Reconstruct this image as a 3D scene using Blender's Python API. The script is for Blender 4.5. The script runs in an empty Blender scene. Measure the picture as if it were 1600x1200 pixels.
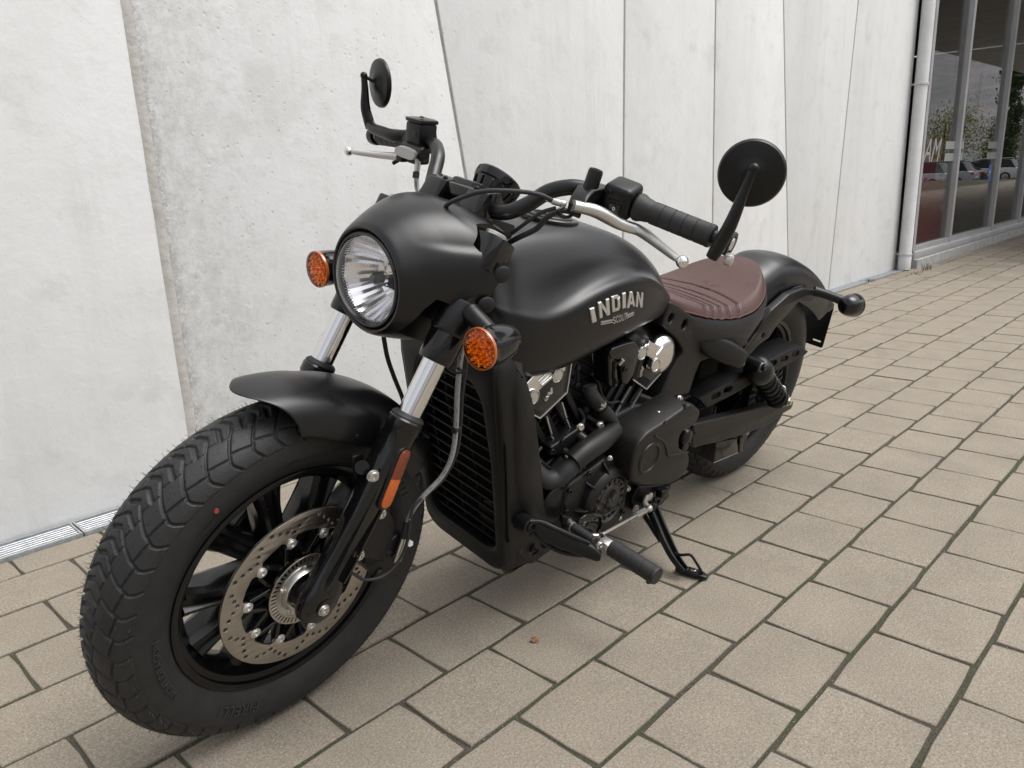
import bpy, bmesh, math, random
import numpy as np
from mathutils import Vector, Matrix
random.seed(7)
SC = bpy.context.scene
COL = SC.collection
R = math.radians
# ---------------------------------------------------------------- camera
CAM_R = ((0.69708, -0.71599, -0.03772), (0.21318, 0.15656, 0.96439), (0.68459, 0.68030, -0.26177))
cam = bpy.data.cameras.new('camera')
cam.sensor_width = 36.0
cam.lens = 1202.564 / 1600 * 36
cam.clip_start = 0.05
cam.clip_end = 5000
co = bpy.data.objects.new('camera', cam)
COL.objects.link(co)
CR, CU, CF = CAM_R
co.matrix_world = Matrix(((CR[0], CU[0], -CF[0], 0), (CR[1], CU[1], -CF[1], 0), (CR[2], CU[2], -CF[2], 0.957), (0, 0, 0, 1)))
SC.camera = co
SC.view_settings.view_transform = 'Standard'
SC.view_settings.look = 'None'
SC.view_settings.gamma = 1
SC.view_settings.use_curve_mapping = False
SC.view_settings.exposure = 0.62
# ---------------------------------------------------------------- overcast daylight
wd = bpy.data.worlds.new('World')
SC.world = wd
wd.use_nodes = True
nt = wd.node_tree
bg = nt.nodes['Background']
sky = nt.nodes.new('ShaderNodeTexSky')
sky.sky_type = 'NISHITA'
sky.sun_disc = False
SUN_EL, SUN_AZ = R(64), R(144)      # azimuth measured clockwise from +Y
sky.sun_elevation = SUN_EL
sky.sun_rotation = SUN_AZ
sky.air_density = 1.0
sky.dust_density = 6.0
sky.ozone_density = 1.0
hs = nt.nodes.new('ShaderNodeHueSaturation')
hs.inputs['Saturation'].default_value = 0.20
nt.links.new(sky.outputs[0], hs.inputs['Color'])
nt.links.new(hs.outputs[0], bg.inputs['Color'])
bg.inputs['Strength'].default_value = 0.15
sl = bpy.data.lights.new('sun', 'SUN')
sl.energy = .75
sl.angle = R(52)
sl.color = (1.0, 0.985, 0.96)
so = bpy.data.objects.new('sun', sl)
COL.objects.link(so)
sdir = Vector((math.sin(SUN_AZ) * math.cos(SUN_EL), math.cos(SUN_AZ) * math.cos(SUN_EL), math.sin(SUN_EL)))
so.rotation_euler = (-sdir).to_track_quat('-Z', 'Y').to_euler()
so.location = (0, -6, 8)

# ---------------------------------------------------------------- materials
MATS = {}
def mat(name, col, rough=.5, metal=0., bump=None, var=None, coat=0., spec=None, aniso=0., trans=0., ior=None, emit=None, rvar=None, sheen=0.):
    """bump/var = (scale, strength) ; object-space noise"""
    m = bpy.data.materials.new(name); m.use_nodes = True
    n = m.node_tree; b = n.nodes['Principled BSDF']
    b.inputs['Base Color'].default_value = (*col, 1)
    b.inputs['Roughness'].default_value = rough
    b.inputs['Metallic'].default_value = metal
    if coat: b.inputs['Coat Weight'].default_value = coat; b.inputs['Coat Roughness'].default_value = .06
    if spec is not None: b.inputs['Specular IOR Level'].default_value = spec
    if trans: b.inputs['Transmission Weight'].default_value = trans
    if ior: b.inputs['IOR'].default_value = ior
    if emit: b.inputs['Emission Color'].default_value = (*emit[0], 1); b.inputs['Emission Strength'].default_value = emit[1]
    tc = n.nodes.new('ShaderNodeTexCoord')
    def noise(sc, det=4, ro=.6):
        t = n.nodes.new('ShaderNodeTexNoise'); t.inputs['Scale'].default_value = sc
        t.inputs['Detail'].default_value = det; t.inputs['Roughness'].default_value = ro
        n.links.new(tc.outputs['Object'], t.inputs['Vector']); return t
    if bump:
        t = noise(bump[0]); bp = n.nodes.new('ShaderNodeBump')
        bp.inputs['Strength'].default_value = bump[1]; bp.inputs['Distance'].default_value = .002
        n.links.new(t.outputs[0], bp.inputs['Height']); n.links.new(bp.outputs[0], b.inputs['Normal'])
    if var:
        t = noise(var[0]); cr = n.nodes.new('ShaderNodeMapRange')
        cr.inputs['From Min'].default_value = .3; cr.inputs['From Max'].default_value = .7
        cr.inputs['To Min'].default_value = 1 - var[1]; cr.inputs['To Max'].default_value = 1 + var[1]
        mx = n.nodes.new('ShaderNodeVectorMath'); mx.operation = 'SCALE'
        mx.inputs[0].default_value = col
        n.links.new(t.outputs[0], cr.inputs[0]); n.links.new(cr.outputs[0], mx.inputs['Scale'])
        n.links.new(mx.outputs[0], b.inputs['Base Color'])
    if rvar:
        t = noise(rvar[0], 6); cr = n.nodes.new('ShaderNodeMapRange')
        cr.inputs['From Min'].default_value = .3; cr.inputs['From Max'].default_value = .7
        cr.inputs['To Min'].default_value = rough - rvar[1]; cr.inputs['To Max'].default_value = rough + rvar[1]
        n.links.new(t.outputs[0], cr.inputs[0]); n.links.new(cr.outputs[0], b.inputs['Roughness'])
    MATS[name] = m
    return m
satin = mat('satin_black_paint', (.0038, .0040, .0048), .31, spec=.48, rvar=(9, .018), bump=(1400, .012))
gloss = mat('gloss_black_paint', (.0045, .0045, .005), .13, coat=.12, spec=.45, rvar=(9, .04))
dark = mat('matt_black_metal', (.0055, .0055, .006), .34, spec=.34, bump=(500, .10), rvar=(20, .06))
plastic = mat('black_plastic', (.0085, .0085, .0085), .5, spec=.28, bump=(700, .12), rvar=(14, .07))
cast_ = mat('black_cast_cover', (.0105, .0100, .0095), .44, spec=.34, bump=(650, .14), rvar=(12, .05))
voidm = mat('void_black', (.002, .002, .002), .7, spec=.1, bump=(200, .2))  # near-black stands in for shade in gaps, slots and engine voids
rubber = mat('tyre_rubber', (.0155, .0155, .016), .55, spec=.42, bump=(420, .35), var=(30, .22), rvar=(8, .1))
rubtext = mat('tyre_lettering', (.025, .025, .026), .42)
rub2 = mat('soft_black_rubber', (.016, .016, .017), .6, bump=(300, .1))
chrome = mat('chrome', (.78, .78, .79), .07, 1.0, rvar=(30, .03))
polish = mat('polished_aluminium', (.78, .77, .75), .20, 1.0, rvar=(40, .06))
alu = mat('brushed_aluminium', (.56, .55, .53), .30, 1.0, rvar=(60, .08))
satalu = mat('satin_aluminium', (.62, .61, .59), .36, .85)
boltm = mat('zinc_bolt', (.62, .61, .58), .27, 1.0, rvar=(200, .1))
goldb = mat('brass_zinc_nut', (.60, .58, .46), .3, 1.0)
discm = mat('brake_disc_steel', (.42, .39, .355), .36, 1.0, rvar=(40, .06), var=(12, .10))
discin = mat('brake_disc_raw_edge', (.52, .49, .45), .34, 1.0)
leather = mat('brown_leather', (.066, .031, .026), .42, spec=.33, bump=(260, .30), var=(16, .10))
stitch = mat('dark_stitching', (.02, .012, .012), .7)
vinyl = mat('black_seat_vinyl', (.014, .014, .015), .46, bump=(420, .2))
wheelm = mat('wheel_black_paint', (.0045, .0045, .005), .24, spec=.36, rvar=(20, .05))
redm = mat('red_paint_dot', (.20, .028, .02), .6, var=(500, .5))
whitem = mat('white_print', (.75, .75, .74), .5)
hosew = mat('grey_printed_hose', (.25, .25, .245), .35)
hosepr = mat('black_hose_print', (.012, .012, .012), .5)
reflo = mat('amber_reflector', (.62, .12, .008), .3, coat=.6, bump=(900, 1.), var=(700, .5))
refld = mat('amber_reflector_dimmed', (.22, .035, .006), .3, coat=.6, bump=(900, 1.), var=(700, .4))  # darker copy: weaker light return of the upper prisms put into the colour
def glassy(name, col, rough=0., ior=1.45, mixt=None):
    m = bpy.data.materials.new(name); m.use_nodes = True
    b = m.node_tree.nodes['Principled BSDF']
    b.inputs['Base Color'].default_value = (*col, 1); b.inputs['Roughness'].default_value = rough
    b.inputs['Transmission Weight'].default_value = 1; b.inputs['IOR'].default_value = ior
    MATS[name] = m; return m
def thin_glass(name, tint, f0, gain=1.):
    """thin sheet: transparent + mirror, Schlick reflectance from the facing angle (same from both sides)"""
    m = bpy.data.materials.new(name); m.use_nodes = True; n = m.node_tree
    n.nodes.clear(); out = n.nodes.new('ShaderNodeOutputMaterial')
    tr = n.nodes.new('ShaderNodeBsdfTransparent'); tr.inputs[0].default_value = (*tint, 1)
    gl = n.nodes.new('ShaderNodeBsdfGlossy'); gl.inputs['Roughness'].default_value = 0.0
    lw = n.nodes.new('ShaderNodeLayerWeight')
    def M(op, a, b, clamp=False):
        o = n.nodes.new('ShaderNodeMath'); o.operation = op; o.use_clamp = clamp
        for i, v in enumerate((a, b)):
            if isinstance(v, (int, float)): o.inputs[i].default_value = v
            else: n.links.new(v, o.inputs[i])
        return o.outputs[0]
    F = M('MULTIPLY', M('ADD', M('MULTIPLY', M('POWER', lw.outputs['Facing'], 5.), 1 - f0), f0), gain, True)
    mx = n.nodes.new('ShaderNodeMixShader')
    n.links.new(F, mx.inputs[0]); n.links.new(tr.outputs[0], mx.inputs[1]); n.links.new(gl.outputs[0], mx.inputs[2])
    n.links.new(mx.outputs[0], out.inputs[0]); MATS[name] = m; return m
lampglass = thin_glass('clear_lamp_glass', (.97, .97, .98), .035)
amber = thin_glass('amber_lens', (1.0, .80, .45), .04)
amberin = mat('amber_lamp_facets', (1.0, .40, .03), .15, .5, coat=1)
# ---------------------------------------------------------------- mesh builders: every builder returns (verts, faces)
def V3(p): return Vector(p)
def link(o, parent):
    COL.objects.link(o)
    if parent is not None: o.parent = parent
def make(name, vf, m, parent=None, mtx=None, ang=35, smooth=True, kind=None, label=None):
    vs, fs = vf[0], vf[1]
    me = bpy.data.meshes.new(name)
    me.from_pydata([tuple(v) for v in vs], [], fs)
    me.validate(verbose=False)
    bm = bmesh.new(); bm.from_mesh(me); bmesh.ops.recalc_face_normals(bm, faces=bm.faces) if len(fs) < 60000 else None
    bm.to_mesh(me); bm.free()
    if smooth:
        me.polygons.foreach_set('use_smooth', [True] * len(me.polygons))
        me.set_sharp_from_angle(angle=R(ang))
    me.materials.append(m)
    o = bpy.data.objects.new(name, me)
    link(o, parent)
    if mtx is not None: o.matrix_local = mtx
    if kind: o['kind'] = kind
    if label: o['label'] = label
    return o
def J(*l):
    V, F = [], []
    for vf in l:
        k = len(V); V += [tuple(v) for v in vf[0]]; F += [tuple(i + k for i in f) for f in vf[1]]
    return V, F
def tf(vf, M): return [tuple(M @ Vector(v)) for v in vf[0]], vf[1]
def mir(vf): return [(v[0], -v[1], v[2]) for v in vf[0]], [tuple(reversed(f)) for f in vf[1]]
def box(c, s, M=None):
    x, y, z = s[0] / 2, s[1] / 2, s[2] / 2
    vs = [Vector((a, b, d)) for a in (-x, x) for b in (-y, y) for d in (-z, z)]
    fs = [(0, 1, 3, 2), (4, 6, 7, 5), (0, 4, 5, 1), (2, 3, 7, 6), (0, 2, 6, 4), (1, 5, 7, 3)]
    if M is not None: vs = [M @ v for v in vs]
    return [tuple(v + Vector(c)) for v in vs], fs
def bev(vf, w, seg=2, ang=30):
    me = bpy.data.meshes.new('t'); me.from_pydata([tuple(v) for v in vf[0]], [], vf[1])
    bm = bmesh.new(); bm.from_mesh(me); bpy.data.meshes.remove(me)
    bmesh.ops.recalc_face_normals(bm, faces=bm.faces)
    es = [e for e in bm.edges if len(e.link_faces) == 2 and e.calc_face_angle(0) > R(ang)]
    bmesh.ops.bevel(bm, geom=es, offset=w, segments=seg, affect='EDGES', profile=.5, clamp_overlap=True)
    bm.verts.ensure_lookup_table()
    r = ([tuple(v.co) for v in bm.verts], [tuple(v.index for v in f.verts) for f in bm.faces])
    bm.free(); return r
def sub(vf, n=1):
    me = bpy.data.meshes.new('t'); me.from_pydata([tuple(v) for v in vf[0]], [], vf[1])
    o = bpy.data.objects.new('t', me); COL.objects.link(o)
    md = o.modifiers.new('s', 'SUBSURF'); md.levels = n; md.render_levels = n
    dg = bpy.context.evaluated_depsgraph_get(); ev = o.evaluated_get(dg); m2 = ev.to_mesh()
    r = ([tuple(v.co) for v in m2.vertices], [tuple(p.vertices) for p in m2.polygons])
    ev.to_mesh_clear(); bpy.data.objects.remove(o); bpy.data.meshes.remove(me)
    return r
def spl(pts, k=6, closed=False):
    P = [Vector(p) for p in pts]; n = len(P); out = []
    rng = n if closed else n - 1
    for i in range(rng):
        p0 = P[(i - 1) % n] if closed or i > 0 else P[0] * 2 - P[1]
        p1 = P[i]; p2 = P[(i + 1) % n]
        p3 = P[(i + 2) % n] if closed or i + 2 < n else P[-1] * 2 - P[-2]
        for j in range(k):
            t = j / k
            out.append(.5 * ((2 * p1) + (p2 - p0) * t + (2 * p0 - 5 * p1 + 4 * p2 - p3) * t * t + (3 * p1 - p0 - 3 * p2 + p3) * t ** 3))
    if not closed: out.append(P[-1])
    return out
def frames(P, closed=False):
    n = len(P); T = []
    for i in range(n):
        a = P[(i - 1) % n] if closed or i > 0 else P[0]; b = P[(i + 1) % n] if closed or i < n - 1 else P[-1]
        t = (b - a); T.append(t.normalized() if t.length > 1e-9 else Vector((1, 0, 0)))
    u = T[0].orthogonal().normalized(); out = []
    for i in range(n):
        u = (u - T[i] * u.dot(T[i])).normalized(); out.append((T[i], u, T[i].cross(u)))
    return out
def tube(pts, r, n=14, caps=True, closed=False, flat=None):
    P = [Vector(p) for p in pts]; fr = frames(P, closed); V, F = [], []
    for i, p in enumerate(P):
        rr = r[i] if isinstance(r, (list, tuple)) else r
        for j in range(n):
            a = 2 * math.pi * j / n
            V.append(p + fr[i][1] * rr * math.cos(a) + fr[i][2] * rr * math.sin(a))
    m = len(P)
    for i in range(m if closed else m - 1):
        k = (i + 1) % m
        for j in range(n): F.append((i * n + j, i * n + (j + 1) % n, k * n + (j + 1) % n, k * n + j))
    if caps and not closed: F.append(tuple(range(n - 1, -1, -1))); F.append(tuple((m - 1) * n + j for j in range(n)))
    return V, F
def ctube(pts, r, k=6, n=14, **kw):
    P = spl(pts, k)
    if isinstance(r, (list, tuple)):
        rr = []
        for i in range(len(r) - 1):
            for j in range(k): rr.append(r[i] + (r[i + 1] - r[i]) * j / k)
        rr.append(r[-1]); r = rr
    return tube(P, r, n, **kw)
def lathe(prof, org, ax=(0, 1, 0), n=40, a0=0., a1=2 * math.pi, ref=None):
    """prof: list of (radius, along); closed revolve round axis through org"""
    ax = Vector(ax).normalized(); u = Vector(ref) if ref else ax.orthogonal()
    u = (u - ax * u.dot(ax)).normalized(); w = ax.cross(u); o = Vector(org)
    full = abs(a1 - a0 - 2 * math.pi) < 1e-6; m = n if full else n + 1; V, F = [], []
    for i in range(m):
        a = a0 + (a1 - a0) * i / n; d = u * math.cos(a) + w * math.sin(a)
        for r_, h_ in prof: V.append(o + d * r_ + ax * h_)
    k = len(prof)
    for i in range(n):
        j = (i + 1) % m
        for q in range(k - 1):
            if prof[q][0] < 1e-7 and prof[q + 1][0] < 1e-7: continue
            F.append((i * k + q, i * k + q + 1, j * k + q + 1, j * k + q))
    me = bpy.data.meshes.new('t'); me.from_pydata([tuple(v) for v in V], [], F)
    bm = bmesh.new(); bm.from_mesh(me); bmesh.ops.remove_doubles(bm, verts=bm.verts, dist=1e-6)
    bmesh.ops.dissolve_degenerate(bm, edges=bm.edges, dist=1e-7)
    r = ([tuple(v.co) for v in bm.verts], [tuple(v.index for v in f.verts) for f in bm.faces])
    bm.free(); bpy.data.meshes.remove(me); return r
def cyl(p, q, r, n=20, c=.0):
    p = Vector(p); q = Vector(q); L = (q - p).length
    if c: return lathe([(0, 0), (r - c, 0), (r, c), (r, L - c), (r - c, L), (0, L)], p, q - p, n)
    return lathe([(0, 0), (r, 0), (r, L), (0, L)], p, q - p, n)
def ring_(p, ax, ro, ri, h, n=32):
    c = min(.0008, h / 4)
    return lathe([(ri, 0), (ro - c, 0), (ro, c), (ro, h - c), (ro - c, h), (ri + c, h), (ri, h - c), (ri, 0)], p, ax, n)
def loft(rings, closed=True, caps=True):
    V, F = [], []; n = len(rings[0]); m = len(rings)
    for r_ in rings: V += [tuple(p) for p in r_]
    for i in range(m - 1):
        for j in range(n if closed else n - 1):
            k = (j + 1) % n
            F.append((i * n + j, i * n + k, (i + 1) * n + k, (i + 1) * n + j))
    if caps and closed: F.append(tuple(range(n - 1, -1, -1))); F.append(tuple((m - 1) * n + j for j in range(n)))
    return V, F
def sph(c, r, n=14, s=(1, 1, 1)):
    V, F = lathe([(r * math.sin(math.pi * i / n), -r * math.cos(math.pi * i / n)) for i in range(n + 1)], (0, 0, 0), (0, 0, 1), n * 2)
    return [(c[0] + v[0] * s[0], c[1] + v[1] * s[1], c[2] + v[2] * s[2]) for v in V], F
def rpoly(pts, r, seg=4):
    """round the corners of a 2D polygon"""
    out = []; n = len(pts)
    for i in range(n):
        p = Vector(pts[i][:2]); a = Vector(pts[i - 1][:2]); b = Vector(pts[(i + 1) % n][:2])
        rr = pts[i][2] if len(pts[i]) > 2 else r
        da, db = (a - p), (b - p); l = min(rr, da.length * .49, db.length * .49)
        if l < 1e-5: out.append(tuple(p)); continue
        s = p + da.normalized() * l; e = p + db.normalized() * l
        for k in range(seg + 1):
            t = k / seg; out.append(tuple(s * (1 - t) ** 2 + p * 2 * t * (1 - t) + e * t * t))
    return out
def plate(outer, holes, h, bevel=.001, bres=1):
    """2D outline with holes extruded 0..h (local x,y -> z)"""
    cu = bpy.data.curves.new('t', 'CURVE'); cu.dimensions = '2D'; cu.fill_mode = 'BOTH'
    bevel = min(bevel, h * .45)
    cu.extrude = h / 2 - bevel; cu.bevel_depth = bevel; cu.bevel_resolution = bres; cu.offset = -bevel
    for k, poly in enumerate([outer] + list(holes)):
        s = cu.splines.new('POLY'); s.points.add(len(poly) - 1); s.use_cyclic_u = True
        for i, p in enumerate(poly): s.points[i].co = (p[0], p[1], 0, 1)
    o = bpy.data.objects.new('t', cu); COL.objects.link(o)
    dg = bpy.context.evaluated_depsgraph_get(); me = o.evaluated_get(dg).to_mesh()
    bm = bmesh.new(); bm.from_mesh(me); bmesh.ops.remove_doubles(bm, verts=bm.verts, dist=1e-6)
    r = ([(v.co.x, v.co.y, v.co.z + h / 2) for v in bm.verts], [tuple(v.index for v in f.verts) for f in bm.faces])
    bm.free(); o.evaluated_get(dg).to_mesh_clear(); bpy.data.objects.remove(o); bpy.data.curves.remove(cu)
    return r
def XZ(vf, y0, s=1):
    """plate local (x,y,z) -> bike (x, y0 + s*z, y)"""
    return [(v[0], y0 + s * v[2], v[1]) for v in vf[0]], vf[1]
def slab(poly, y0, y1, r=.004, bevel=.002, holes=(), bres=2):
    """side plate: outline in (x,z), between lateral y0 and y1"""
    return XZ(plate(rpoly(poly, r), holes, abs(y1 - y0), bevel, bres), min(y0, y1))
def circ(cx, cy, r, n=16, a0=0.): return [(cx + r * math.cos(a0 + 2 * math.pi * i / n), cy + r * math.sin(a0 + 2 * math.pi * i / n)) for i in range(n)]
def slot(cx, cy, L, w, a, n=6):
    ca, sa = math.cos(a), math.sin(a); out = []
    for s, st in ((1, -90), (-1, 90)):
        for i in range(n + 1):
            t = R(st + 180 * i / n); x = s * (L / 2 - w / 2) + w / 2 * math.cos(t); y = w / 2 * math.sin(t)
            out.append((cx + x * ca - y * sa, cy + x * sa + y * ca))
    return out
def text(s, size, h=.001, bevel=0., font_scale=(1, 1), shear=0., space=1., res=3):
    cu = bpy.data.curves.new('t', 'FONT'); cu.body = s; cu.size = size; cu.extrude = h / 2; cu.bevel_depth = bevel
    cu.align_x = 'CENTER'; cu.align_y = 'CENTER'; cu.shear = shear; cu.space_character = space; cu.resolution_u = res
    o = bpy.data.objects.new('t', cu); COL.objects.link(o)
    dg = bpy.context.evaluated_depsgraph_get(); me = o.evaluated_get(dg).to_mesh()
    r = ([(v.co.x * font_scale[0], v.co.y * font_scale[1], v.co.z + h / 2) for v in me.vertices], [tuple(p.vertices) for p in me.polygons])
    o.evaluated_get(dg).to_mesh_clear(); bpy.data.objects.remove(o); bpy.data.curves.remove(cu)
    return r
def basis(o, x, y, z):
    M = Matrix.Identity(4)
    for i, a in enumerate((x, y, z)):
        for k in range(3): M[k][i] = a[k]
    for k in range(3): M[k][3] = o[k]
    return M
def aim(o, z, up=(0, 0, 1)):
    z = Vector(z).normalized(); x = Vector(up).cross(z)
    if x.length < 1e-4: x = Vector((1, 0, 0))
    x.normalize(); return basis(o, x, z.cross(x), z)

# ---------------------------------------------------------------- node shorthand for the setting's surfaces
class NB:
    def __init__(s, name):
        s.m = bpy.data.materials.new(name); s.m.use_nodes = True; s.n = s.m.node_tree; s.b = s.n.nodes['Principled BSDF']
        s.pos = s.n.nodes.new('ShaderNodeNewGeometry').outputs['Position']
    def node(s, t, **k):
        o = s.n.nodes.new(t)
        for a, v in k.items(): setattr(o, a, v)
        return o
    def ln(s, a, b): s.n.links.new(a, b)
    def scale(s, v):
        o = s.node('ShaderNodeVectorMath', operation='MULTIPLY'); s.ln(s.pos, o.inputs[0]); o.inputs[1].default_value = v; return o.outputs[0]
    def noise(s, sc, det=4, ro=.6, vec=None, dist=0.):
        o = s.node('ShaderNodeTexNoise'); o.inputs['Scale'].default_value = sc; o.inputs['Detail'].default_value = det
        o.inputs['Roughness'].default_value = ro; o.inputs['Distortion'].default_value = dist; s.ln(vec or s.pos, o.inputs['Vector']); return o.outputs[0]
    def vor(s, sc, vec=None, out='Distance'):
        o = s.node('ShaderNodeTexVoronoi'); o.inputs['Scale'].default_value = sc; s.ln(vec or s.pos, o.inputs['Vector']); return o.outputs[out]
    def mr(s, x, a, b, c=0., d=1.):
        o = s.node('ShaderNodeMapRange'); s.ln(x, o.inputs[0])
        for i, v in enumerate((a, b, c, d)): o.inputs[i + 1].default_value = v
        return o.outputs[0]
    def mt(s, op, a, b=None):
        o = s.node('ShaderNodeMath', operation=op)
        for i, v in enumerate((a, b)):
            if v is None: continue
            if isinstance(v, (int, float)): o.inputs[i].default_value = v
            else: s.ln(v, o.inputs[i])
        return o.outputs[0]
    def mix(s, f, a, b, mode='MIX'):
        o = s.node('ShaderNodeMix', data_type='RGBA', blend_type=mode)
        if isinstance(f, (int, float)): o.inputs[0].default_value = f
        else: s.ln(f, o.inputs[0])
        for i, v in ((6, a), (7, b)):
            if isinstance(v, tuple): o.inputs[i].default_value = (*v, 1)
            else: s.ln(v, o.inputs[i])
        return o.outputs[2]
    def sep(s, v=None):
        o = s.node('ShaderNodeSeparateXYZ'); s.ln(v or s.pos, o.inputs[0]); return o.outputs
    def fin(s, col=None, rough=None, h=None, dist=.002, st=1.):
        if col is not None:
            if isinstance(col, tuple): s.b.inputs['Base Color'].default_value = (*col, 1)
            else: s.ln(col, s.b.inputs['Base Color'])
        if rough is not None:
            if isinstance(rough, float): s.b.inputs['Roughness'].default_value = rough
            else: s.ln(rough, s.b.inputs['Roughness'])
        if h is not None:
            o = s.node('ShaderNodeBump'); o.inputs['Distance'].default_value = dist; o.inputs['Strength'].default_value = st
            s.ln(h, o.inputs['Height']); s.ln(o.outputs[0], s.b.inputs['Normal'])
        return s.m
# paving stone
k = NB('paver_concrete')
isl = k.n.nodes['Geometry'].outputs['Random Per Island'] if 'Geometry' in k.n.nodes else k.node('ShaderNodeNewGeometry').outputs['Random Per Island']
tone = k.mr(isl, 0, 1, .84, 1.12)
grain = k.mt('MULTIPLY', k.mr(k.noise(230, 2, .6), .30, .70, .62, 1.36), k.mr(k.noise(520, 2, .6), .30, .70, .72, 1.28))
blot = k.mr(k.noise(5.5, 5, .65), .3, .7, .86, 1.12)
fac = k.mt('MULTIPLY', k.mt('MULTIPLY', tone, grain), blot)
sc_ = k.node('ShaderNodeVectorMath', operation='SCALE'); sc_.inputs[0].default_value = (.232, .200, .156); k.ln(fac, sc_.inputs['Scale'])
hue = k.mix(k.mr(isl, 0, 1, 0, .35), sc_.outputs[0], (.222, .196, .160), 'MIX')
spk = k.mr(k.vor(230), .0, .30, 1, 0)
wh = k.mt('MULTIPLY', spk, k.mr(k.noise(160, 2), .56, .66))
c2 = k.mix(k.mt('MULTIPLY', wh, .8), hue, (.74, .70, .62))
dk = k.mt('MULTIPLY', k.mr(k.vor(150), .0, .22, 1, 0), k.mr(k.noise(95, 2), .58, .68))
c3 = k.mix(k.mt('MULTIPLY', dk, .8), c2, (.05, .042, .034))
stn = k.mr(k.noise(2.1, 7, .75, dist=.8), .54, .72, 0, .50)
c4 = k.mix(stn, c3, (.165, .143, .112)); scr = k.mt('MULTIPLY', k.mr(k.noise(6, 8, .8, k.scale((1, .25, 1)), 1.5), .62, .66, 0, .35), k.mr(k.noise(1.3, 2), .5, .6)); c4 = k.mix(scr, c4, (.40, .36, .30))
paverm = k.fin(c4, .86, k.mt('ADD', k.noise(520, 3, .7), k.mt('MULTIPLY', k.noise(60, 3), .5)), .0016, .8)
k = NB('joint_sand_and_moss')
g = k.mr(k.noise(3.5, 5, .7), .42, .58); fn = k.mr(k.noise(260, 3), .3, .7, .5, 1.5)
cm = k.mix(g, (.066, .057, .043), (.050, .054, .028))
sc_ = k.node('ShaderNodeVectorMath', operation='SCALE'); k.ln(cm, sc_.inputs[0]); k.ln(fn, sc_.inputs['Scale'])
jointm = k.fin(sc_.outputs[0], .95, k.noise(300, 4, .7), .004, 1.)
k = NB('moss')
mossm = k.fin(k.mix(k.mr(k.noise(5, 8, .8), .42, .58), (.028, .036, .014), (.066, .064, .038)), .95, k.noise(900, 2), .001, 1.)
k = NB('joint_grit')
gritm = k.fin(k.mix(k.mr(k.noise(200, 1), .45, .55), (.42, .39, .34), (.07, .06, .05)), .9)
PY = lambda i: .096 + .1915 * i
def struct(name, vf, m, **kw): o = make(name, vf, m, **kw); o['kind'] = 'structure'; return o
def quad(x0, y0, x1, y1, z): return [(x0, y0, z), (x1, y0, z), (x1, y1, z), (x0, y1, z)], [(0, 1, 2, 3)]
pavement = struct('pavement', box((17, -2.2, -.2038), (44, 9.06, .40)), jointm)
pvm = []
rg = random.Random(3)
def paver_mesh(w, d, rg, W0=None):
    hx, hy = w / 2, d / 2; loops = []
    pts = []
    for (ax, ay), (bx, by) in (((-1, -1), (1, -1)), ((1, -1), (1, 1)), ((1, 1), (-1, 1)), ((-1, 1), (-1, -1))):
        for t in (.02, .35, .68):
            x = ax + (bx - ax) * t; y = ay + (by - ay) * t
            pts.append((x * hx + rg.uniform(-.0007, .0007), y * hy + rg.uniform(-.0007, .0007)))
    V = []
    for ins, z in ((.0018, 0), (.0003, -.0018), (0, -.013)):
        for x, y in pts: V.append((x - math.copysign(ins, x) * (abs(x) > hx * .9), y - math.copysign(ins, y) * (abs(y) > hy * .9), z))
    n = len(pts); F = [tuple(range(n))]
    for a in range(2):
        for j in range(n): q = (j + 1) % n; F.append((a * n + q, a * n + j, (a + 1) * n + j, (a + 1) * n + q))
    return V, F
cells = []
for r in range(-17, 12):
    y0 = PY(r) + .0043; y1 = min(PY(r + 1), 2.3258) - .0043
    ph = 1.073 + (.1157 if r % 2 == 0 else 0)
    for c in range(-17, 164):
        x0 = ph + .2315 * c + .0031; cells.append((x0 + .11265, (y0 + y1) / 2, .2253, y1 - y0))
def pix(x, y, z=0.):
    d = Vector((x, y, z - .957)); u = d.dot(Vector(CF))
    return (800 + 1202.6 * d.dot(Vector(CR)) / u, 600 - 1202.6 * d.dot(Vector(CU)) / u, u) if u > .15 else None
def seen(c, mg=60):
    ps = [pix(c[0] + a * c[2] / 2, c[1] + b * c[3] / 2) for a in (-1, 1) for b in (-1, 1)]
    return all(ps) and max(p[0] for p in ps) > -mg and min(p[0] for p in ps) < 1600 + mg and max(p[1] for p in ps) > -mg and min(p[1] for p in ps) < 1200 + mg
vis = sorted([c for c in cells if seen(c)], key=lambda c: c[0] ** 2 + c[1] ** 2)
near = set(vis[:300])
for q_ in range(7):
    vf = paver_mesh(.2253, .1829, rg); me = bpy.data.meshes.new('paver'); me.from_pydata(vf[0], [], vf[1]); me.materials.append(paverm); pvm.append(me)
Vn, Fn = [], []
for c in cells:
    full = abs(c[3] - .1829) < .002; z = rg.gauss(0, .0007); rz = rg.gauss(0, .0016); tx, ty = rg.gauss(0, .003), rg.gauss(0, .003)
    M = Matrix.Translation((c[0] + rg.gauss(0, .0006), c[1] + rg.gauss(0, .0005), z)) @ Matrix.Rotation(rz, 4, 'Z') @ Matrix.Rotation(tx, 4, 'X') @ Matrix.Rotation(ty, 4, 'Y')
    if c in near:
        if full: me = rg.choice(pvm)
        else:
            vf = paver_mesh(c[2], c[3], rg); me = bpy.data.meshes.new('paver'); me.from_pydata(vf[0], [], vf[1]); me.materials.append(paverm)
        o = bpy.data.objects.new('paver', me); o.matrix_local = M; link(o, pavement)
    else:
        vf = tf(paver_mesh(c[2], c[3], rg), M); kk = len(Vn); Vn += vf[0]; Fn += [tuple(i + kk for i in f) for f in vf[1]]
me = bpy.data.meshes.new('far_pavers'); me.from_pydata(Vn, [], Fn); me.materials.append(paverm)
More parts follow.
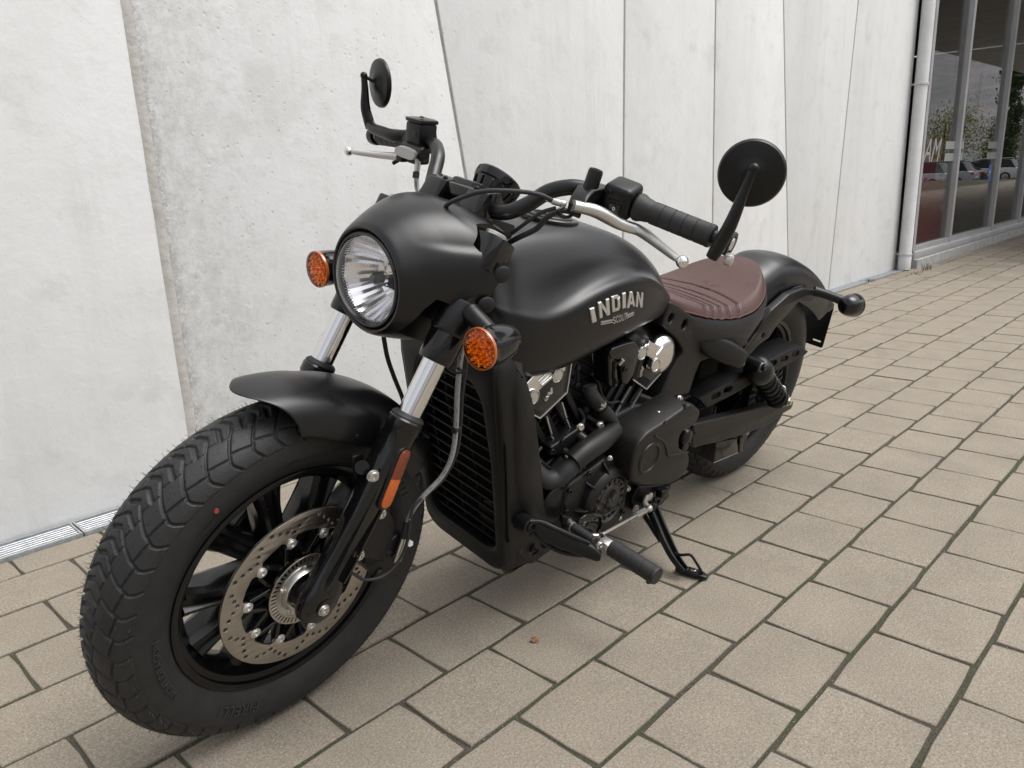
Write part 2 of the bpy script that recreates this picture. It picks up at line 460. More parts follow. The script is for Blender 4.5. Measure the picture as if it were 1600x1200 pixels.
o = bpy.data.objects.new('far_pavers', me); o['kind'] = 'stuff'; link(o, pavement)
# moss cushions and grit in the joints
def crumbs(n, where, lo, hi, flat=.6, rg=random.Random(5)):
    V, F = [], []
    for _ in range(n):
        x, y, z = where(rg); s = rg.uniform(lo, hi); k = len(V); a = rg.uniform(0, 6.28)
        ring = [(x + s * math.cos(a + i * 1.2566) * rg.uniform(.7, 1.2), y + s * math.sin(a + i * 1.2566) * rg.uniform(.7, 1.2), z) for i in range(5)]
        V += ring + [(x + rg.uniform(-.3, .3) * s, y + rg.uniform(-.3, .3) * s, z + s * flat * rg.uniform(.7, 1.3))]
        F += [(k + i, k + (i + 1) % 5, k + 5) for i in range(5)]
    return V, F
def in_joint(rg):
    while True:
        x = rg.uniform(.2, 5.5) ** 1.0; r = rg.randint(-9, 11); y = PY(r) + rg.gauss(0, .0024)
        if pix(x, y) and -40 < pix(x, y)[0] < 1640 and -20 < pix(x, y)[1] < 1240:
            if rg.random() < min(1, 1.5 / (x * x + y * y) ** .5): return x, y, -.0052
def in_cross(rg):
    while True:
        r = rg.randint(-9, 11); ph = 1.073 + (.1157 if r % 2 == 0 else 0); x = ph + .2315 * rg.randint(-4, 16) + rg.gauss(0, .0014); y = PY(r) + rg.uniform(0, .19)
        p = pix(x, y)
        if p and -40 < p[0] < 1640 and -20 < p[1] < 1240: return x, y, -.0052
make('moss', J(crumbs(12000, in_joint, .0012, .0034, .9), crumbs(3600, in_cross, .0009, .0024, .9)), mossm, pavement, smooth=False, kind='stuff')
make('grit', J(crumbs(5200, in_joint, .0008, .0021, 1.3), crumbs(4200, in_cross, .0008, .0019, 1.3)), gritm, pavement, smooth=False, kind='stuff')
# lower car park, ground and hills that the shop glass mirrors
k = NB('asphalt'); asph = k.fin(k.mix(k.mr(k.noise(300, 2), .35, .65), (.15, .15, .15), (.22, .22, .215)), .9, k.noise(400, 2), .003)
k = NB('grassland'); grassm = k.fin(k.mix(k.mr(k.noise(.05, 5), .35, .65), (.05, .07, .025), (.10, .10, .05)), .95)
struct('ground', quad(-1600, -1600, 1600, 1600, -1.2), grassm)
struct('parking_lot', quad(-60, -62, 160, -6.73, -.80), asph)
struct('forecourt', quad(39, -6.72, 200, 60, -.79), asph)
struct('embankment', ([(-5, -6.73, -.02), (39, -6.73, -.02), (39, -7.6, -.79), (-5, -7.6, -.79)], [(0, 1, 2, 3)]), asph)
# ---------------------------------------------------------------- fair-faced concrete wall
k = NB('fair_faced_concrete'); px_, py_, pz_ = k.sep()[0:3]
st = k.scale((1, 1, .35)); cl = k.noise(1.3, 6, .62, st); cf = k.noise(7, 6, .7)
c = k.mix(k.mr(cl, .34, .66), (.70, .71, .705), (.785, .795, .795)); c = k.mix(k.mr(cf, .52, .72, 0, .5), c, (.60, .605, .59))
strk = k.mr(k.noise(9, 5, .7, k.scale((1, 1, .05))), .50, .72, 0, .30); c = k.mix(strk, c, (.60, .60, .58))
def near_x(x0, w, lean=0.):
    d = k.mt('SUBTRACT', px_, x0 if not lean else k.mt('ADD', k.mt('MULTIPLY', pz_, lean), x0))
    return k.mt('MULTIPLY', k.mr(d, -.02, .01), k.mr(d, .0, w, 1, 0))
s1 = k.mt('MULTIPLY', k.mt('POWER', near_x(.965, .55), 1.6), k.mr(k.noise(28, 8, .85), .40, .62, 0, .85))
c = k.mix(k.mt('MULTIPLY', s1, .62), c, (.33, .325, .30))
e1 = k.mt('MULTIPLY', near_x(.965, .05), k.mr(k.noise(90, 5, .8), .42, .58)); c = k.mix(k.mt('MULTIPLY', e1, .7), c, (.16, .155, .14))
mid = k.mt('MULTIPLY', k.mr(px_, .9, 1.15), k.mr(px_, 2.2, 2.6, 1, .12))
p1 = k.mt('MULTIPLY', k.mr(k.vor(34), .10, .22, 1, 0), k.mr(k.noise(15, 3, .7), .47, .58)); p1 = k.mt('MULTIPLY', p1, k.mt('MAXIMUM', mid, .10))
p2 = k.mt('MULTIPLY', k.mr(k.vor(95), .10, .26, 1, 0), k.mr(k.noise(40, 2), .56, .64)); p2 = k.mt('MULTIPLY', p2, k.mt('MAXIMUM', mid, .35))
c = k.mix(k.mt('MULTIPLY', p1, .34), c, (.40, .395, .37)); c = k.mix(k.mt('MULTIPLY', p2, .5), c, (.30, .29, .27)); rn = k.mt('MULTIPLY', k.mr(k.noise(22, 4, .75, k.scale((1, 1, .02))), .56, .72, 0, .30), k.mr(k.noise(1.1, 2), .45, .65)); c = k.mix(rn, c, (.50, .50, .475))
pat = k.mt('MULTIPLY', k.mr(k.noise(2.6, 3), .64, .72, 0, .25), 1.0); c = k.mix(pat, c, (.46, .46, .44))
hh = k.mt('SUBTRACT', k.mt('ADD', k.mt('MULTIPLY', k.noise(3.2, 4), 3.), k.mt('MULTIPLY', k.noise(60, 5, .7), .5)), k.mt('MULTIPLY', k.mt('ADD', p1, p2), .45))
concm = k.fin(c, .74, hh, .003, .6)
k = NB('joint_sealant'); sealm = k.fin(k.mix(k.mr(k.noise(14, 5, .7), .3, .7), (.37, .355, .33), (.50, .485, .455)), .6, k.noise(30, 3), .004)
k = NB('grey_sealant'); seal2 = k.fin(k.mix(k.mr(k.noise(14, 5, .7), .3, .7), (.20, .195, .18), (.33, .32, .30)), .7, k.noise(30, 3), .004)
WY = lambda x: 2.4525 - .0046 * x
WH = 4.6
seams = [(-3.6, 0., .02), (.966, 0., .024), (2.395, -.166, .014), (3.312, .012, .013), (4.232, -.030, .013), (5.30, -.162, .013), (5.976, .082, .016), (7.40, 0., 0)]
wall = bpy.data.objects.new('concrete_wall', None); wall.location = (2, 2.45, 0); COL.objects.link(wall)
wall['label'] = 'pale fair-faced concrete wall of tall panels with slanting joints behind the motorcycle'; wall['category'] = 'wall'
IW = Matrix.Translation((-2, -2.45, 0))
def wall_poly(i):
    (xa, la, wa), (xb, lb, wb) = seams[i], seams[i + 1]; b = []
    for y0 in (0., .22):
        for z, x, l, s in ((-.05, xa, la, wa / 2), (-.05, xb, lb, -wb / 2), (WH, xb, lb, -wb / 2), (WH, xa, la, wa / 2)):
            X = x + l * z + s; b.append((X, WY(X) + y0, z))
    return b, [(0, 1, 2, 3), (7, 6, 5, 4), (0, 4, 5, 1), (1, 5, 6, 2), (2, 6, 7, 3), (3, 7, 4, 0)]
for i in range(len(seams) - 1):
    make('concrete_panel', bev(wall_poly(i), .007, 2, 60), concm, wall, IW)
for i in range(1, 7):
    x, l, w = seams[i]; rec = .0015 if i == 1 else .007
    n = 60; V = []
    for j in range(n + 1):
        z = -.04 + (WH + .03) * j / n; X = x + l * z; wob = .0016 * math.sin(z * 23 + i) + .001 * math.sin(z * 51)
        w2 = w / 2 + (.0035 if i == 1 else .0005)
        for s in (-1, -.4, .4, 1):
            V.append((X + s * w2 + wob * (.8 if i == 1 else .3), WY(X) + rec - (.0035 if abs(s) < 1 and i == 1 else 0), z))
    make('sealant_strip', (V, [(j * 4 + q, j * 4 + q + 1, j * 4 + q + 5, j * 4 + q + 4) for j in range(n) for q in range(3)]), sealm if i == 1 else seal2, wall, IW)
# ---------------------------------------------------------------- drain grating along the wall
k = NB('galvanised_steel'); galv = k.fin(k.mix(k.mr(k.noise(45, 5, .75), .35, .65), (.33, .35, .37), (.52, .53, .54)), .45, k.noise(80, 3), .001); k.b.inputs['Metallic'].default_value = .55
k = NB('drain_channel'); drn = k.fin((.03, .03, .028), .9)
gr = bpy.data.objects.new('drain_grating', None); gr.location = (2, 2.39, 0); COL.objects.link(gr)
gr['label'] = 'long galvanised steel drain grating set in the paving at the foot of the concrete wall'; gr['category'] = 'drain grating'
IG = Matrix.Translation((-2, -2.39, 0))
make('channel', box((3., 2.39, -.045), (14, .122, .02)), drn, gr, IG)
x = -1.43
while x < 7.3:
    e = min(x + .996, 7.38)
    make('grating_frame', J(box(((x + e) / 2, 2.3325, -.006), (e - x, .005, .03)), box(((x + e) / 2, 2.4375, -.006), (e - x, .005, .03)), box((x + .003, 2.385, -.008), (.005, .10, .03)), box((e - .003, 2.385, -.008), (.005, .10, .03))), galv, gr, IG)
    for i in range(6):
        make('slat', bev(box(((x + e) / 2, 2.347 + i * .0155, -.0045), (e - x - .012, .0078, .02)), .0012, 1), galv, gr, IG)
    x += 1.0
k = NB('debris'); debm = k.fin(k.mix(k.mr(k.noise(150, 2), .45, .55), (.10, .08, .05), (.30, .27, .22)), .95)
make('channel_debris', crumbs(2600, lambda g: (g.uniform(-.2, 7.3), 2.385 + g.gauss(0, .033), -.0012 + g.uniform(-.004, .003)), .0012, .004, .6), debm, gr, IG, smooth=False, kind='stuff')
# ---------------------------------------------------------------- white downpipe
k = NB('white_pvc'); pvc = k.fin(k.mix(k.mr(k.noise(6, 4), .4, .7), (.56, .565, .565), (.49, .495, .49)), .42)
dp = bpy.data.objects.new('downpipe', None); dp.location = (7.395, 2.342, 0); COL.objects.link(dp)
dp['label'] = 'white round rainwater downpipe standing at the right end of the concrete wall'; dp['category'] = 'downpipe'
make('pipe', lathe([(.0, .0), (.052, .0), (.055, .004), (.055, .12), (.0525, .124), (.0525, 4.5), (0, 4.5)], (0, 0, .005), (0, 0, 1), 32), pvc, dp)
for z in (.135, 1.56, 3.1):
    b = make('pipe_clamp', J(ring_((0, 0, z), (0, 0, 1), .0580, .051, .018, 28), bev(box((0, .07, z + .009), (.018, .03, .016)), .002, 1)), pvc, dp)
    make('clamp_screw', cyl((-.06, -.01, z + .009), (-.066, -.012, z + .009), .006, 8), boltm, b)
# ---------------------------------------------------------------- glazed shop front
k = NB('aluminium_frame'); fram = k.fin(k.mix(k.mr(k.noise(5, 4), .35, .65), (.40, .40, .41), (.46, .46, .47)), .42); k.b.inputs['Metallic'].default_value = .35
k = NB('plinth_concrete'); plim = k.fin(k.mix(k.mr(k.noise(12, 5, .7), .35, .65), (.28, .28, .27), (.42, .42, .41)), .85)
k = NB('shop_interior_floor'); flo = k.fin((.16, .155, .15), .4)
k = NB('shop_interior_wall'); iw = k.fin((.14, .135, .13), .8)
winm = thin_glass('shop_window_glass', (.62, .64, .64), .045, 1.3)
sf = bpy.data.objects.new('shop_front', None); sf.location = (9, 2.36, 0); COL.objects.link(sf)
sf['label'] = 'glazed shop front with grey aluminium mullions to the right of the downpipe'; sf['category'] = 'shop window'
IS = Matrix.Translation((-9, -2.36, 0))
make('plinth', bev(box((16.5, 2.41, .035), (17.9, .26, .09)), .004, 1), plim, sf, IS)
make('sill', bev(box((16.5, 2.39, .115), (17.9, .16, .066)), .006, 2), fram, sf, IS)
mull = [7.56, 8.63, 10.19, 11.45, 12.9, 14.4, 15.9, 17.4, 18.9, 20.4, 21.9, 23.4, 25.2]
for i, mx_ in enumerate(mull):
    make('mullion', bev(box((mx_, 2.375, 1.88), (.055, .11, 3.46)), .004, 1), fram, sf, IS)
    if i < len(mull) - 1:
        b_ = mull[i + 1]
        [make('window_frame', box(((mx_ + b_) / 2, 2.365, z_), (b_ - mx_ - .055, .07, .045)), fram, sf, IS) for z_ in (.168, 3.58)]
        make('window_pane', box(((mx_ + b_) / 2, 2.372, 1.87), (b_ - mx_ - .05, .012, 3.37)), winm, sf, IS)
make('lintel', box((16.5, 2.5, 3.78), (18.0, .3, .36)), fram, sf, IS)
make('shop_floor', quad(7.5, 2.44, 25.4, 9, .08), flo, sf, IS)
make('shop_wall', J(box((16.5, 9.0, 1.9), (18, .1, 3.8)), box((7.5, 5.75, 1.9), (.1, 6.4, 3.8)), box((25.4, 5.75, 1.9), (.1, 6.4, 3.8)), box((16.5, 5.75, 3.9), (18, 6.8, .1))), iw, sf, IS)
# canopy over the entrance, mirrored in the glass
k = NB('canopy_soffit'); soff = k.fin(k.mix(k.mr(k.noise(2, 3), .35, .65), (.46, .44, .44), (.56, .54, .54)), .8)
cp = make('entrance_canopy', bev(box((26, -.35, 4.02), (33, 5.0, .34)), .02, 1), soff); cp['label'] = 'flat grey canopy over the shop entrance seen mirrored at the top of the glass'; cp['category'] = 'canopy'

# ================================================================ MOTORCYCLE
# bike frame: x forward from the rear axle, y to the bike's left, z up; the root leans on its side stand
moto = bpy.data.objects.new('motorcycle', None); COL.objects.link(moto)
moto.matrix_world = Matrix.Translation((2.1344, 1.1968, 0)) @ Matrix.Rotation(3.11666, 4, 'Z') @ Matrix.Rotation(-.20572, 4, 'X')
moto['label'] = 'matt black cruiser motorcycle with brown leather solo seat leaning on its side stand'
moto['category'] = 'motorcycle'
RAKE = R(29); UX = Vector((-math.sin(RAKE), 0, math.cos(RAKE))); FX = Vector((math.cos(RAKE), 0, math.sin(RAKE)))
P0 = Vector((1.682, 0, 0))
ST = Matrix.Translation(P0) @ Matrix.Rotation(.0807243, 4, UX) @ Matrix.Translation(-P0)   # handlebar turned a little to the left
AX = Vector((1.562, 0, .320)); RXL = Vector((0, 0, .323))
def part(name, vf, m, parent=moto, st=False, **kw): return make(name, vf, m, parent, ST if st else None, **kw)
def subp(name, vf, m, parent, **kw): return make(name, vf, m, parent, None, **kw)
_sh = {}
def bolt_vf(r=.006, h=.005, kind='hex'):
    if kind == 'hex':
        a = lathe([(0, 0), (r * 1.25, 0), (r * 1.25, .001), (r * .97, .0012), (r, .002), (r, h - .0008), (r - .0008, h), (r * .55, h), (r * .5, h * .45), (0, h * .45)], (0, 0, 0), (0, 0, 1), 18)
    else:
        a = J(lathe([(0, 0), (r * 1.35, 0), (r * 1.35, .0012), (0, .0012)], (0, 0, 0), (0, 0, 1), 18), bev(lathe([(0, .001), (r, .001), (r, h), (0, h)], (0, 0, 0), (0, 0, 1), 6), .0006, 1))
    return a
def bolt(p, d, r=.006, h=.005, parent=moto, st=False, m=None, kind='hex', name='bolt'):
    key = (round(r, 4), round(h, 4), kind, (m or boltm).name)
    M = aim(Vector(p), Vector(d))
    if st: M = ST @ M
    if key in _sh:
        o = bpy.data.objects.new(name, _sh[key].data); link(o, parent)
    else:
        o = make(name, bolt_vf(r, h, kind), m or boltm, parent); _sh[key] = o
    o.matrix_local = M; return o
# ---------------------------------------------------------------- tyres with real tread grooves
def tyre(org, Ro, hw, rb, yb, rs, N, pitch, depth, fine=4.0):
    """crown radius Ro, half width hw, bead radius rb at +-yb, widest radius rs; pitch in degrees"""
    phis = np.concatenate([np.linspace(-78, 78, int(79 * fine / 4) * 2 + 1)])
    sec = []
    nb = 9
    for i in range(nb): # right sidewall bead -> shoulder
        t = i / nb; a = R(-150 + (72) * t)
        sec.append(a)
    angs = list(sec) + [R(p) for p in phis] + [-a for a in reversed(sec)]
    prof = []
    for a in angs:
        c, s = math.cos(a), math.sin(a)
        if c >= 0: y = hw * math.copysign(abs(s) ** .96, s); r = rs + (Ro - rs) * c ** .92
        else:
            t = min(1, (abs(a) - math.pi / 2) / R(60)); y = math.copysign(hw + (yb - hw) * t ** 1.7, s); r = rs + (rb - rs) * t ** .9
        prof.append((y, r))
    prof = np.array(prof); K = len(prof)
    phd = np.degrees(np.array(angs))
    th = np.linspace(0, 360, N, endpoint=False)
    T, P = np.meshgrid(th, phd, indexing='ij')
    def dist(T, P, poly, wrap):
        best = np.full(T.shape, 99.)
        for (x0, y0), (x1, y1) in zip(poly[:-1], poly[1:]):
            ax, ay = x0 * .32, y0 * .075; bx, by = x1 * .32, y1 * .075     # deg -> ~ proportional length
            tx = (T - wrap * np.round((T - (x0 + x1) / 2) / wrap)) * .32; ty = P * .075
            dx, dy = bx - ax, by - ay; L = dx * dx + dy * dy
            s = np.clip(((tx - ax) * dx + (ty - ay) * dy) / L, 0, 1)
            best = np.minimum(best, np.hypot(tx - ax - s * dx, ty - ay - s * dy))
        return best
    H = np.zeros(T.shape)
    def cut(poly, w, dep, Pm=None, off=0.):
        nonlocal H
        d_ = dist(T - off, P if Pm is None else Pm, poly, pitch)
        H = np.maximum(H, dep * np.clip((w - d_) / (w * .45), 0, 1))
    for sgn, off in ((1, 0.), (-1, pitch / 2)):
        Pm = P * sgn
        cut([(-1.7, -17), (-.9, -9), (0, 0)], .27, 1.35, Pm, off)
        cut([(0, 0), (-.1, 5), (-3, 21), (-5.6, 38), (-7.2, 53), (-6.9, 60), (-5.3, 71)], .165, 1.1, Pm, off)
        cut([(-2.2, 14.5), (4.3, 20)], .105, .8, Pm, off)
        cut([(-5.5, 42), (.9, 48)], .135, .9, Pm, off)
        cut([(-3.9, 9), (3.2, 14)], .09, .0, Pm, off)
    sh = np.clip((np.abs(P) - 71) / 1.0, 0, 1) * (np.abs(P) < 79)
    sh2 = (np.abs(P) >= 79) * 1.0
    rngs = np.clip(.5 - np.abs(np.abs(P) - 112) * .5, 0, 1) * .0008 + np.clip(.5 - np.abs(np.abs(P) - 139) * .4, 0, 1) * .0012
    D = -H * depth * (np.abs(P) < 72) - (sh * .0016 + sh2 * .0016) + rngs
    dy_ = np.gradient(prof[:, 0]); dr_ = np.gradient(prof[:, 1]); L = np.hypot(dy_, dr_)
    ny, nr = -dr_ / L, dy_ / L
    Rr = prof[None, :, 1] + nr[None] * D; Y = prof[None, :, 0] + ny[None] * D
    tr = np.radians(T)
    X = org[0] + Rr * np.cos(tr); Z = org[2] + Rr * np.sin(tr)
    V = np.stack([X, Y + org[1], Z], -1).reshape(-1, 3)
    me = bpy.data.meshes.new('tyre')
    i = np.arange(N)[:, None]; j = np.arange(K - 1)[None]
    a = i * K + j; b = i * K + j + 1; c = ((i + 1) % N) * K + j + 1; e = ((i + 1) % N) * K + j
    Fq = np.stack([a, b, c, e], -1).reshape(-1, 4)
    me.vertices.add(len(V)); me.vertices.foreach_set('co', V.ravel())
    me.loops.add(Fq.size); me.loops.foreach_set('vertex_index', Fq.ravel())
    me.polygons.add(len(Fq)); me.polygons.foreach_set('loop_start', np.arange(len(Fq)) * 4); me.polygons.foreach_set('loop_total', np.full(len(Fq), 4))
    me.polygons.foreach_set('use_smooth', [True] * len(Fq))
    me.update(calc_edges=True); me.validate(); me.materials.append(rubber)
    return me, prof, phd
def wheel_root(name, st):
    o = bpy.data.objects.new(name, None); link(o, moto)
    if st: o.matrix_local = ST
    return o
def tyre_obj(me, parent):
    o = bpy.data.objects.new('tyre', me); link(o, parent); return o
fw = wheel_root('front_wheel', True)
me, fprof, fphd = tyre(AX, .320, .0655, .2135, .047, .258, 1440, 7.5, .0032)
tyre_obj(me, fw)
def hairs(org, n, Ro, rs, hw, seed, lo=.004, hi=.009, phr=80):
    rg = random.Random(seed); V, F = [], []
    rows = [-66, -44, -30, -12, 2, 14, 31, 46, 67]
    for i in range(n):
        th = R(360 * (i // len(rows)) / (n / len(rows)) + rg.gauss(0, .35)); p = R(rows[i % len(rows)] + rg.gauss(0, 1.2)); c, s = math.cos(p), math.sin(p)
        y = hw * math.copysign(abs(s) ** .96, s); r = rs + (Ro - rs) * c ** .92
        nrm = Vector((math.cos(th) * c, s * .8, math.sin(th) * c)).normalized()
        b = Vector((org[0] + r * math.cos(th), y, org[2] + r * math.sin(th))); h = rg.uniform(lo, hi) * (.35 if abs(rows[i % len(rows)]) in (2, 14, 12, 31, 30) and rg.random() < .6 else 1)
        d = (nrm + Vector((rg.gauss(0, .25), rg.gauss(0, .25), rg.gauss(0, .25)))).normalized(); u = d.orthogonal().normalized(); w = d.cross(u); k = len(V); q = .00045
        V += [b + u * q, b - u * q * .5 + w * q * .87, b - u * q * .5 - w * q * .87]
        V += [b + d * h + u * q * .6, b + d * h - u * q * .3 + w * q * .5, b + d * h - u * q * .3 - w * q * .5]
        F += [(k, k + 1, k + 4, k + 3), (k + 1, k + 2, k + 5, k + 4), (k + 2, k, k + 3, k + 5), (k + 3, k + 4, k + 5)]
    return V, F
subp('rubber_hairs', hairs(AX, 1480, .320, .258, .0655, 4), rubber, fw, smooth=False, kind='stuff')
# raised sidewall lettering, read clockwise with the tops outwards
def side_y(r, prof):
    n = len(prof) // 2; pr = prof[n:]; i = np.argsort(pr[:, 1]); return float(np.interp(r, pr[i, 1], pr[i, 0]))
def arc_text(s, size, ang0, rmid, org, prof, h=.0007, space=1.05, outline=False):
    vf = text(s, size, .0006, 0, (1, 1), 0, space, 2); V = []
    for x, y, z in vf[0]:
        a = ang0 - x / rmid; r = rmid + y
        V.append((org[0] + r * math.cos(a), side_y(r, prof) + .0001 + (z / .0006) * h, org[2] + r * math.sin(a)))
    return V, vf[1]
# outward tops, clockwise seen from the left side = decreasing angle when seen from +y with x forward to the left
def arc_text2(s, size, deg, rmid, org, prof, h=.0009, space=1.05):
    vf = text(s, size, .0006, 0, (1, 1), 0, space, 2); V = []
    for x, y, z in vf[0]:
        a = R(deg) - x / rmid; r = rmid + y
        V.append((org[0] - r * math.cos(a), side_y(r, prof) + .0001 + (z / .0006) * h, org[2] + r * math.sin(a)))
    return V, vf[1]
for args in (('PIRELLI', .026, -118, .2455, AX, fprof), ('NIGHT DRAGON', .017, -169, .2445, AX, fprof), ('130/90B16 73H', .010, 92, .243, AX, fprof, .0006), ('TUBELESS', .010, 130, .243, AX, fprof, .0006), ('PIRELLI', .026, 30, .2455, AX, fprof)):
    subp('sidewall_lettering', arc_text2(*args), rubtext, fw, smooth=False, kind='stuff')
# red balance dot
dz = bY_dot = (1.7059, 0.0640, 0.5317)
ddir = Vector(dz) - AX; rr_ = math.hypot(ddir.x, ddir.z)
subp('balance_dot', lathe([(0, 0), (.0042, 0), (.0038, .0006), (0, .0006)], (dz[0], side_y(rr_, fprof) - .0002, dz[2]), (0, 1, .25), 14), redm, fw)
# ---------------------------------------------------------------- cast wheel
def cast_wheel(parent, org, rimr, hw, n_pair, a0, da, spoke_w, hubr, hubw, m=wheelm):
    y = hw
    prof = [(rimr - .004, -y - .004), (rimr + .0025, -y - .003), (rimr + .003, -y + .002), (rimr - .003, -y + .004), (rimr - .012, -y + .012), (rimr - .020, -y + .022), (rimr - .024, -y * .3), (rimr - .024, y * .3), (rimr - .020, y - .022), (rimr - .012, y - .012), (rimr - .003, y - .004), (rimr + .003, y - .002), (rimr + .0025, y + .003), (rimr - .004, y + .004),
            (rimr - .0085, y + .002), (rimr - .010, y - .005), (rimr - .019, y - .009), (rimr - .021, y - .016), (rimr - .033, y * .35), (rimr - .035, 0), (rimr - .033, -y * .35), (rimr - .021, -y + .016), (rimr - .019, -y + .009), (rimr - .010, -y + .005), (rimr - .0085, -y - .002), (rimr - .004, -y - .004)]
    subp('rim', lathe(prof, org, (0, 1, 0), 110), m, parent)
    ro = rimr - .031
    for k in range(n_pair):
        for sg in (-1, 1):
            ao = R(a0 + 360 / n_pair * k + sg * da); ai = R(a0 + 360 / n_pair * k + sg * da * .80)
            rings = []
            for t in (0, .08, .25, .5, .75, .92, 1.0):
                r = hubr * .9 + (ro - hubr * .9) * t; a = ai + (ao - ai) * t; d = Vector((math.cos(a), 0, math.sin(a))); q = Vector((-d.z, 0, d.x))
                w = spoke_w * (.40 + .10 * t + (.13 * max(0, t - .8) / .2)); b = hubw * (1 - t) + (y * .62) * t; b *= .93
                c = Vector(org) + d * r
                pts = [(w, -b * .55), (w, b * .55), (w * .72, b * .92), (w * .42, b), (w * .22, b * .72), (-w * .22, b * .72), (-w * .42, b), (-w * .72, b * .92), (-w, b * .55), (-w, -b * .55), (-w * .72, -b * .92), (w * .72, -b * .92)]
                rings.append([c + q * u + Vector((0, v, 0)) for u, v in pts])
            subp('spoke', loft(rings), m, parent, ang=25)
    subp('hub', lathe([(0, -hubw - .012), (hubr * .55, -hubw - .012), (hubr * .6, -hubw), (hubr, -hubw + .004), (hubr, hubw - .004), (hubr * .6, hubw), (hubr * .55, hubw + .008), (0, hubw + .008)], org, (0, 1, 0), 40), m, parent)
cast_wheel(fw, AX, .213, .0475, 5, 63, 17, .046, .052, .040)
subp('tyre_valve', J(cyl((AX.x - .155, .012, AX.z - .095), (AX.x - .135, .016, AX.z - .083), .004, 10), cyl((AX.x - .135, .016, AX.z - .083), (AX.x - .130, .017, AX.z - .080), .005, 10)), rub2, fw)
# ---------------------------------------------------------------- front brake disc
DY = .0705
bd = wheel_root('front_brake_disc', True)
def lobed(n, r0, r1, w0, w1, steps=8, off=0.):
    """inner edge with n lobes reaching in to r1"""
    out = []
    for k in range(n):
        c = 360 / n * k + off
        for a, r in ((-180 / n + w0, r0), (-w1 * 1.5, r0), (-w1 * 1.05, r0 - (r0 - r1) * .25), (-w1 * .9, r1 + .003), (-w1 * .5, r1), (w1 * .5, r1), (w1 * .9, r1 + .003), (w1 * 1.05, r0 - (r0 - r1) * .25), (w1 * 1.5, r0), (180 / n - w0, r0)):
            out.append((r * math.cos(R(c + a)), r * math.sin(R(c + a))))
    return out
holes = []
for k in range(10):
    for (da, rr) in ((-14.5, .1405), (-9.0, .1335), (-3.5, .1265), (2.0, .1205), (6.5, .1285), (11.5, .1365)):
        a = R(36 * k + da + 9); holes.append(circ(rr * math.cos(a), rr * math.sin(a), .0037, 10))
dplate = plate(circ(0, 0, .149, 120), holes + [lobed(10, .1125, .098, .5, 5.2, off=6)[::-1]], .005, .0005)
def onY(vf, org, y): return [(org[0] + v[0], y + v[2], org[2] + v[1]) for v in vf[0]], vf[1]
subp('disc_rotor', onY(dplate, AX, DY - .0025), discm, bd, ang=25)
# black carrier: ring, hub and ten arms
subp('disc_carrier', J(onY(plate(circ(0, 0, .060, 60), [circ(0, 0, .030, 40)[::-1]], .006, .001), AX, DY - .002),
    *[J(tf(bev(box((.0, 0, 0), (.046, .010, .007)), .001, 1), Matrix.Translation((AX.x, DY + .000, AX.z)) @ Matrix.Rotation(-R(36 * k + 6 + s * 11), 4, 'Y') @ Matrix.Translation((.0785, 0, 0)) @ Matrix.Rotation(R(s * 24), 4, 'Y'))) for k in range(10) for s in (-1, 1)]), gloss, bd)
for k in range(10):
    a = R(36 * k + 6); p = (AX.x + .1015 * math.cos(a), DY + .0026, AX.z + .1015 * math.sin(a))
    if k == 0:
        bob = subp('disc_bobbin', J(ring_((0, 0, 0), (0, 0, 1), .0092, .0055, .0022, 22), ring_((0, 0, .001), (0, 0, 1), .0068, .0030, .0030, 18), lathe([(0, .0012), (.0032, .0012), (.0032, .002), (0, .0022)], (0, 0, 0), (0, 0, 1), 6)), satalu, bd)
        bm0 = bob.data
    else: bob = bpy.data.objects.new('disc_bobbin', bm0); link(bob, bd)
    bob.matrix_local = aim(Vector(p), (0, 1, 0))
# abs tone ring
ts = [slot(.0595 * math.cos(R(7.5 * k)), .0595 * math.sin(R(7.5 * k)), .0115, .0032, R(7.5 * k), 3) for k in range(48)]
subp('abs_tone_ring', onY(plate(circ(0, 0, .0675, 72), ts + [circ(0, 0, .0515, 48)[::-1]], .0022, .0003), AX, DY + .009), discin, bd, ang=25)
subp('hub_cap', J(lathe([(.0515, DY + .0095), (.047, DY + .0090), (.041, DY + .006), (.040, DY + .015), (.0385, DY + .018), (.034, DY + .018), (.032, DY + .010), (.028, DY + .008)], (AX.x, 0, AX.z), (0, 1, 0), 48)), alu, bd)
subp('axle_spacer', lathe([(.028, DY), (.028, DY + .014), (.022, DY + .017), (.019, DY + .03), (.0, DY + .03)], (AX.x, 0, AX.z), (0, 1, 0), 32), dark, bd)
for k in range(5):
    a = R(72 * k + 20); bolt((AX.x + .0445 * math.cos(a), DY + .0075, AX.z + .0445 * math.sin(a)), (0, 1, 0), .0042, .004, bd)
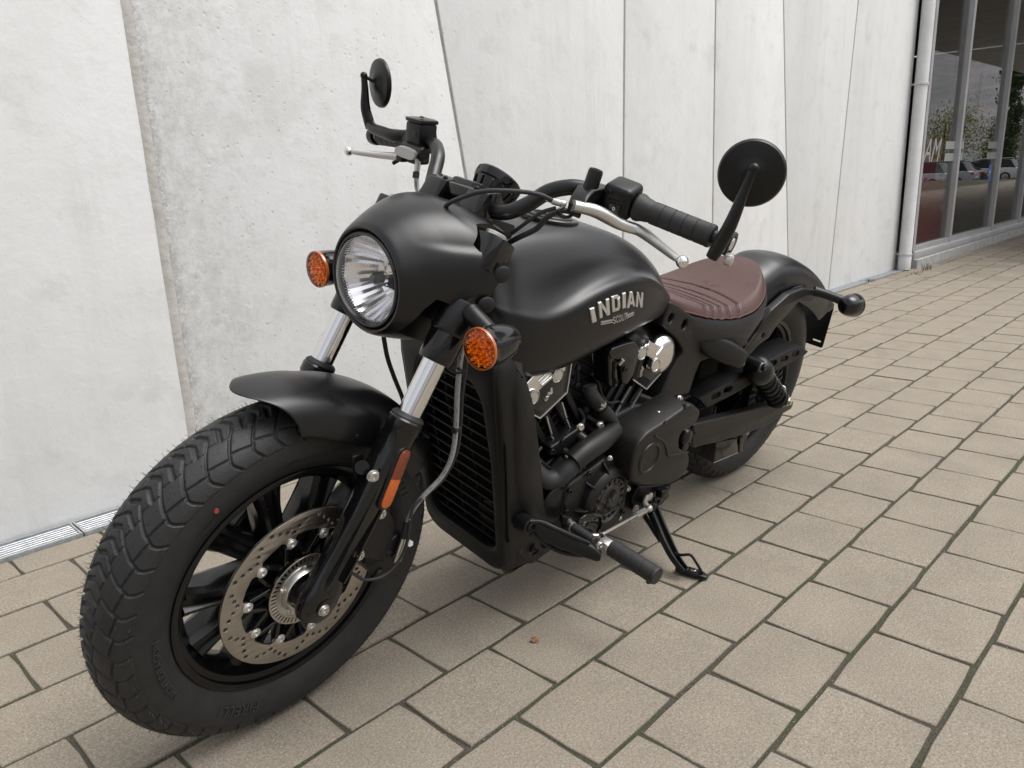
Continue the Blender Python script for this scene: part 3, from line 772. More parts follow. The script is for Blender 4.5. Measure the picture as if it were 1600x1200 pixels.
# ---------------------------------------------------------------- fork
def FK(s, f=0., y=0.): return AX + UX * s + FX * f + Vector((0, y, 0))
def sect(s, a, b, yc, f0=0., n=20, e=2.6):
    out = []
    for i in range(n):
        t = 2 * math.pi * i / n; c, q = math.cos(t), math.sin(t)
        out.append(FK(s, f0 + a * math.copysign(abs(c) ** (2 / e), c), yc + b * math.copysign(abs(q) ** (2 / e), q)))
    return out
def fork_leg(sg):
    yc = .1215 * sg
    rings = [sect(-.036, .012, .010, yc - .004 * sg, 0, e=2.4), sect(-.033, .024, .017, yc - .004 * sg, e=3), sect(-.02, .033, .021, yc - .003 * sg, e=3), sect(.0, .0355, .0225, yc - .003 * sg, e=3.2), sect(.022, .034, .022, yc - .002 * sg, e=3.2), sect(.045, .029, .019, yc - .006 * sg, e=3.4),
             sect(.10, .0275, .020, yc - .003 * sg, e=3.4), sect(.17, .0285, .023, yc, e=3.4), sect(.235, .030, .026, yc, e=3.2), sect(.262, .030, .027, yc, e=2.8), sect(.285, .0285, .0285, yc, e=2.1), sect(.318, .029, .029, yc, e=2), sect(.322, .031, .031, yc, e=2), sect(.338, .031, .031, yc, e=2), sect(.341, .029, .029, yc, e=2), sect(.3415, .021, .021, yc, e=2)]
    o = part('fork_slider', loft(rings), gloss, st=True, ang=28)
    # raised rib with a groove down the outer face
    for f0, f1, s0, s1 in ((.0105, .0165, .03, .255), (-.0185, -.0140, .045, .235)):
        rib = [[FK(s, f, yc + sg * (bb)) for f, bb in ((f0 - .002, .012), (f0, .0225 + .0035 * t), (f1, .0225 + .0035 * t), (f1 + .002, .012))] for s, t in ((s0, -.6), (s0 + .02, 0), ((s0 + s1) / 2, .6), (s1 - .02, 1.05), (s1, .2))]
        subp('slider_rib', loft(rib, True), gloss, o, ang=30)
    subp('dust_seal', lathe([(.0205, .0), (.0285, .0), (.029, .003), (.027, .006), (.0235, .009), (.0208, .010)], FK(.3405, 0, yc), UX, 32), rub2, o)
    part('fork_tube', cyl(FK(.30, 0, yc), FK(.672, 0, yc), .0205, 40), chrome, st=True)
    part('fork_tube_cover', lathe([(.0215, 0), (.0285, .001), (.0305, .006), (.031, .060), (.0300, .063), (.0285, .068), (.0285, .15)], FK(.445, 0, yc), UX, 40), gloss, st=True)
    return o
for sg in (1, -1):
    leg = fork_leg(sg)
    subp('axle_clamp', J(lathe([(0, 0), (.016, 0), (.0165, .004), (.015, .005), (0, .005)], (AX.x, sg * .139, AX.z), (0, sg, 0), 28)), gloss, leg)
    part('upper_clamp', bev(loft([[FK(.555 + dz_, f, sg * y) for f, y in ((-.028, .100), (.020, .092), (.030, .105), (.030, .143), (.018, .155), (-.020, .153), (-.030, .145))] for dz_ in (.060, .118)]), .004, 2, 20), gloss, st=True)
    part('fork_cap', J(lathe([(0, 0), (.019, 0), (.019, .006), (.016, .008), (.013, .008), (.011, .006), (0, .006)], FK(.673, 0, .1215 * sg), UX, 24)), satalu, st=True)
    # lower triple clamp wrap
    part('lower_clamp', loft([[FK(s, .034 * math.cos(t) * k_, sg * (.1215 + .033 * math.sin(t) * k_)) for t in [2 * math.pi * i / 28 for i in range(28)]] for s, k_ in ((.495, .86), (.498, .98), (.502, 1.02), (.552, 1.02), (.556, .98), (.558, .86))]), satin, st=True)
bolt(FK(-.003, .004, .1430), (0, 1, 0), .0085, .006, st=True)
bolt((1.4844, 0.1470, 0.5522), (.3, 1, .1), .0085, .007, st=True)
bolt((1.4544, 0.1380, 0.4613), (0, 1, 0), .0085, .006, st=True)
bolt((1.4956, 0.1380, 0.3945), (0, 1, 0), .0085, .006, st=True)
part('triple_tree', J(bev(loft([[FK(s, f, y) for f, y in ((-.02, -.12), (.03, -.12), (.035, -.04), (.02, 0), (.035, .04), (.03, .12), (-.02, .12), (-.055, .04), (-.055, -.04))] for s in (.505, .545)]), .004, 2), bev(loft([[FK(s, f, y) for f, y in ((-.02, -.11), (.02, -.11), (.02, .11), (-.02, .11), (-.055, .04), (-.055, -.04))] for s in (.625, .66)]), .004, 2), cyl(FK(.49, -.05), FK(.63, -.05), .022, 24)), dark, st=True)
# ---------------------------------------------------------------- front mudguard
def fender_grid():
    secp = [(-.0835, -.086), (-.0845, -.070), (-.083, -.055), (-.078, -.038), (-.069, -.023), (-.054, -.0105), (-.035, -.004), (-.017, -.001), (0, 0), (.017, -.001), (.035, -.004), (.054, -.0105), (.069, -.023), (.078, -.038), (.083, -.055), (.0845, -.070), (.0835, -.086)]
    n = 60; rings = []
    for i in range(n + 1):
        t = i / n; r0 = .369 - .012 * min(1, t * 3.2) - .006 * t; ring = []
        for y, dr in secp:
            lat = abs(y) / .0845; lift = .000 if dr > -.03 else 0
            a = R(77.5 + 10.5 * lat ** 1.7 + (137 + 12 * lat ** 2 - 77.5 - 10.5 * lat ** 1.7) * t)
            edge = (-.064 - .012 * math.sin(math.pi * min(1, t * 1.15)) ** 1) if dr < -.08 else dr
            if dr < -.08: edge = -.071 - .018 * min(1, max(0, t - .0) * 3) + .0 * t
            if dr == -.070: edge = -.062 - .008 * min(1, t * 3)
            r = r0 + edge
            ring.append((AX.x + r * math.cos(a), y * (.93 + .07 * min(1, t * 4)), AX.z + r * math.sin(a)))
        rings.append(ring)
    return loft(rings, closed=False)
def solid(vf, th, n=0):
    me = bpy.data.meshes.new('t'); me.from_pydata([tuple(v) for v in vf[0]], [], vf[1])
    o = bpy.data.objects.new('t', me); COL.objects.link(o)
    md = o.modifiers.new('s', 'SOLIDIFY'); md.thickness = th; md.offset = 0
    if n: m2 = o.modifiers.new('u', 'SUBSURF'); m2.levels = n; m2.render_levels = n
    dg = bpy.context.evaluated_depsgraph_get(); ev = o.evaluated_get(dg); m3 = ev.to_mesh()
    r = ([tuple(v.co) for v in m3.vertices], [tuple(p.vertices) for p in m3.polygons])
    ev.to_mesh_clear(); bpy.data.objects.remove(o); bpy.data.meshes.remove(me); return r
fen = part('front_mudguard', solid(fender_grid(), .0026, 1), satin, st=True, ang=50)
for sg in (1, -1):
    subp('mudguard_bracket', bev(loft([[(x, sg * y, z) for x, z in ((1.484, .560), (1.462, .560), (1.452, .520), (1.470, .508))] for y in (.082, .094)]), .002, 1), dark, fen)
    b = bolt((1.470, sg * .0835, .590), (0, sg, 0), .004, .003, fen, m=dark)
    part('mudguard_mount', ctube([(1.455, sg * .088, .525), (1.470, sg * .098, .538), (1.483, sg * .118, .552)], [.013, .011, .012], 5, 14), gloss, st=True)
# ---------------------------------------------------------------- amber side reflector
ra, rb_ = Vector((1.4228, 0.1495, 0.5699)), Vector((1.4552, 0.1495, 0.4900))
rd = (rb_ - ra).normalized(); mid_ = (ra + rb_) / 2; nn_ = Vector((-.10, 1, .05)).normalized(); nn_ = (nn_ - rd * nn_.dot(rd)).normalized()
for sg in (1, -1):
    MM = basis(Vector((mid_.x, sg * mid_.y, mid_.z)), Vector((rd.x, sg * rd.y, rd.z)), Vector((rd.x, sg * rd.y, rd.z)).cross(Vector((nn_.x, sg * nn_.y, nn_.z))) * -1, Vector((nn_.x, sg * nn_.y, nn_.z)))
    Lr = (rb_ - ra).length + .020
    ho = part('side_reflector', tf(plate(slot(0, 0, Lr + .010, .034, 0, 8), [], .010, .002), MM @ Matrix.Translation((0, 0, -.009))), dark, st=True)
    half = [(p[0], p[1]) for p in slot(0, 0, Lr, .0235, 0, 8)]
    lo_ = [p for p in half if p[0] > 0] ; up_ = [p for p in half if p[0] <= 0]
    subp('reflector_lens', tf(plate([(0, -.01175)] + sorted([p for p in half if p[0] > 0], key=lambda p: math.atan2(p[1], p[0] - .02)) + [(0, .01175)], [], .004, .0008), MM), reflo, ho)
    subp('reflector_lens', tf(plate([(-.0004, .01175)] + sorted([p for p in half if p[0] < 0], key=lambda p: math.atan2(p[1], p[0] + .02) % (2 * math.pi)) + [(-.0004, -.01175)], [], .004, .0008), MM), refld, ho)
# ---------------------------------------------------------------- brake caliper, hoses
cal = part('brake_caliper', J(slab([(1.4097, 0.1000, 0.3970)[0::2], (1.3574, 0.1000, 0.3521)[0::2], (1.3387, 0.1000, 0.2911)[0::2], (1.3799, 0.1000, 0.2587)[0::2], (1.4310, 0.1000, 0.2929)[0::2], (1.4603, 0.1000, 0.3437)[0::2], (1.4447, 0.1000, 0.3852)[0::2]], .048, .112, .012, .006),
    slab([(1.462, .475), (1.435, .470), (1.400, .405), (1.420, .330), (1.480, .372), (1.503, .395), (1.494, .415), (1.458, .440)], .105, .122, .008, .003)), dark, st=True, ang=30)
subp('piston_cover', cyl((1.392, .11, .352), (1.392, .118, .352), .024, 28, .002), dark, cal)
subp('piston_cover', cyl((1.425, .11, .300), (1.425, .117, .300), .012, 20, .002), dark, cal)
subp('banjo_fitting', J(cyl((1.3942, 0.1250, 0.3368), (1.3827, 0.1250, 0.3743), .0062, 14), lathe([(.0, 0), (.010, 0), (.010, .006), (0, .006)], (1.3940, 0.1220, 0.3291), (0, 1, 0), 16)), alu, cal)
subp('banjo_bolt', cyl((1.3596, 0.1180, 0.3420), (1.3713, 0.1300, 0.3549), .0065, 6), boltm, cal)
subp('hose_sleeve', cyl((1.3838, 0.1250, 0.3706), (1.3781, 0.1250, 0.4046), .0066, 14), rub2, cal)
hp = [(1.3792, 0.1250, 0.4009), (1.3709, 0.1280, 0.4267), (1.3529, 0.1350, 0.4546), (1.3199, 0.1420, 0.4862), (1.3039, 0.1460, 0.5265), (1.2978, 0.1420, 0.5775), (1.2998, 0.1380, 0.6394), (1.3005, 0.1360, 0.6996), (1.2923, 0.1300, 0.7250), (1.2722, 0.1100, 0.7429)]
hose = part('brake_hose', ctube(hp, .0047, 8, 12), hosew, st=True)
# black print on the hose: short bars and characters
P_ = spl(hp, 14); pr = []
i = 6
while i < len(P_) - 12:
    a, b = P_[i], P_[i + 1]; t = (b - a).normalized(); view = Vector((.70, .75, .55)); w = (view - t * view.dot(t)).normalized()
    q = t.cross(w)
    for s in (0,):
        o_ = a + w * .00455 + q * .0022 * s
        L = .009 if (i // 16) % 2 == 0 else .0022
        pr.append(([tuple(o_ - q * .0006 - t * L / 2 - w * .0004), tuple(o_ + q * .0006 - t * L / 2 - w * .0004), tuple(o_ + q * .0006 + t * L / 2 + w * 0), tuple(o_ - q * .0006 + t * L / 2), tuple(o_ - q * .0003 + w * .0004 - t * L / 2), tuple(o_ + q * .0003 + w * .0004 + t * L / 2)], [(0, 1, 5, 4), (1, 2, 5), (2, 3, 5), (3, 0, 4, 5)]))
    i += 6 if (i // 16) % 2 == 0 else 3
subp('hose_print', J(*pr), hosepr, hose, smooth=False, kind='stuff')
part('speed_sensor_cable', ctube([(1.53, .095, .345), (1.4927, 0.1120, 0.3397), (1.4643, 0.1220, 0.3145), (1.4291, 0.1320, 0.3127), (1.4017, 0.1360, 0.3330), (1.3871, 0.1380, 0.3672), (1.3844, 0.1380, 0.4149)], .0030, 8, 10), rub2, st=True)
part('clutch_cable', ctube([(1.3849, 0.1380, 0.4192), (1.3699, 0.1350, 0.4439), (1.3143, 0.1380, 0.4724), (1.2895, 0.1420, 0.5195), (1.2840, 0.1400, 0.5722), (1.2868, 0.1380, 0.6358), (1.2814, 0.1340, 0.6882), (1.2751, 0.1250, 0.7253), (1.2677, 0.1100, 0.7538)], .0030, 8, 10), rub2, st=True)
part('hose_clip', J(bev(box((1.2964, 0.1410, 0.5739), (.013, .012, .012)), .001, 1)), rub2, st=True)
part('hose_bracket', J(ctube([(1.3260, 0.1350, 0.6958), (1.3117, 0.1400, 0.6872), (1.2915, 0.1400, 0.6846)], .0022, 4, 8), ring_((1.3008, 0.1380, 0.6885), UX, .008, .0055, .004, 16)), dark, st=True)
part('brake_line', ctube([(1.3286, -0.0300, 0.6934), (1.3161, -0.0300, 0.6502), (1.2953, -0.0300, 0.6034), (1.2720, -0.0300, 0.5565), (1.2463, -0.0300, 0.4953), (1.20, -.02, .45)], .0042, 8, 10), rub2, st=True)

# ---------------------------------------------------------------- headlight nacelle
def boolean(a, b):
    def ob(vf):
        me = bpy.data.meshes.new('t'); me.from_pydata([tuple(v) for v in vf[0]], [], vf[1])
        bm = bmesh.new(); bm.from_mesh(me); bmesh.ops.recalc_face_normals(bm, faces=bm.faces); bm.to_mesh(me); bm.free()
        o = bpy.data.objects.new('t', me); COL.objects.link(o); return o
    A, B = ob(a), ob(b); md = A.modifiers.new('b', 'BOOLEAN'); md.object = B; md.operation = 'DIFFERENCE'; md.solver = 'EXACT'
    dg = bpy.context.evaluated_depsgraph_get(); ev = A.evaluated_get(dg); m3 = ev.to_mesh()
    r = ([tuple(v.co) for v in m3.vertices], [tuple(p.vertices) for p in m3.polygons])
    ev.to_mesh_clear(); bpy.data.objects.remove(A); bpy.data.objects.remove(B); return r
HC = Vector((1.400, 0, .821))
cow = [(1.401, .0885, .910, .7325, 2.0), (1.396, .0925, .9145, .7285, 2.0), (1.385, .0985, .921, .724, 2.0), (1.365, .109, .931, .718, 2.03), (1.342, .122, .9395, .713, 2.1), (1.315, .136, .946, .709, 2.2), (1.285, .149, .949, .708, 2.35), (1.255, .157, .947, .710, 2.5), (1.225, .159, .939, .715, 2.6), (1.19, .156, .922, .722, 2.6)]
def cint(x):
    xs = [c[0] for c in cow][::-1]
    return [float(np.interp(x, xs, [c[k] for c in cow][::-1])) for k in range(1, 5)]
NS, NT = 44, 168
rings = []
ip = spl([(c[0], c[1], c[2]) for c in cow], 8); ip2 = spl([(c[3], c[4], 0) for c in cow], 8)
for p, p2 in zip(ip, ip2):
    x, a, zt = p; zb, e, _ = p2; zc = .821 + (zt + zb - 1.642) * .35; ring = []
    for j in range(NT):
        t = 2 * math.pi * j / NT; s, c = math.sin(t), math.cos(t)
        y = a * math.copysign(abs(s) ** (2 / e), s); h = (zt - zc) if c > 0 else (zc - zb); z = zc + h * math.copysign(abs(c) ** (2 / e), c)
        # side panel stands 4 mm proud below a soft crease
        f = max(0, min(1, (1.372 - x) / .045)); g = max(0, min(1, (.906 - (1.40 - x) * .06 - z) / .012)); g = g * g * (3 - 2 * g)
        y *= 1 + .055 * f * (g - .62) * min(1, max(0, abs(y) - .02) / .05)
        ring.append((x, y, z))
    rings.append(ring)
inner = [[(x, r * math.sin(2 * math.pi * j / NT), .821 + r * math.cos(2 * math.pi * j / NT)) for j in range(NT)] for r, x in ((.060, 1.32), (.0815, 1.33), (.0815, 1.390), (.0815, 1.400), (.0835, 1.4025), (.0865, 1.403))]
cwl = loft(inner + rings)
cutA = [(1.45, .60), (1.402, .72), (1.385, .752), (1.366, .800), (1.352, .818), (1.340, .814), (1.293, .789), (1.264, .832), (1.232, .876), (1.1, .84), (1.1, .60)]
cutB = [(1.10, .84), (1.232, .874), (1.282, .893), (1.286, .902), (1.272, .915), (1.258, .932), (1.238, .960), (1.22, 1.0), (1.1, 1.0)]
def prism(poly, y0, y1): return loft([[(x, y, z) for x, z in poly] for y in (y0, y1)])
cwl = boolean(cwl, prism([p for p in cutA if True], .068, .3)); cwl = boolean(cwl, prism(cutA, -.3, -.068))
cwl = boolean(cwl, prism(cutB, .100, .3)); cwl = boolean(cwl, prism(cutB, -.3, -.100))
cowl = part('headlight_cowl', cwl, satin, st=True, ang=32)
for sg in (1, -1):
    for p in ((1.2613, 0.1570, 0.8590), (1.2908, 0.1570, 0.8110)):
        c = Vector((p[0], sg * p[1], p[2]))
        subp('rubber_grommet', J(lathe([(0, -.01), (.008, -.01), (.0095, -.002), (.0135, 0), (.0150, .003), (.0145, .006), (.011, .008), (0, .0085)], c - Vector((.012, 0, 0)), (.45, sg, -.15), 22)), rub2, cowl)
hl = wheel_root('headlight', True)
subp('headlight_bezel', lathe([(.0815, -.045), (.0820, -.006), (.0805, -.001), (.0775, .0035), (.0745, .0035), (.0728, .001), (.0720, -.006), (.0722, -.03)], HC, (1, 0, 0), 72), gloss, hl)
# reflector bowl: facets in rows and columns like a free-form reflector
def bowl():
    V, F = [], []
    nr, na = 9, 56
    rr = [.010, .022, .033, .043, .052, .059, .0645, .0685, .0715]
    for i in range(nr):
        for j in range(na):
            a = 2 * math.pi * (j + .5 * 0) / na; r = rr[i]; x = -.088 + .078 * (r / .0715) ** 2 + (.0016 if j % 4 == 0 else -.0004) * (r / .07)
            V.append((HC.x + x, r * math.sin(a), HC.z + r * math.cos(a)))
    for i in range(nr - 1):
        for j in range(na): k = (j + 1) % na; F.append((i * na + j, (i + 1) * na + j, (i + 1) * na + k, i * na + k))
    F.append(tuple(range(na))); return V, F
mirr = mat('reflector_mirror', (.92, .92, .93), .11, .93)
subp('reflector_bowl', bowl(), mirr, hl, ang=5)
subp('reflector_flutes', J(*[box((HC.x - .0085, .0700 * math.sin(R(a)), HC.z + .0700 * math.cos(R(a))), (.010, .0012, .0012)) for a in range(0, 360, 4)]), mirr, hl, smooth=False, kind='stuff')
subp('bulb_shield', J(lathe([(0, .012), (.006, .011), (.0095, .006), (.0105, 0), (.0100, -.010), (0, -.010)], HC + Vector((-.022, 0, 0)), (1, 0, 0), 24), ctube([HC + Vector((-.028, 0, -.004)), HC + Vector((-.04, 0, -.016)), HC + Vector((-.052, 0, -.02))], .0013, 4, 8)), mat('bulb_shield_grey', (.12, .12, .125), .35, .6), hl)
subp('pilot_bulb', J(lathe([(0, .010), (.004, .008), (.0052, 0), (.0075, -.002), (.0075, -.008), (0, -.008)], HC + Vector((-.050, .027, -.030)), (1, 0, 0), 18)), dark, hl)
subp('headlight_lens', lathe([(.0735, -.004), (.0722, .004), (.068, .010), (.058, .0165), (.045, .021), (.028, .0245), (.012, .026), (0, .0262)], HC, (1, 0, 0), 64), lampglass, hl)
# ---------------------------------------------------------------- front turn signals
def signal(face, sg, ax, r, L, lensm, back=False, stalk=None, st=True):
    root = wheel_root('turn_signal', st)
    f = Vector((face[0], sg * face[1], face[2])); ax = Vector((ax[0], sg * ax[1], ax[2])).normalized()
    prof = [(0, -L), (r * .25, -L * .985), (r * .5, -L * .93), (r * .72, -L * .80), (r * .88, -L * .60), (r * .965, -L * .38), (r, -L * .15), (r * 1.005, -.004), (r * 1.02, -.003), (r * 1.02, .001), (r * .97, .001)]
    subp('signal_housing', lathe(prof, f, ax, 44), gloss, root)
    subp('signal_lens', lathe([(r * .985, -.001), (r * .985, .003), (r * .94, .0055), (r * .8, .0075), (r * .5, .009), (0, .0095)], f, ax, 44), lensm, root)
    if not back:
        # clusters of little faceted cups behind the lens
        u = ax.orthogonal().normalized(); w = ax.cross(u); cups = [lathe([(0, -.006), (r * .95, -.006)], f, ax, 30)]
        for i in range(-4, 5):
            for j in range(-4, 5):
                a = i + .5 * (j % 2); c = f + (u * a * .0078 + w * j * .0068)
                if (c - f).length < r * .90:
                    q_ = (i * 7 + j * 3) % 5; cups.append(lathe([(0, -.0050 + q_ * .0006), (.0030, .0004 + q_ * .0004), (.0043, -.0030)], c + u * .0004 * q_, (ax + u * .25 * (q_ - 2) * .5 + w * .2 * ((i + j) % 3 - 1)), 5))
        subp('signal_facets', J(*cups), amberin, root, smooth=False, kind='stuff')
        subp('signal_leds', J(*[sph(f + u * i * .0118 + w * (j + .5 * (i % 2)) * .0118 + ax * .0004, .0017, 5) for i in range(-2, 3) for j in range(-3, 3) if ((u * i * .0118 + w * (j + .5 * (i % 2)) * .0118).length < r * .84)]), mat('led_dark', (.10, .03, .008), .3), root, smooth=False, kind='stuff')
    subp('signal_rim', lathe([(r * .98, -.002), (r * 1.03, -.001), (r * 1.045, .0015), (r * 1.02, .004), (r * .96, .004)], f, ax, 44), mat('amber_rim', (.42, .10, .02), .2, coat=1) if not back else gloss, root)
    if stalk: subp('signal_stalk', ctube([Vector((p[0], sg * p[1], p[2])) for p in stalk[0]], stalk[1], 5, 18), dark, root)
    return root
for sg in (1, -1):
    signal((1.341, .2135, .7665), sg, (1, .02, -.01), .0335, .088, amber, stalk=([(1.305, .150, .800), (1.306, .165, .794), (1.303, .190, .782), (1.300, .205, .775)], [.017, .0165, .0155, .0150]))
# ---------------------------------------------------------------- handlebar and controls
HB = [(1.190, 0, .935), (1.190, .06, .935), (1.181, .095, .940), (1.157, .118, .958), (1.132, .138, .982), (1.110, .168, .995), (1.092, .200, .996), (1.075, .24, .990), (1.063, .30, .983), (1.045, .42, .968)]
hb = [(p[0], -p[1], p[2]) for p in HB[:0:-1]] + HB
part('handlebar', ctube(hb, [.011] * 4 + [.0135] * 11 + [.011] * 4, 8, 24), satin, st=True)
for sg in (1, -1):
    part('handlebar_riser', J(bev(loft([[(x, sg * y, z) for x, z in ((1.262, .880), (1.225, .872), (1.167, .940), (1.176, .958), (1.205, .960))] for y in (.030, .072)]), .004, 2), bev(loft([[(x, sg * y, z) for x, z in ((1.222, .915), (1.168, .945), (1.180, .968), (1.212, .968), (1.236, .935))] for y in (.027, .075)]), .003, 2)), gloss, st=True)
    for z_ in (0, 1): bolt((1.205 - .028 * z_, sg * .038, .969 - .006 * z_), (.2, 0, 1), .004, .003, st=True, m=dark)
part('clamp_bridge', bev(loft([[(x, y, z) for x, z in ((1.215, .945), (1.172, .950), (1.180, .966), (1.21, .966))] for y in (-.03, .03)]), .003, 2), gloss, st=True)
# gauge
gc = Vector((1.1608, 0.0545, 0.9950)); gc = Vector((gc.x, 0, .992)); gax = Vector((-.62, 0, .78)).normalized()
gp = Vector((1.1083, -0.0000, 0.9660)); gq = gp
gauge = part('speedometer', lathe([(0, -.062), (.020, -.062), (.024, -.058), (.033, -.040), (.0395, -.020), (.0420, -.012), (.0455, -.010), (.0465, -.004), (.0465, .004), (.0440, .007), (.0425, .006), (.0425, .002)], gq, gax, 26), gloss, st=True, ang=20)
subp('gauge_glass', lathe([(0, .003), (.0425, .003), (.0425, .0045), (0, .006)], gq, gax, 40), gloss, gauge)
for k in range(7):
    a = R(-60 + 30 * k); u = Vector((0, 1, 0)); w = gax.cross(u)
    d = u * math.cos(a) - w * math.sin(a)
    subp('gauge_fin', bev(loft([[gq + d * r + gax * h + gax.cross(d) * s for r, h in ((.022, -.056), (.036, -.030), (.0425, -.013), (.0445, -.016), (.036, -.046), (.024, -.062))] for s in (-.0012, .0012)]), .0004, 1), gloss, gauge)
part('gauge_bracket', bev(loft([[(x, y, z) for x, z in ((1.215, .925), (1.13, .93), (1.12, .955), (1.19, .975))] for y in (-.036, .036)]), .006, 2), gloss, st=True)
part('ignition_housing', J(bev(loft([[(x, y, z) for x, z in ((1.24, .86), (1.13, .875), (1.12, .905), (1.20, .93), (1.25, .90))] for y in (-.07, .07)]), .008, 2)), dark, st=True)
# left grip, switch box, clutch lever
gd = (Vector(HB[-1]) - Vector((1.066, .285, .9845))).normalized()
G0 = Vector((1.0665, .282, .9845))
def grip(sg):
    prof = [(.0115, -.008), (.0220, -.008), (.0232, -.005), (.0228, .000), (.0200, .007), (.0186, .016)]
    for k in range(5):
        s = .020 + k * .0200; prof += [(.0174, s), (.0174, s + .0014), (.0186, s + .0022), (.0187, s + .0175), (.0186, s + .0192)]
    prof += [(.0182, .120), (.0190, .1225), (.0190, .1265), (.0180, .129), (.011, .129)]
    m_ = Vector((1, sg, 1))
    g = part('grip', lathe([(r, h) for r, h in prof], Vector((G0.x, sg * G0.y, G0.z)), Vector((gd.x, sg * gd.y, gd.z)), 36), rub2, st=True, ang=25)
    e = G0 + gd * .129
    subp('bar_end', J(lathe([(0, 0), (.0105, 0), (.0105, .012), (.0125, .014), (.0125, .030), (.010, .034), (0, .034)], Vector((e.x, sg * e.y, e.z)), Vector((gd.x, sg * gd.y, gd.z)), 28)), satalu, g)
for sg in (1, -1): grip(sg)
M_sw = basis(Vector((1.0765, .245, .9905)), Vector((.97, .10, -.22)).normalized(), gd, Vector((.97, .10, -.22)).normalized().cross(gd))
def ortho(M):
    x = Vector((M[0][0], M[1][0], M[2][0])); y = gd; x = (x - y * x.dot(y)).normalized(); return basis(M.translation, x, y, x.cross(y))
M_sw = ortho(M_sw)
def rbox(c, s, w, seg=3): return bev(box(c, s), w, seg)
sw = part('switch_housing', tf(J(rbox((-.001, .002, .002), (.052, .052, .056), .010, 4)), M_sw), dark, st=True)
subp('rocker_frame', tf(J(rbox((.0255, .006, -.004), (.004, .030, .026), .002, 2)), M_sw), dark, sw)
rk = subp('rocker_switch', tf(rbox((.0290, .006, -.004), (.005, .022, .016), .0015, 2), M_sw), gloss, sw)
subp('rocker_mark', tf(tf(text('0', .010, .0003), basis((.0317, .006, -.004), (0, 1, 0), (0, 0, 1), (1, 0, 0))), M_sw), whitem, sw, smooth=False)
bolt(M_sw @ Vector((.0245, -.010, .018)), M_sw.to_3x3() @ Vector((1, -.0, .2)), .0052, .004, st=True, m=dark)
sw2 = part('throttle_housing', mir(tf(rbox((-.001, .002, .002), (.050, .050, .054), .010, 4), M_sw)), dark, st=True)
# clutch perch with the stubby choke-like post
pc = Vector((1.098, .203, .996))
perch = part('clutch_perch', J(bev(loft([[Vector(p) + Vector((0, dy, 0)) * 1 for p in ((1.122, .198, 1.004), (1.075, .203, 1.008), (1.066, .203, .985), (1.082, .200, .972), (1.120, .200, .975), (1.150, .210, .969), (1.160, .214, .978), (1.145, .208, .992))] for dy in (-.014, .020)]), .005, 3)), dark, st=True)
subp('mirror_boss', lathe([(0, 0), (.0135, 0), (.0130, .010), (.0125, .040), (.0105, .044), (.0075, .044), (.0070, .041), (0, .041)], (1.1136, 0.2050, 0.9903), (-.12, .10, 1), 22), dark, perch)
lv = [(1.150, .205, .975), (1.150, .235, .9735), (1.146, .262, .970), (1.138, .285, .966), (1.128, .305, .963)]
lp = [(1.1559, 0.2070, 0.9768), (1.1227, 0.2320, 0.9711), (1.0899, 0.2620, 0.9548), (1.0714, 0.2920, 0.9491), (1.0933, 0.3450, 0.9425), (1.1213, 0.3900, 0.9400), (1.1288, 0.4050, 0.9393)]
lr = [(.0095, .032), (.0105, .032), (.0100, .026), (.0092, .0200), (.0072, .0140), (.0058, .0105), (.0050, .0080)]
def lever(sg):
    P = spl(lp, 6); W_ = spl([(a, b, 0) for a, b in lr], 6); rings = []
    for i, p in enumerate(P):
        a = P[max(0, i - 1)]; b = P[min(len(P) - 1, i + 1)]; t = (b - a).normalized(); up = Vector((-.25, -.1, 1)); up = (up - t * up.dot(t)).normalized(); sd = t.cross(up)
        th, wd = W_[i].x, W_[i].y; ring = []
        for k in range(16):
            q = 2 * math.pi * k / 16; c, s = math.cos(q), math.sin(q)
            v = p + up * th * math.copysign(abs(c) ** .75, c) + sd * wd * .62 * math.copysign(abs(s) ** .75, s); ring.append((v.x, sg * v.y, v.z))
        rings.append(ring)
    b = Vector(lp[-1]); b = b + (b - Vector(lp[-2])).normalized() * .006
    o = part('clutch_lever' if sg > 0 else 'brake_lever', loft(rings), satalu, st=True, ang=50)
    subp('lever_ball', sph((b.x, sg * b.y, b.z), .0098, 16), polish, o)
    pv = (1.1473, 0.2130, 0.9735)
    subp('lever_pivot', lathe([(0, 0), (.0085, 0), (.0085, .002), (.006, .0025), (0, .0025)], Vector((pv[0], sg * pv[1], pv[2] + .0062)), (-.25, -.1 * sg, 1), 20), alu, o)
for sg in (1, -1): lever(sg)
part('cable_adjuster', J(lathe([(.0045, 0), (.0065, .001), (.0065, .008), (.0055, .009), (.0055, .022), (.0035, .026), (.0035, .034)], (1.1595, 0.1980, 0.9759), Vector((1.1722, 0.1780, 0.9782)) - Vector((1.1595, 0.1980, 0.9759)), 18)), alu, st=True)
part('throttle_cable', ctube([(1.1714, 0.1800, 0.9786), (1.1900, 0.1680, 0.9862), (1.2094, 0.1500, 0.9883), (1.2354, 0.1250, 0.9860), (1.2531, 0.1000, 0.9802), (1.2657, 0.0750, 0.9678), (1.2819, 0.0550, 0.9526), (1.2826, 0.0400, 0.9341)], .0038, 8, 12), rub2, st=True)
part('switch_wiring', ctube([(1.1200, 0.2000, 0.9553), (1.1464, 0.1850, 0.9622), (1.1606, 0.1650, 0.9475), (1.1659, 0.1500, 0.9245), (1.1732, 0.1200, 0.9016), (1.1612, 0.0900, 0.8830)], .0048, 7, 12), rub2, st=True)
part('switch_wiring', ctube([(1.1682, 0.1850, 0.9681), (1.1794, 0.1650, 0.9565), (1.1859, 0.1400, 0.9324), (1.1798, 0.1100, 0.9074)], .0034, 7, 12), rub2, st=True)
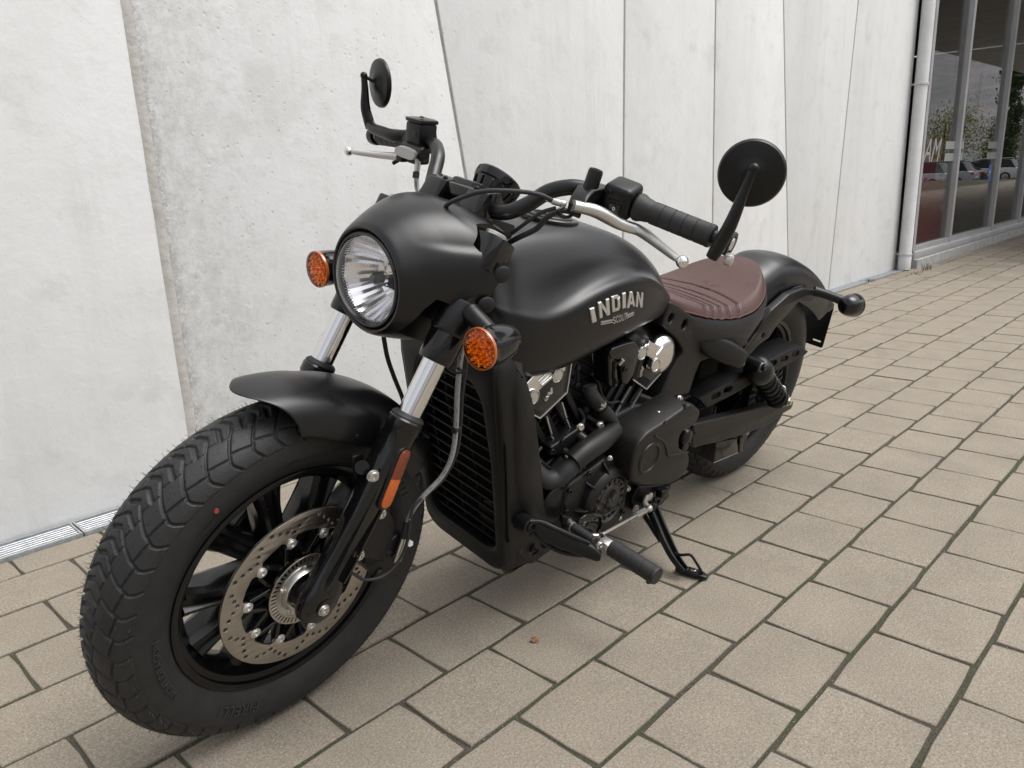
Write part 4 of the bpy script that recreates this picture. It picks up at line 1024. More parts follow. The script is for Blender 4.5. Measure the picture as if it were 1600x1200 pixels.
part('clutch_switch', J(ctube([(1.1747, 0.2050, 0.9745), (1.1868, 0.2050, 0.9703), (1.1739, 0.2050, 0.9589), (1.1502, 0.2050, 0.9590), (1.1479, 0.2050, 0.9694)], .0028, 4, 8), rbox((1.1517, 0.2050, 0.9708), (.010, .014, .010), .002, 1)), dark, st=True)
# brake master cylinder on the right
MR_ = mir(tf(([], []), M_sw))
rs_ = part('brake_reservoir', J(bev(loft([[(1.080 + a * 1.0, -.246 + b, z) for a, b in ((-.022, -.026), (.020, -.026), (.024, -.012), (.024, .022), (-.018, .026), (-.024, .010))] for z in (.976, 1.026)]), .004, 2), bev(box((1.096, -.238, .966), (.036, .046, .034)), .006, 2), cyl((1.105, -.205, .972), (1.105, -.268, .972), .0145, 24, .002)), dark, st=True, ang=30)
subp('reservoir_cap', bev(loft([[(1.080 + a * 1.0, -.246 + b, z) for a, b in ((-.0235, -.0275), (.0215, -.0275), (.0255, -.012), (.0255, .0235), (-.019, .0275), (-.0255, .010))] for z in (1.0265, 1.034)]), .002, 2), dark, rs_)
for a, b in ((-.014, -.018), (.014, .014)): subp('cap_screw', cyl((1.080 + a, -.246 + b, 1.034), (1.080 + a, -.246 + b, 1.0355), .004, 12), dark, rs_)
part('brake_light_switch', J(rbox((1.128, -.245, .958), (.016, .018, .012), .002, 2), cyl((1.128, -.25, .955), (1.135, -.262, .945), .004, 10)), dark, st=True)
bh = [(1.1126, -0.2150, 0.9593), (1.1146, -0.2120, 0.9375), (1.1206, -0.2050, 0.9204), (1.1246, -0.1950, 0.9065), (1.1321, -0.1700, 0.8952), (1.1379, -0.1400, 0.8853)]
part('front_brake_hose', ctube(bh, .0047, 8, 12), hosew, st=True)
part('hose_ferrule', J(cyl((1.1117, -0.2150, 0.9667), (1.1148, -0.2120, 0.9400), .0060, 14), ), satalu, st=True)
part('hose_ferrule', J(cyl((1.1163, -0.2120, 0.9376), (1.1195, -0.2090, 0.9271), .0068, 14)), rub2, st=True)
part('brake_hose_print', J(*[tf(box((0, 0, 0), (.0012, .0012, .006)), Matrix.Translation(Vector(p) + Vector((.0040, .0030, 0)))) for p in spl(bh[2:], 5)]), hosepr, st=True, kind='stuff', smooth=False)
# bar-end mirrors
for sg in (1, -1):
    e = G0 + gd * .146; e = Vector((e.x, sg * e.y, e.z))
    jt = Vector((1.066, sg * .455, 1.086)); cm = Vector((1.036, sg * .440, 1.074))
    nb = Vector((.90, .40 * 1, -.02)).normalized() if sg > 0 else Vector((.955, -.265, -.06)).normalized()
    ms = part('mirror_clamp', J(lathe([(.013, 0), (.0195, .001), (.020, .004), (.020, .018), (.0190, .021), (.013, .021)], e - Vector((gd.x, sg * gd.y, gd.z)) * .004, Vector((gd.x, sg * gd.y, gd.z)), 28)), dark, st=True)
    root_ = Vector((1.0822, 0.4320, 0.9495)); root_ = Vector((root_.x, sg * root_.y, root_.z)) if sg > 0 else Vector((1.060, -.432, .985))
    midp = (root_ * .62 + jt * .38) + Vector((.002, sg * .006, 0)); 
    stem = part('mirror_stem', tf(ctube([root_ - Vector((0, 0, .004)), root_ + (jt - root_) * .12 + Vector((0, sg * .003, 0)), midp, root_ * .25 + jt * .75 + Vector((0, sg * .002, 0)), jt], [.0095, .0115, .0105, .0075, .0062], 7, 20), Matrix.Identity(4)), dark, st=True)
    if sg < 0:
        part('mirror_arm', ctube([(1.066, -.30, .99), (1.078, -.33, .985), (1.075, -.37, .985), (1.068, -.41, .985), (1.060, -.432, .990)], [.013, .0125, .012, .0115, .0105], 5, 18), dark, st=True)
    subp('mirror_joint', J(sph(jt, .0078, 10), cyl(jt, cm + nb * .008, .0035, 12)), dark, stem)
    mi = part('mirror_head', lathe([(0, .014), (.010, .0135), (.016, .0115), (.021, .0090), (.028, .0075), (.040, .0052), (.0475, .0030), (.0495, .000), (.0505, -.003), (.0500, -.006), (.048, -.008), (.047, -.006)], cm, nb, 64), dark, st=True)
    subp('mirror_glass', lathe([(0, -.0066), (.0475, -.0066), (.0475, -.0060), (0, -.0060)], cm, nb, 48), chrome, mi)
    if sg > 0: subp('clamp_nut', lathe([(0, 0), (.009, 0), (.010, .003), (.010, .010), (.006, .013), (0, .013)], root_ + Vector((-.022, .012, -.004)), (-.3, 1, 0), 20), satalu, ms)
# ---------------------------------------------------------------- fuel tank
TK = [ # x, top z, half width, bottom z, ridge z, ridge strength
 (1.222, .842, .070, .735, .79, 0), (1.212, .862, .105, .705, .785, 0), (1.190, .876, .134, .668, .775, 0), (1.150, .886, .151, .640, .765, .1), (1.100, .891, .158, .624, .758, .35), (1.040, .893, .1625, .624, .768, .8), (.980, .893, .165, .634, .786, 1), (.920, .888, .166, .646, .798, 1), (.860, .876, .164, .657, .801, 1), (.800, .857, .158, .665, .791, 1), (.740, .831, .147, .670, .770, 1), (.690, .804, .132, .670, .745, .9), (.645, .777, .112, .669, .722, .6), (.612, .755, .088, .669, .708, .3), (.590, .738, .060, .674, .70, 0), (.580, .722, .028, .684, .70, 0)]
def tank_ring(x, zt, w, zb, zr, rs):
    k = w / .165; H = zt - zb
    zr = min(zr, zt - .30 * H)
    up = zt - zr
    sc = .018 * rs
    half = [(0, zt), (.040 * k, zt - .0015), (.070 * k, zt - .07 * up), (.092 * k, zt - .23 * up), (w * .700 - sc * .20, zt - .50 * up), (w * .835 - sc * .7, zt - .78 * up), (w * .920 - sc * .70, zt - .95 * up), (w * .982 - sc * .12, zt - 1.08 * up), (w, zr - .30 * (zr - zb)), (w * .992, zr - .55 * (zr - zb)), (w * .955, zr - .80 * (zr - zb)), (w * .86, zr - .96 * (zr - zb)), (w * .70, zb), (w * .3, zb + .012), (0, zb + .015)]
    P = spl([(x, y, z) for y, z in half], 4)
    L = [Vector(p) for p in P]; Rr = [Vector((p[0], -p[1], p[2])) for p in P[1:-1]][::-1]
    return L + Rr
st_ = spl([(t[0], t[1], t[2]) for t in TK], 4); st2 = spl([(t[3], t[4], t[5]) for t in TK], 4)
trings = [tank_ring(a[0], a[1], a[2], b[0], b[1], max(0, min(1, b[2]))) for a, b in zip(st_, st2)]
tank = part('fuel_tank', sub(loft(trings), 1), satin, ang=60)
from mathutils.bvhtree import BVHTree
def bvh(o): return BVHTree.FromPolygons([v.co.copy() for v in o.data.vertices], [tuple(p.vertices) for p in o.data.polygons])
TB = bvh(tank)
def onto(vf, side=1, off=.0004, tree=None, dirn=(0, -1, 0), scale_h=1.):
    """vf in (x, h, z): drop each vertex on the surface seen from the side and lift it by h"""
    out = []
    for x, h, z in vf[0]:
        hit = (tree or TB).ray_cast(Vector((x, side * .6, z)), Vector((0, -side, 0)))
        out.append((x, (hit[0].y if hit[0] else side * .15) + side * (off + h), z))
    return out, vf[1]
def bil(q, u, v):
    TL, TR, BL, BR = [Vector((p[0], 0, p[2])) for p in q]; return (BL * (1 - u) + BR * u) * (1 - v) + (TL * (1 - u) + TR * u) * v
def badge_text(ch, q, h, bevel=0.):
    vf = text(ch, .02, .001, 0, res=4); xs = [v[0] for v in vf[0]]; ys = [v[1] for v in vf[0]]; x0, x1, y0, y1 = min(xs), max(xs), min(ys), max(ys)
    out = []
    for x, y, z in vf[0]:
        p = bil(q, (x - x0) / (x1 - x0), (y - y0) / (y1 - y0)); out.append((p.x, z / .001 * h, p.z))
    return out, vf[1]
# letters built as thick block strokes on a unit cell
BL_ = {'I': [[(.0, 0), (1, 0), (1, 1), (0, 1)]],
 'N': [[(0, 0), (.27, 0), (.27, 1), (0, 1)], [(.73, 0), (1, 0), (1, 1), (.73, 1)], [(.27, .62), (.27, 1.0), (.73, .38), (.73, 0)]],
 'D': [[(0, 0), (.32, 0), (.32, 1), (0, 1)], [(.32, .80), (.32, 1), (.78, 1), (1, .86), (.68, .74), (.62, .80)], [(.68, .26), (1, .14), (1, .86), (.68, .74)], [(.32, 0), (.78, 0), (1, .14), (.68, .26), (.62, .20), (.32, .20)]],
 'A': [[(0, 0), (.27, 0), (.62, 1), (.36, 1)], [(.73, 0), (1, 0), (.66, 1), (.44, 1)], [(.30, .20), (.70, .20), (.66, .40), (.36, .40)]]}
def block(ch, q, h):
    parts_ = []
    for poly in BL_[ch]:
        c = [sum(p[0] for p in poly) / len(poly), sum(p[1] for p in poly) / len(poly)]
        lo = [bil(q, u, v) for u, v in poly]; n = len(lo)
        cen = sum(lo, Vector()) / n
        top = [cen + (p - cen) * .90 for p in lo]
        V = [(p.x, 0, p.z) for p in lo] + [(p.x, h * .6, p.z) for p in lo] + [(p.x, h, p.z) for p in top]
        F = [tuple(range(2 * n, 3 * n))] + [(a * n + i, a * n + (i + 1) % n, (a + 1) * n + (i + 1) % n, (a + 1) * n + i) for a in (0, 1) for i in range(n)]
        parts_.append((V, F))
    return J(*parts_)
QL = [('I', ((1.0002, 0.1600, 0.7581), (0.9883, 0.1600, 0.7595), (0.9876, 0.1600, 0.7271), (0.9757, 0.1600, 0.7291))),
 ('N', ((0.9777, 0.1600, 0.7669), (0.9480, 0.1600, 0.7717), (0.9681, 0.1600, 0.7337), (0.9386, 0.1600, 0.7370))),
 ('D', ((0.9407, 0.1600, 0.7739), (0.9164, 0.1600, 0.7758), (0.9317, 0.1600, 0.7412), (0.9080, 0.1600, 0.7429))),
 ('I', ((0.9074, 0.1600, 0.7758), (0.8975, 0.1600, 0.7771), (0.8999, 0.1600, 0.7430), (0.8899, 0.1600, 0.7442))),
 ('A', ((0.8942, 0.1600, 0.7760), (0.8650, 0.1600, 0.7754), (0.8852, 0.1600, 0.7421), (0.8569, 0.1600, 0.7420))),
 ('N', ((0.8577, 0.1600, 0.7718), (0.8327, 0.1600, 0.7664), (0.8530, 0.1600, 0.7393), (0.8265, 0.1600, 0.7333)))]
bad = bpy.data.objects.new('tank_badge', None); link(bad, moto)
for ch, q in QL: subp('badge_letter', onto(block(ch, q, .0032)), satalu, bad, ang=20)
for a, b in ((((0.9616, 0.1600, 0.7268), (0.9238, 0.1600, 0.7253), (0.9608, 0.1600, 0.7234), (0.9231, 0.1600, 0.7225))), ((0.9604, 0.1600, 0.7216), (0.9226, 0.1600, 0.7207), (0.9599, 0.1600, 0.7195), (0.9220, 0.1600, 0.7183)), ((0.8811, 0.1600, 0.7266), (0.8533, 0.1600, 0.7291), (0.8802, 0.1600, 0.7232), (0.8525, 0.1600, 0.7260)), ((0.8776, 0.1600, 0.7212), (0.8520, 0.1600, 0.7242), (0.8769, 0.1600, 0.7186), (0.8514, 0.1600, 0.7219))) and [(q, 0) for q in (((0.9616, 0.1600, 0.7268), (0.9238, 0.1600, 0.7253), (0.9608, 0.1600, 0.7234), (0.9231, 0.1600, 0.7225)), ((0.9604, 0.1600, 0.7216), (0.9226, 0.1600, 0.7207), (0.9599, 0.1600, 0.7195), (0.9220, 0.1600, 0.7183)), ((0.8811, 0.1600, 0.7266), (0.8533, 0.1600, 0.7291), (0.8802, 0.1600, 0.7232), (0.8525, 0.1600, 0.7260)), ((0.8776, 0.1600, 0.7212), (0.8520, 0.1600, 0.7242), (0.8769, 0.1600, 0.7186), (0.8514, 0.1600, 0.7219)))]:
    subp('badge_bar', onto(block('I', a, .0022)), satalu, bad, ang=20)
SQ = ((0.9269, 0.1600, 0.7298), (0.8785, 0.1600, 0.7323), (0.9211, 0.1600, 0.7148), (0.8763, 0.1600, 0.7163))
sct = []
for i, ch in enumerate('SCOUT'):
    u0, u1 = i / 5 + .02, (i + 1) / 5 - .015; q = [bil(SQ, u0, 1), bil(SQ, u1, 1), bil(SQ, u0, 0), bil(SQ, u1, 0)]
    sct.append(onto(badge_text(ch, q, .0022)))
    subp('badge_letter', sct[-1], satalu, bad, ang=20)
# fuel cap
fc = Vector((.962, .0, .8925)); fx = Vector((-.10, 0, 1)).normalized()
cap = part('fuel_cap', lathe([(.061, -.004), (.060, .001), (.058, .0028), (.050, .0030), (.0485, .0020), (.0475, .0020), (.046, .005), (.043, .0068), (.030, .0072), (.0, .0072)], fc, fx, 56), satin, ang=20)
subp('cap_emblem', J(ring_(fc + fx * .0070, fx, .033, .031, .0016, 40), ring_(fc + fx * .0070, fx, .017, .0155, .0016, 30), *[tf(box((.024, 0, 0), (.006, .0016, .0022)), aim(fc + fx * .0078, fx) @ Matrix.Rotation(R(15 * k), 4, 'Z')) for k in range(24)]), dark, cap, kind='stuff')
# ---------------------------------------------------------------- solo seat
SEAT = [(.632, .050, .705), (.600, .082, .697), (.555, .110, .684), (.50, .131, .671), (.44, .144, .662), (.38, .150, .658), (.32, .151, .662), (.27, .143, .672), (.225, .128, .687), (.185, .104, .702), (.155, .076, .712), (.134, .044, .718), (.125, .012, .720)]
sp = spl(SEAT, 10); NV = 84
def seat_lines():
    L = []
    for x0, cc in ((.316, 2.7), (.362, 2.7), (.396, 2.7), (.426, 2.8), (.452, 3.1)):
        pts = [(x0 + cc * y * y, y) for y in np.linspace(0, .158, 24)]
        L.append(pts)
    return L
SL = seat_lines()
def seat_z(x, y, w, z):
    v = abs(y) / max(w, .01); rear = max(0, min(1, (.30 - x) / .14)); s = z + .010 * v * v * (1 - rear) * .5 + .004 * rear - .0
    return s - .028 * max(0, v - .80) ** 2 / .04 * .9
def seg_d(px, py, pts):
    b = 9.
    for (x0, y0), (x1, y1) in zip(pts[:-1], pts[1:]):
        dx, dy = x1 - x0, y1 - y0; s = max(0, min(1, ((px - x0) * dx + (py - y0) * dy) / (dx * dx + dy * dy))); b = min(b, math.hypot(px - x0 - s * dx, py - y0 - s * dy))
    return b
rows = []
for p in sp:
    row = []
    for j in range(NV + 1):
        v = -1 + 2 * j / NV; y = p.y * math.sin(v * math.pi / 2) if True else p.y * v
        g = min(seg_d(p.x, abs(y), L) for L in SL); z = seat_z(p.x, y, p.y, p.z) - .0042 * math.exp(-(g / .0042) ** 2) + .0012
        row.append((p.x, y, z))
    rows.append(row)
seat = part('seat_cushion', loft(rows, closed=False), leather, ang=80)
SB = bvh(seat)
# piping along the rim, black sides below it
edge = [r[-1] for r in rows] + [r[0] for r in rows][::-1]
edge = edge[:1] + edge[1:]
subp('seat_piping', tube([(a[0], a[1], a[2] - .001) for a in edge[::2]], .0028, 8, closed=False), leather, seat)
def ez(x):
    return float(np.interp(x, [p.x for p in sp][::-1], [p.z for p in sp][::-1])) - .022
low = []
for i, a in enumerate(edge):
    a = (a[0], a[1], ez(a[0]) * .7 + a[2] * .3)
    q = Vector((a[0] - .38, a[1], 0)); q.normalize()
    low.append(((a[0] + q.x * .004, a[1] + q.y * .004, a[2] - .003), (a[0] + q.x * .012, a[1] + q.y * .012, a[2] - .020), (a[0] + q.x * .010, a[1] + q.y * .010, a[2] - .050),
                (a[0] * .93 + .38 * .07, a[1] * .90, min(a[2] - .075, .600 + max(0, a[0] - .30) * .22) - .048 * math.exp(-((a[0] - .25) / .10) ** 2))))
skirt = part('seat_base', loft([[t[k] for t in low] for k in range(4)], closed=True, caps=False), vinyl, ang=70)
def drape(pts, tree=SB, off=.0006): 
    out = []
    for x, y in pts:
        h = tree.ray_cast(Vector((x, y, 1.5)), Vector((0, 0, -1)))
        if h[0]: out.append(h[0] + Vector((0, 0, off)))
    return out
stv = []
for L in SL:
    for sg in (1, -1):
        for off in (-.0034, .0034):
            pts = []
            for (x0, y0), (x1, y1) in zip(L[:-1], L[1:]):
                t = Vector((x1 - x0, y1 - y0)).normalized(); pts.append((x0 - t.y * off, sg * (y0 + t.x * off)))
            D = drape(pts); P_ = spl(D, 6) if len(D) > 3 else []
            for i in range(0, len(P_) - 2, 2):
                if (P_[i + 1] - P_[i]).length > 1e-5: stv.append(tube([P_[i], P_[i + 1] + (P_[i + 1] - P_[i]) * .3], .00065, 4))
subp('seat_stitching', J(*stv), stitch, seat, smooth=False, kind='stuff')
ec = SB.ray_cast(Vector(((0.2921, -0.0000, 0.7061)[0] - .005, 0, 1.5)), Vector((0, 0, -1)))
if ec[0]:
    E = aim(ec[0] + Vector((0, 0, -.0004)), ec[1] if ec[1].z > 0 else -ec[1], (1, 0, 0))
    ringt = []
    for i, ch in enumerate('INDIAN MOTORCYCLE '):
        if ch != ' ': ringt.append(tf(text(ch, .0075, .0008), E @ Matrix.Rotation(-R(20 * i), 4, 'Z') @ Matrix.Translation((0, .0225, 0)) @ Matrix.Rotation(R(0), 4, 'Z')))
    subp('seat_emblem', J(*ringt, tf(ring_((0, 0, 0), (0, 0, 1), .0285, .0270, .0010, 40), E), tf(ring_((0, 0, 0), (0, 0, 1), .0180, .0168, .0010, 36), E), *[tf(tf(bev(box((.008, 0, .0004), (.011, .0022, .0010)), .0004, 1), Matrix.Rotation(R(a), 4, 'Z')), E) for a in range(20, 200, 22)]), mat('debossed_leather', (.060, .028, .025), .5), seat, kind='stuff', ang=20)
# ---------------------------------------------------------------- rear mudguard
RF = [(.34, .50), (.30, .565), (.25, .612), (.19, .660), (.13, .698), (.08, .718), (.03, .729), (-.05, .722), (-.13, .699), (-.21, .668), (-.29, .626), (-.345, .586), (-.372, .556)]
rp = spl([(x, 0, z) for x, z in RF], 6); rr3 = []
for i, p in enumerate(rp):
    a = rp[max(0, i - 1)]; b = rp[min(len(rp) - 1, i + 1)]; t = (b - a).normalized(); n = Vector((-t.z, 0, t.x)); n = n if n.z > 0 else -n
    k = min(1, (len(rp) - 1 - i) / 12 + .35)
    rr3.append([p + n * dz + Vector((0, y, 0)) for y, dz in ((-.094, -.118 * k), (-.094, -.085 * k), (-.092, -.060 * k), (-.086, -.038 * k), (-.074, -.018), (-.056, -.007), (-.03, -.0015), (0, 0), (.03, -.0015), (.056, -.007), (.074, -.018), (.086, -.038 * k), (.092, -.060 * k), (.094, -.085 * k), (.094, -.118 * k))])
part('rear_mudguard', solid(loft(rr3, closed=False), .003, 1), satin, ang=50)
for sg in (1, -1):
    poly = [(0.2683, 0.1120, 0.5003)[0::2], (0.2036, 0.1120, 0.5534)[0::2], (0.1463, 0.1120, 0.6109)[0::2], (0.0607, 0.1120, 0.6452)[0::2], (-0.0209, 0.1120, 0.6513)[0::2], (-0.1111, 0.1120, 0.6356)[0::2], (-0.1352, 0.1120, 0.6085)[0::2], (-0.0995, 0.1120, 0.5976)[0::2], (-0.0220, 0.1120, 0.6204)[0::2], (0.0071, 0.1120, 0.6014)[0::2], (0.0957, 0.1120, 0.5519)[0::2], (0.1195, 0.1120, 0.5253)[0::2], (0.1772, 0.1120, 0.5110)[0::2], (0.2326, 0.1120, 0.4800)[0::2]]
    hx = (0.1627, 0.1120, 0.5406)
    s_ = part('mudguard_strut', slab(poly, sg * .099, sg * .123, .006, .004, holes=[circ(hx[0], hx[2], .007, 14)]), dark, ang=30)
    subp('strut_pad', slab([(0.2272, 0.1240, 0.6035)[0::2], (0.2020, 0.1240, 0.6231)[0::2], (0.1719, 0.1240, 0.6258)[0::2], (0.1624, 0.1240, 0.6134)[0::2], (0.1928, 0.1240, 0.5888)[0::2]], sg * .1225, sg * .1245, .004, .0008), rub2, s_)
    subp('strut_pad', slab([(0.0555, 0.1240, 0.6629)[0::2], (-0.0018, 0.1240, 0.6639)[0::2], (-0.0174, 0.1240, 0.6571)[0::2], (0.0359, 0.1240, 0.6547)[0::2]], sg * .1225, sg * .1245, .004, .0008), rub2, s_)
    f = Vector((-.172, .205, .606)); rsg = signal((-.200, .205, .600), sg, (-1, .0, -.12), .0345, .062, gloss, back=True, st=False, stalk=([(-.118, .112, .628), (-.135, .135, .624), (-.155, .165, .617), (-.168, .185, .611)], [.0150, .0140, .0135, .0145]))
# plate carrier
q4 = [Vector((-0.4300, -0.0352, 0.5100)), Vector((-0.4300, 0.0539, 0.4963)), Vector((-0.4300, 0.0658, 0.3899)), Vector((-0.4300, -0.0041, 0.3801))]
pm = basis((-.43, 0, 0), (0, 1, 0), (0, 0, 1), (1, 0, 0))
yz = [(p.y, p.z) for p in q4]; cy_, cz_ = sum(p[0] for p in yz) / 4, sum(p[1] for p in yz) / 4
W2 = (max(p[0] for p in yz) - min(p[0] for p in yz)) / 2
pr_ = max(p[0] for p in yz)
pl = part('plate_carrier', tf(plate(rpoly([(-pr_, cz_ - .075), (pr_, cz_ - .075), (pr_, cz_ + .075), (-pr_, cz_ + .075)], .008), [slot(s * pr_ * .62, cz_ + q, .030, .006, 0, 5)[::-1] for s in (1, -1) for q in (-.055, .057)], .003, .0006), pm), dark)
part('tail_bracket', solid(loft([[(x, y, z - .030 * (abs(y) > .055)) for y in (-.062, -.056, 0, .056, .062)] for x, z in ((-.20, .600), (-.28, .597), (-.36, .578), (-.42, .545))], closed=False), .004, 1), dark)


# ---------------------------------------------------------------- radiator with shroud
def RADP(z): return 1.2115 - (.65 - z) * .214      # x of the sloping front face at height z
def rfp(u, z, d=0.): return Vector((RADP(z) - d, u, z))
def hw_(z): return float(np.interp(z, [.17, .20, .30, .45, .60, .70], [.122, .130, .136, .138, .140, .142]))
zs = [.160, .166, .178, .20, .26, .32, .40, .48, .56, .64, .668, .682, .688]
def side_ring(z, ins, d, cor):
    w = hw_(z) - ins
    if z < .205: w -= .040 * ((.205 - z) / .045) ** 1.6
    if z > .66: w -= .02 * ((z - .66) / .028) ** 2
    return w
outer = rpoly([(-.100, .160), (.100, .160), (.134, .185), (.1375, .30), (.139, .50), (.142, .688), (-.142, .688), (-.139, .50), (-.1375, .30), (-.134, .185)], .03, 6)
innr = rpoly([(-.080, .208), (.080, .208, .02), (.108, .226), (.1125, .45), (.100, .585), (.078, .620), (-.078, .620), (-.100, .585), (-.1125, .45), (-.108, .226)], .016, 5)
def face2(vf, d0): return [tuple(rfp(v[0], v[1], d0 - v[2])) for v in vf[0]], vf[1]
shroud = part('radiator_shroud', face2(plate(outer, [innr[::-1]], .040, .007, 3), .040), plastic, ang=35)
# inner stepped lip round the grille
lip = rpoly([(-.084, .204), (.084, .204, .02), (.112, .222), (.1165, .45), (.104, .589), (.080, .624), (-.080, .624), (-.104, .589), (-.1165, .45), (-.112, .222)], .016, 5)
subp('grille_lip', face2(plate(lip, [[(p[0] * .955, .40 + (p[1] - .40) * .962) for p in lip][::-1]], .010, .003, 2), .012), plastic, shroud)
core = part('radiator_core', J(face2(plate(rpoly([(-.118, .195), (.118, .195), (.118, .625), (-.118, .625)], .01), [], .004), .050)), voidm)
# grille bars, every one a bar of its own, and wavy uprights behind
for i in range(15):
    z = .230 + i * .0262
    w = float(np.interp(z, [.22, .45, .585, .62], [.109, .1135, .101, .080]))
    subp('grille_bar', bev(loft([[rfp(u, z + a, .017 + b) for a, b in ((-.0030, 0), (.0026, -.001), (.0026, .010), (-.0012, .010))] for u in (-w, w)]), .0008, 1), plastic, core, ang=40)
for u0 in (-.072, -.012, .048):
    pts = []
    for i in range(31):
        z = .212 + i * .0134; pts.append(rfp(u0 + .0045 * math.sin(i * 1.0) * (1 if i % 4 < 2 else .3) - .06 * (z - .22), z, .0225))
    subp('grille_upright', tube(pts, .0017, 6), plastic, core)
# fine fins of the core
subp('core_fins', J(*[box(rfp(0, .200 + i * .0060, .049), (.003, .228, .0010)) for i in range(70)]), voidm, core, smooth=False, kind='stuff')
# side cheek of the shroud: front flange, a fold, then the raised outer panel
CK = [(.150, 1.075, .985, .108), (.157, 1.092, .972, .118), (.175, 1.106, .976, .126), (.22, 1.115, .990, .134), (.27, 1.128, 1.010, .141), (.33, 1.141, 1.040, .147), (.42, 1.160, 1.068, .152), (.52, 1.181, 1.102, .156), (.60, 1.199, 1.130, .157), (.648, 1.208, 1.148, .152), (.672, 1.207, 1.160, .144), (.684, 1.202, 1.168, .136)]
for sg in (1, -1):
    cheek = [[(xf, sg * .120, z), (xf - .001, sg * (yo - .010), z), (xf - .005, sg * (yo - .004), z), (xf - .014, sg * (yo), z), (xb + .006, sg * (yo + .003), z), (xb, sg * (yo - .002), z), (xb, sg * .100, z)] for z, xf, xb, yo in CK]
    ck = part('shroud_side', loft(cheek), cast_, ang=32)
    pn_ = []
    for z, xf, xb, yo in [c for c in CK if c[0] >= .27]:
        k_ = max(0, min(1, (.676 - z) / .05)); fr_ = .030 if z < .62 else .030 + (z - .62) * .45
        a_ = xf - fr_ - max(0, .40 - z) * .25; b_ = xb - .001
        pn_.append([(a_ + .006, sg * (yo - .004), z), (a_, sg * (yo + .010 * k_), z), (a_ - .006, sg * (yo + .013 * k_), z), (b_ + .008, sg * (yo + .014 * k_), z), (b_, sg * (yo + .008 * k_), z), (b_, sg * (yo - .010), z)])
    subp('raised_panel', loft(pn_), cast_, ck, ang=40)
part('panel_gap_shade', tube(spl([(1.1815, .1565, .520), (1.162, .1535, .430), (1.150, .1505, .372), (1.133, .1455, .300), (1.118, .139, .262)], 6), [.0012] + [.0030] * 22 + [.0040, .003], 8), voidm)  # dark strip standing in for the shaded gap beside the raised panel
# lower frame cradle with crankcase brackets
part('frame_cradle', J(ctube([(1.15, .09, .70), (1.11, .095, .55), (1.05, .10, .30), (1.04, .10, .20), (.98, .10, .165), (.80, .10, .16), (.60, .10, .17)], .017, 5, 14), ctube([(1.15, -.09, .70), (1.11, -.095, .55), (1.05, -.10, .30), (1.04, -.10, .20), (.98, -.10, .165), (.80, -.10, .16), (.60, -.10, .17)], .017, 5, 14)), dark)
for sg in (1, -1):
    part('cradle_plate', slab([(1.075, .320), (1.105, .285), (1.085, .215), (1.030, .160), (.960, .175), (.975, .235), (1.02, .27)], sg * .118, sg * .136, .014, .004, holes=[circ(1.055, .212, .006, 12), circ(1.020, .190, .008, 14), circ(.995, .205, .005, 12)]), dark)
bolt((0.9913, 0.1370, 0.1982), (0, 1, 0), .007, .006, m=dark); bolt((1.0334, 0.1370, 0.2076), (0, 1, 0), .008, .006, m=dark)
# ---------------------------------------------------------------- engine
CRK = Vector((.868, 0, .285))
part('crankcase', J(bev(loft([[(x, y, z) for x, z in ((1.045, .33), (1.02, .215), (.95, .165), (.74, .160), (.60, .20), (.56, .30), (.60, .44), (.72, .47), (.94, .44), (1.02, .40))] for y in (-.15, .125)]), .012, 3)), dark)
part('oil_filter', J(cyl((1.02, .05, .27), (1.09, .05, .265), .038, 30, .004)), dark)
for fr, top, nm in ((1, Vector((1.085, 0, .640)), 'front'), (-1, Vector((.665, 0, .640)), 'rear')):
    base = Vector((CRK.x + fr * .035, 0, CRK.z + .10)); ax_ = (top - base).normalized(); pr_x = Vector((ax_.z, 0, -ax_.x))
    def cylsec(s, w, yw, n=24, e=4.):
        c = base + ax_ * s; out = []
        for i in range(n):
            t = 2 * math.pi * i / n; cc, ss = math.cos(t), math.sin(t)
            out.append(c + pr_x * w * math.copysign(abs(cc) ** (2 / e), cc) + Vector((0, yw * math.copysign(abs(ss) ** (2 / e), ss), 0)))
        return out
    cy = part('cylinder', loft([cylsec(0, .058, .090), cylsec(.18, .058, .090)]), dark, ang=40)
    for k in range(7):
        subp('cooling_fin', loft([cylsec(.030 + k * .021, .060, .096), cylsec(.032 + k * .021, .0655, .102), cylsec(.036 + k * .021, .0655, .102), cylsec(.038 + k * .021, .060, .096)]), plastic, cy, ang=40)
    # vertical flanks between the fins
    for q in (-.050, -.018, .018, .050):
        subp('cylinder_rib', bev(loft([[base + ax_ * s + pr_x * (q + a) + Vector((0, .098 + b, 0)) for a, b in ((-.009, 0), (-.007, .013), (.007, .013), (.009, 0))] for s in (.005, .19)]), .002, 1), dark, cy)
    part('cylinder_head', J(loft([cylsec(.178, .068, .098), cylsec(.19, .074, .106), cylsec(.255, .078, .110), cylsec(.27, .070, .100)])), dark, ang=40)
    part('camshaft_cover', loft([cylsec(.262, .072, .10), cylsec(.275, .074, .102), cylsec(.30, .064, .092), cylsec(.312, .045, .07)]), dark, ang=40)
def pl2(P, y): return [(LBp[0], LBp[2]) for LBp in P]
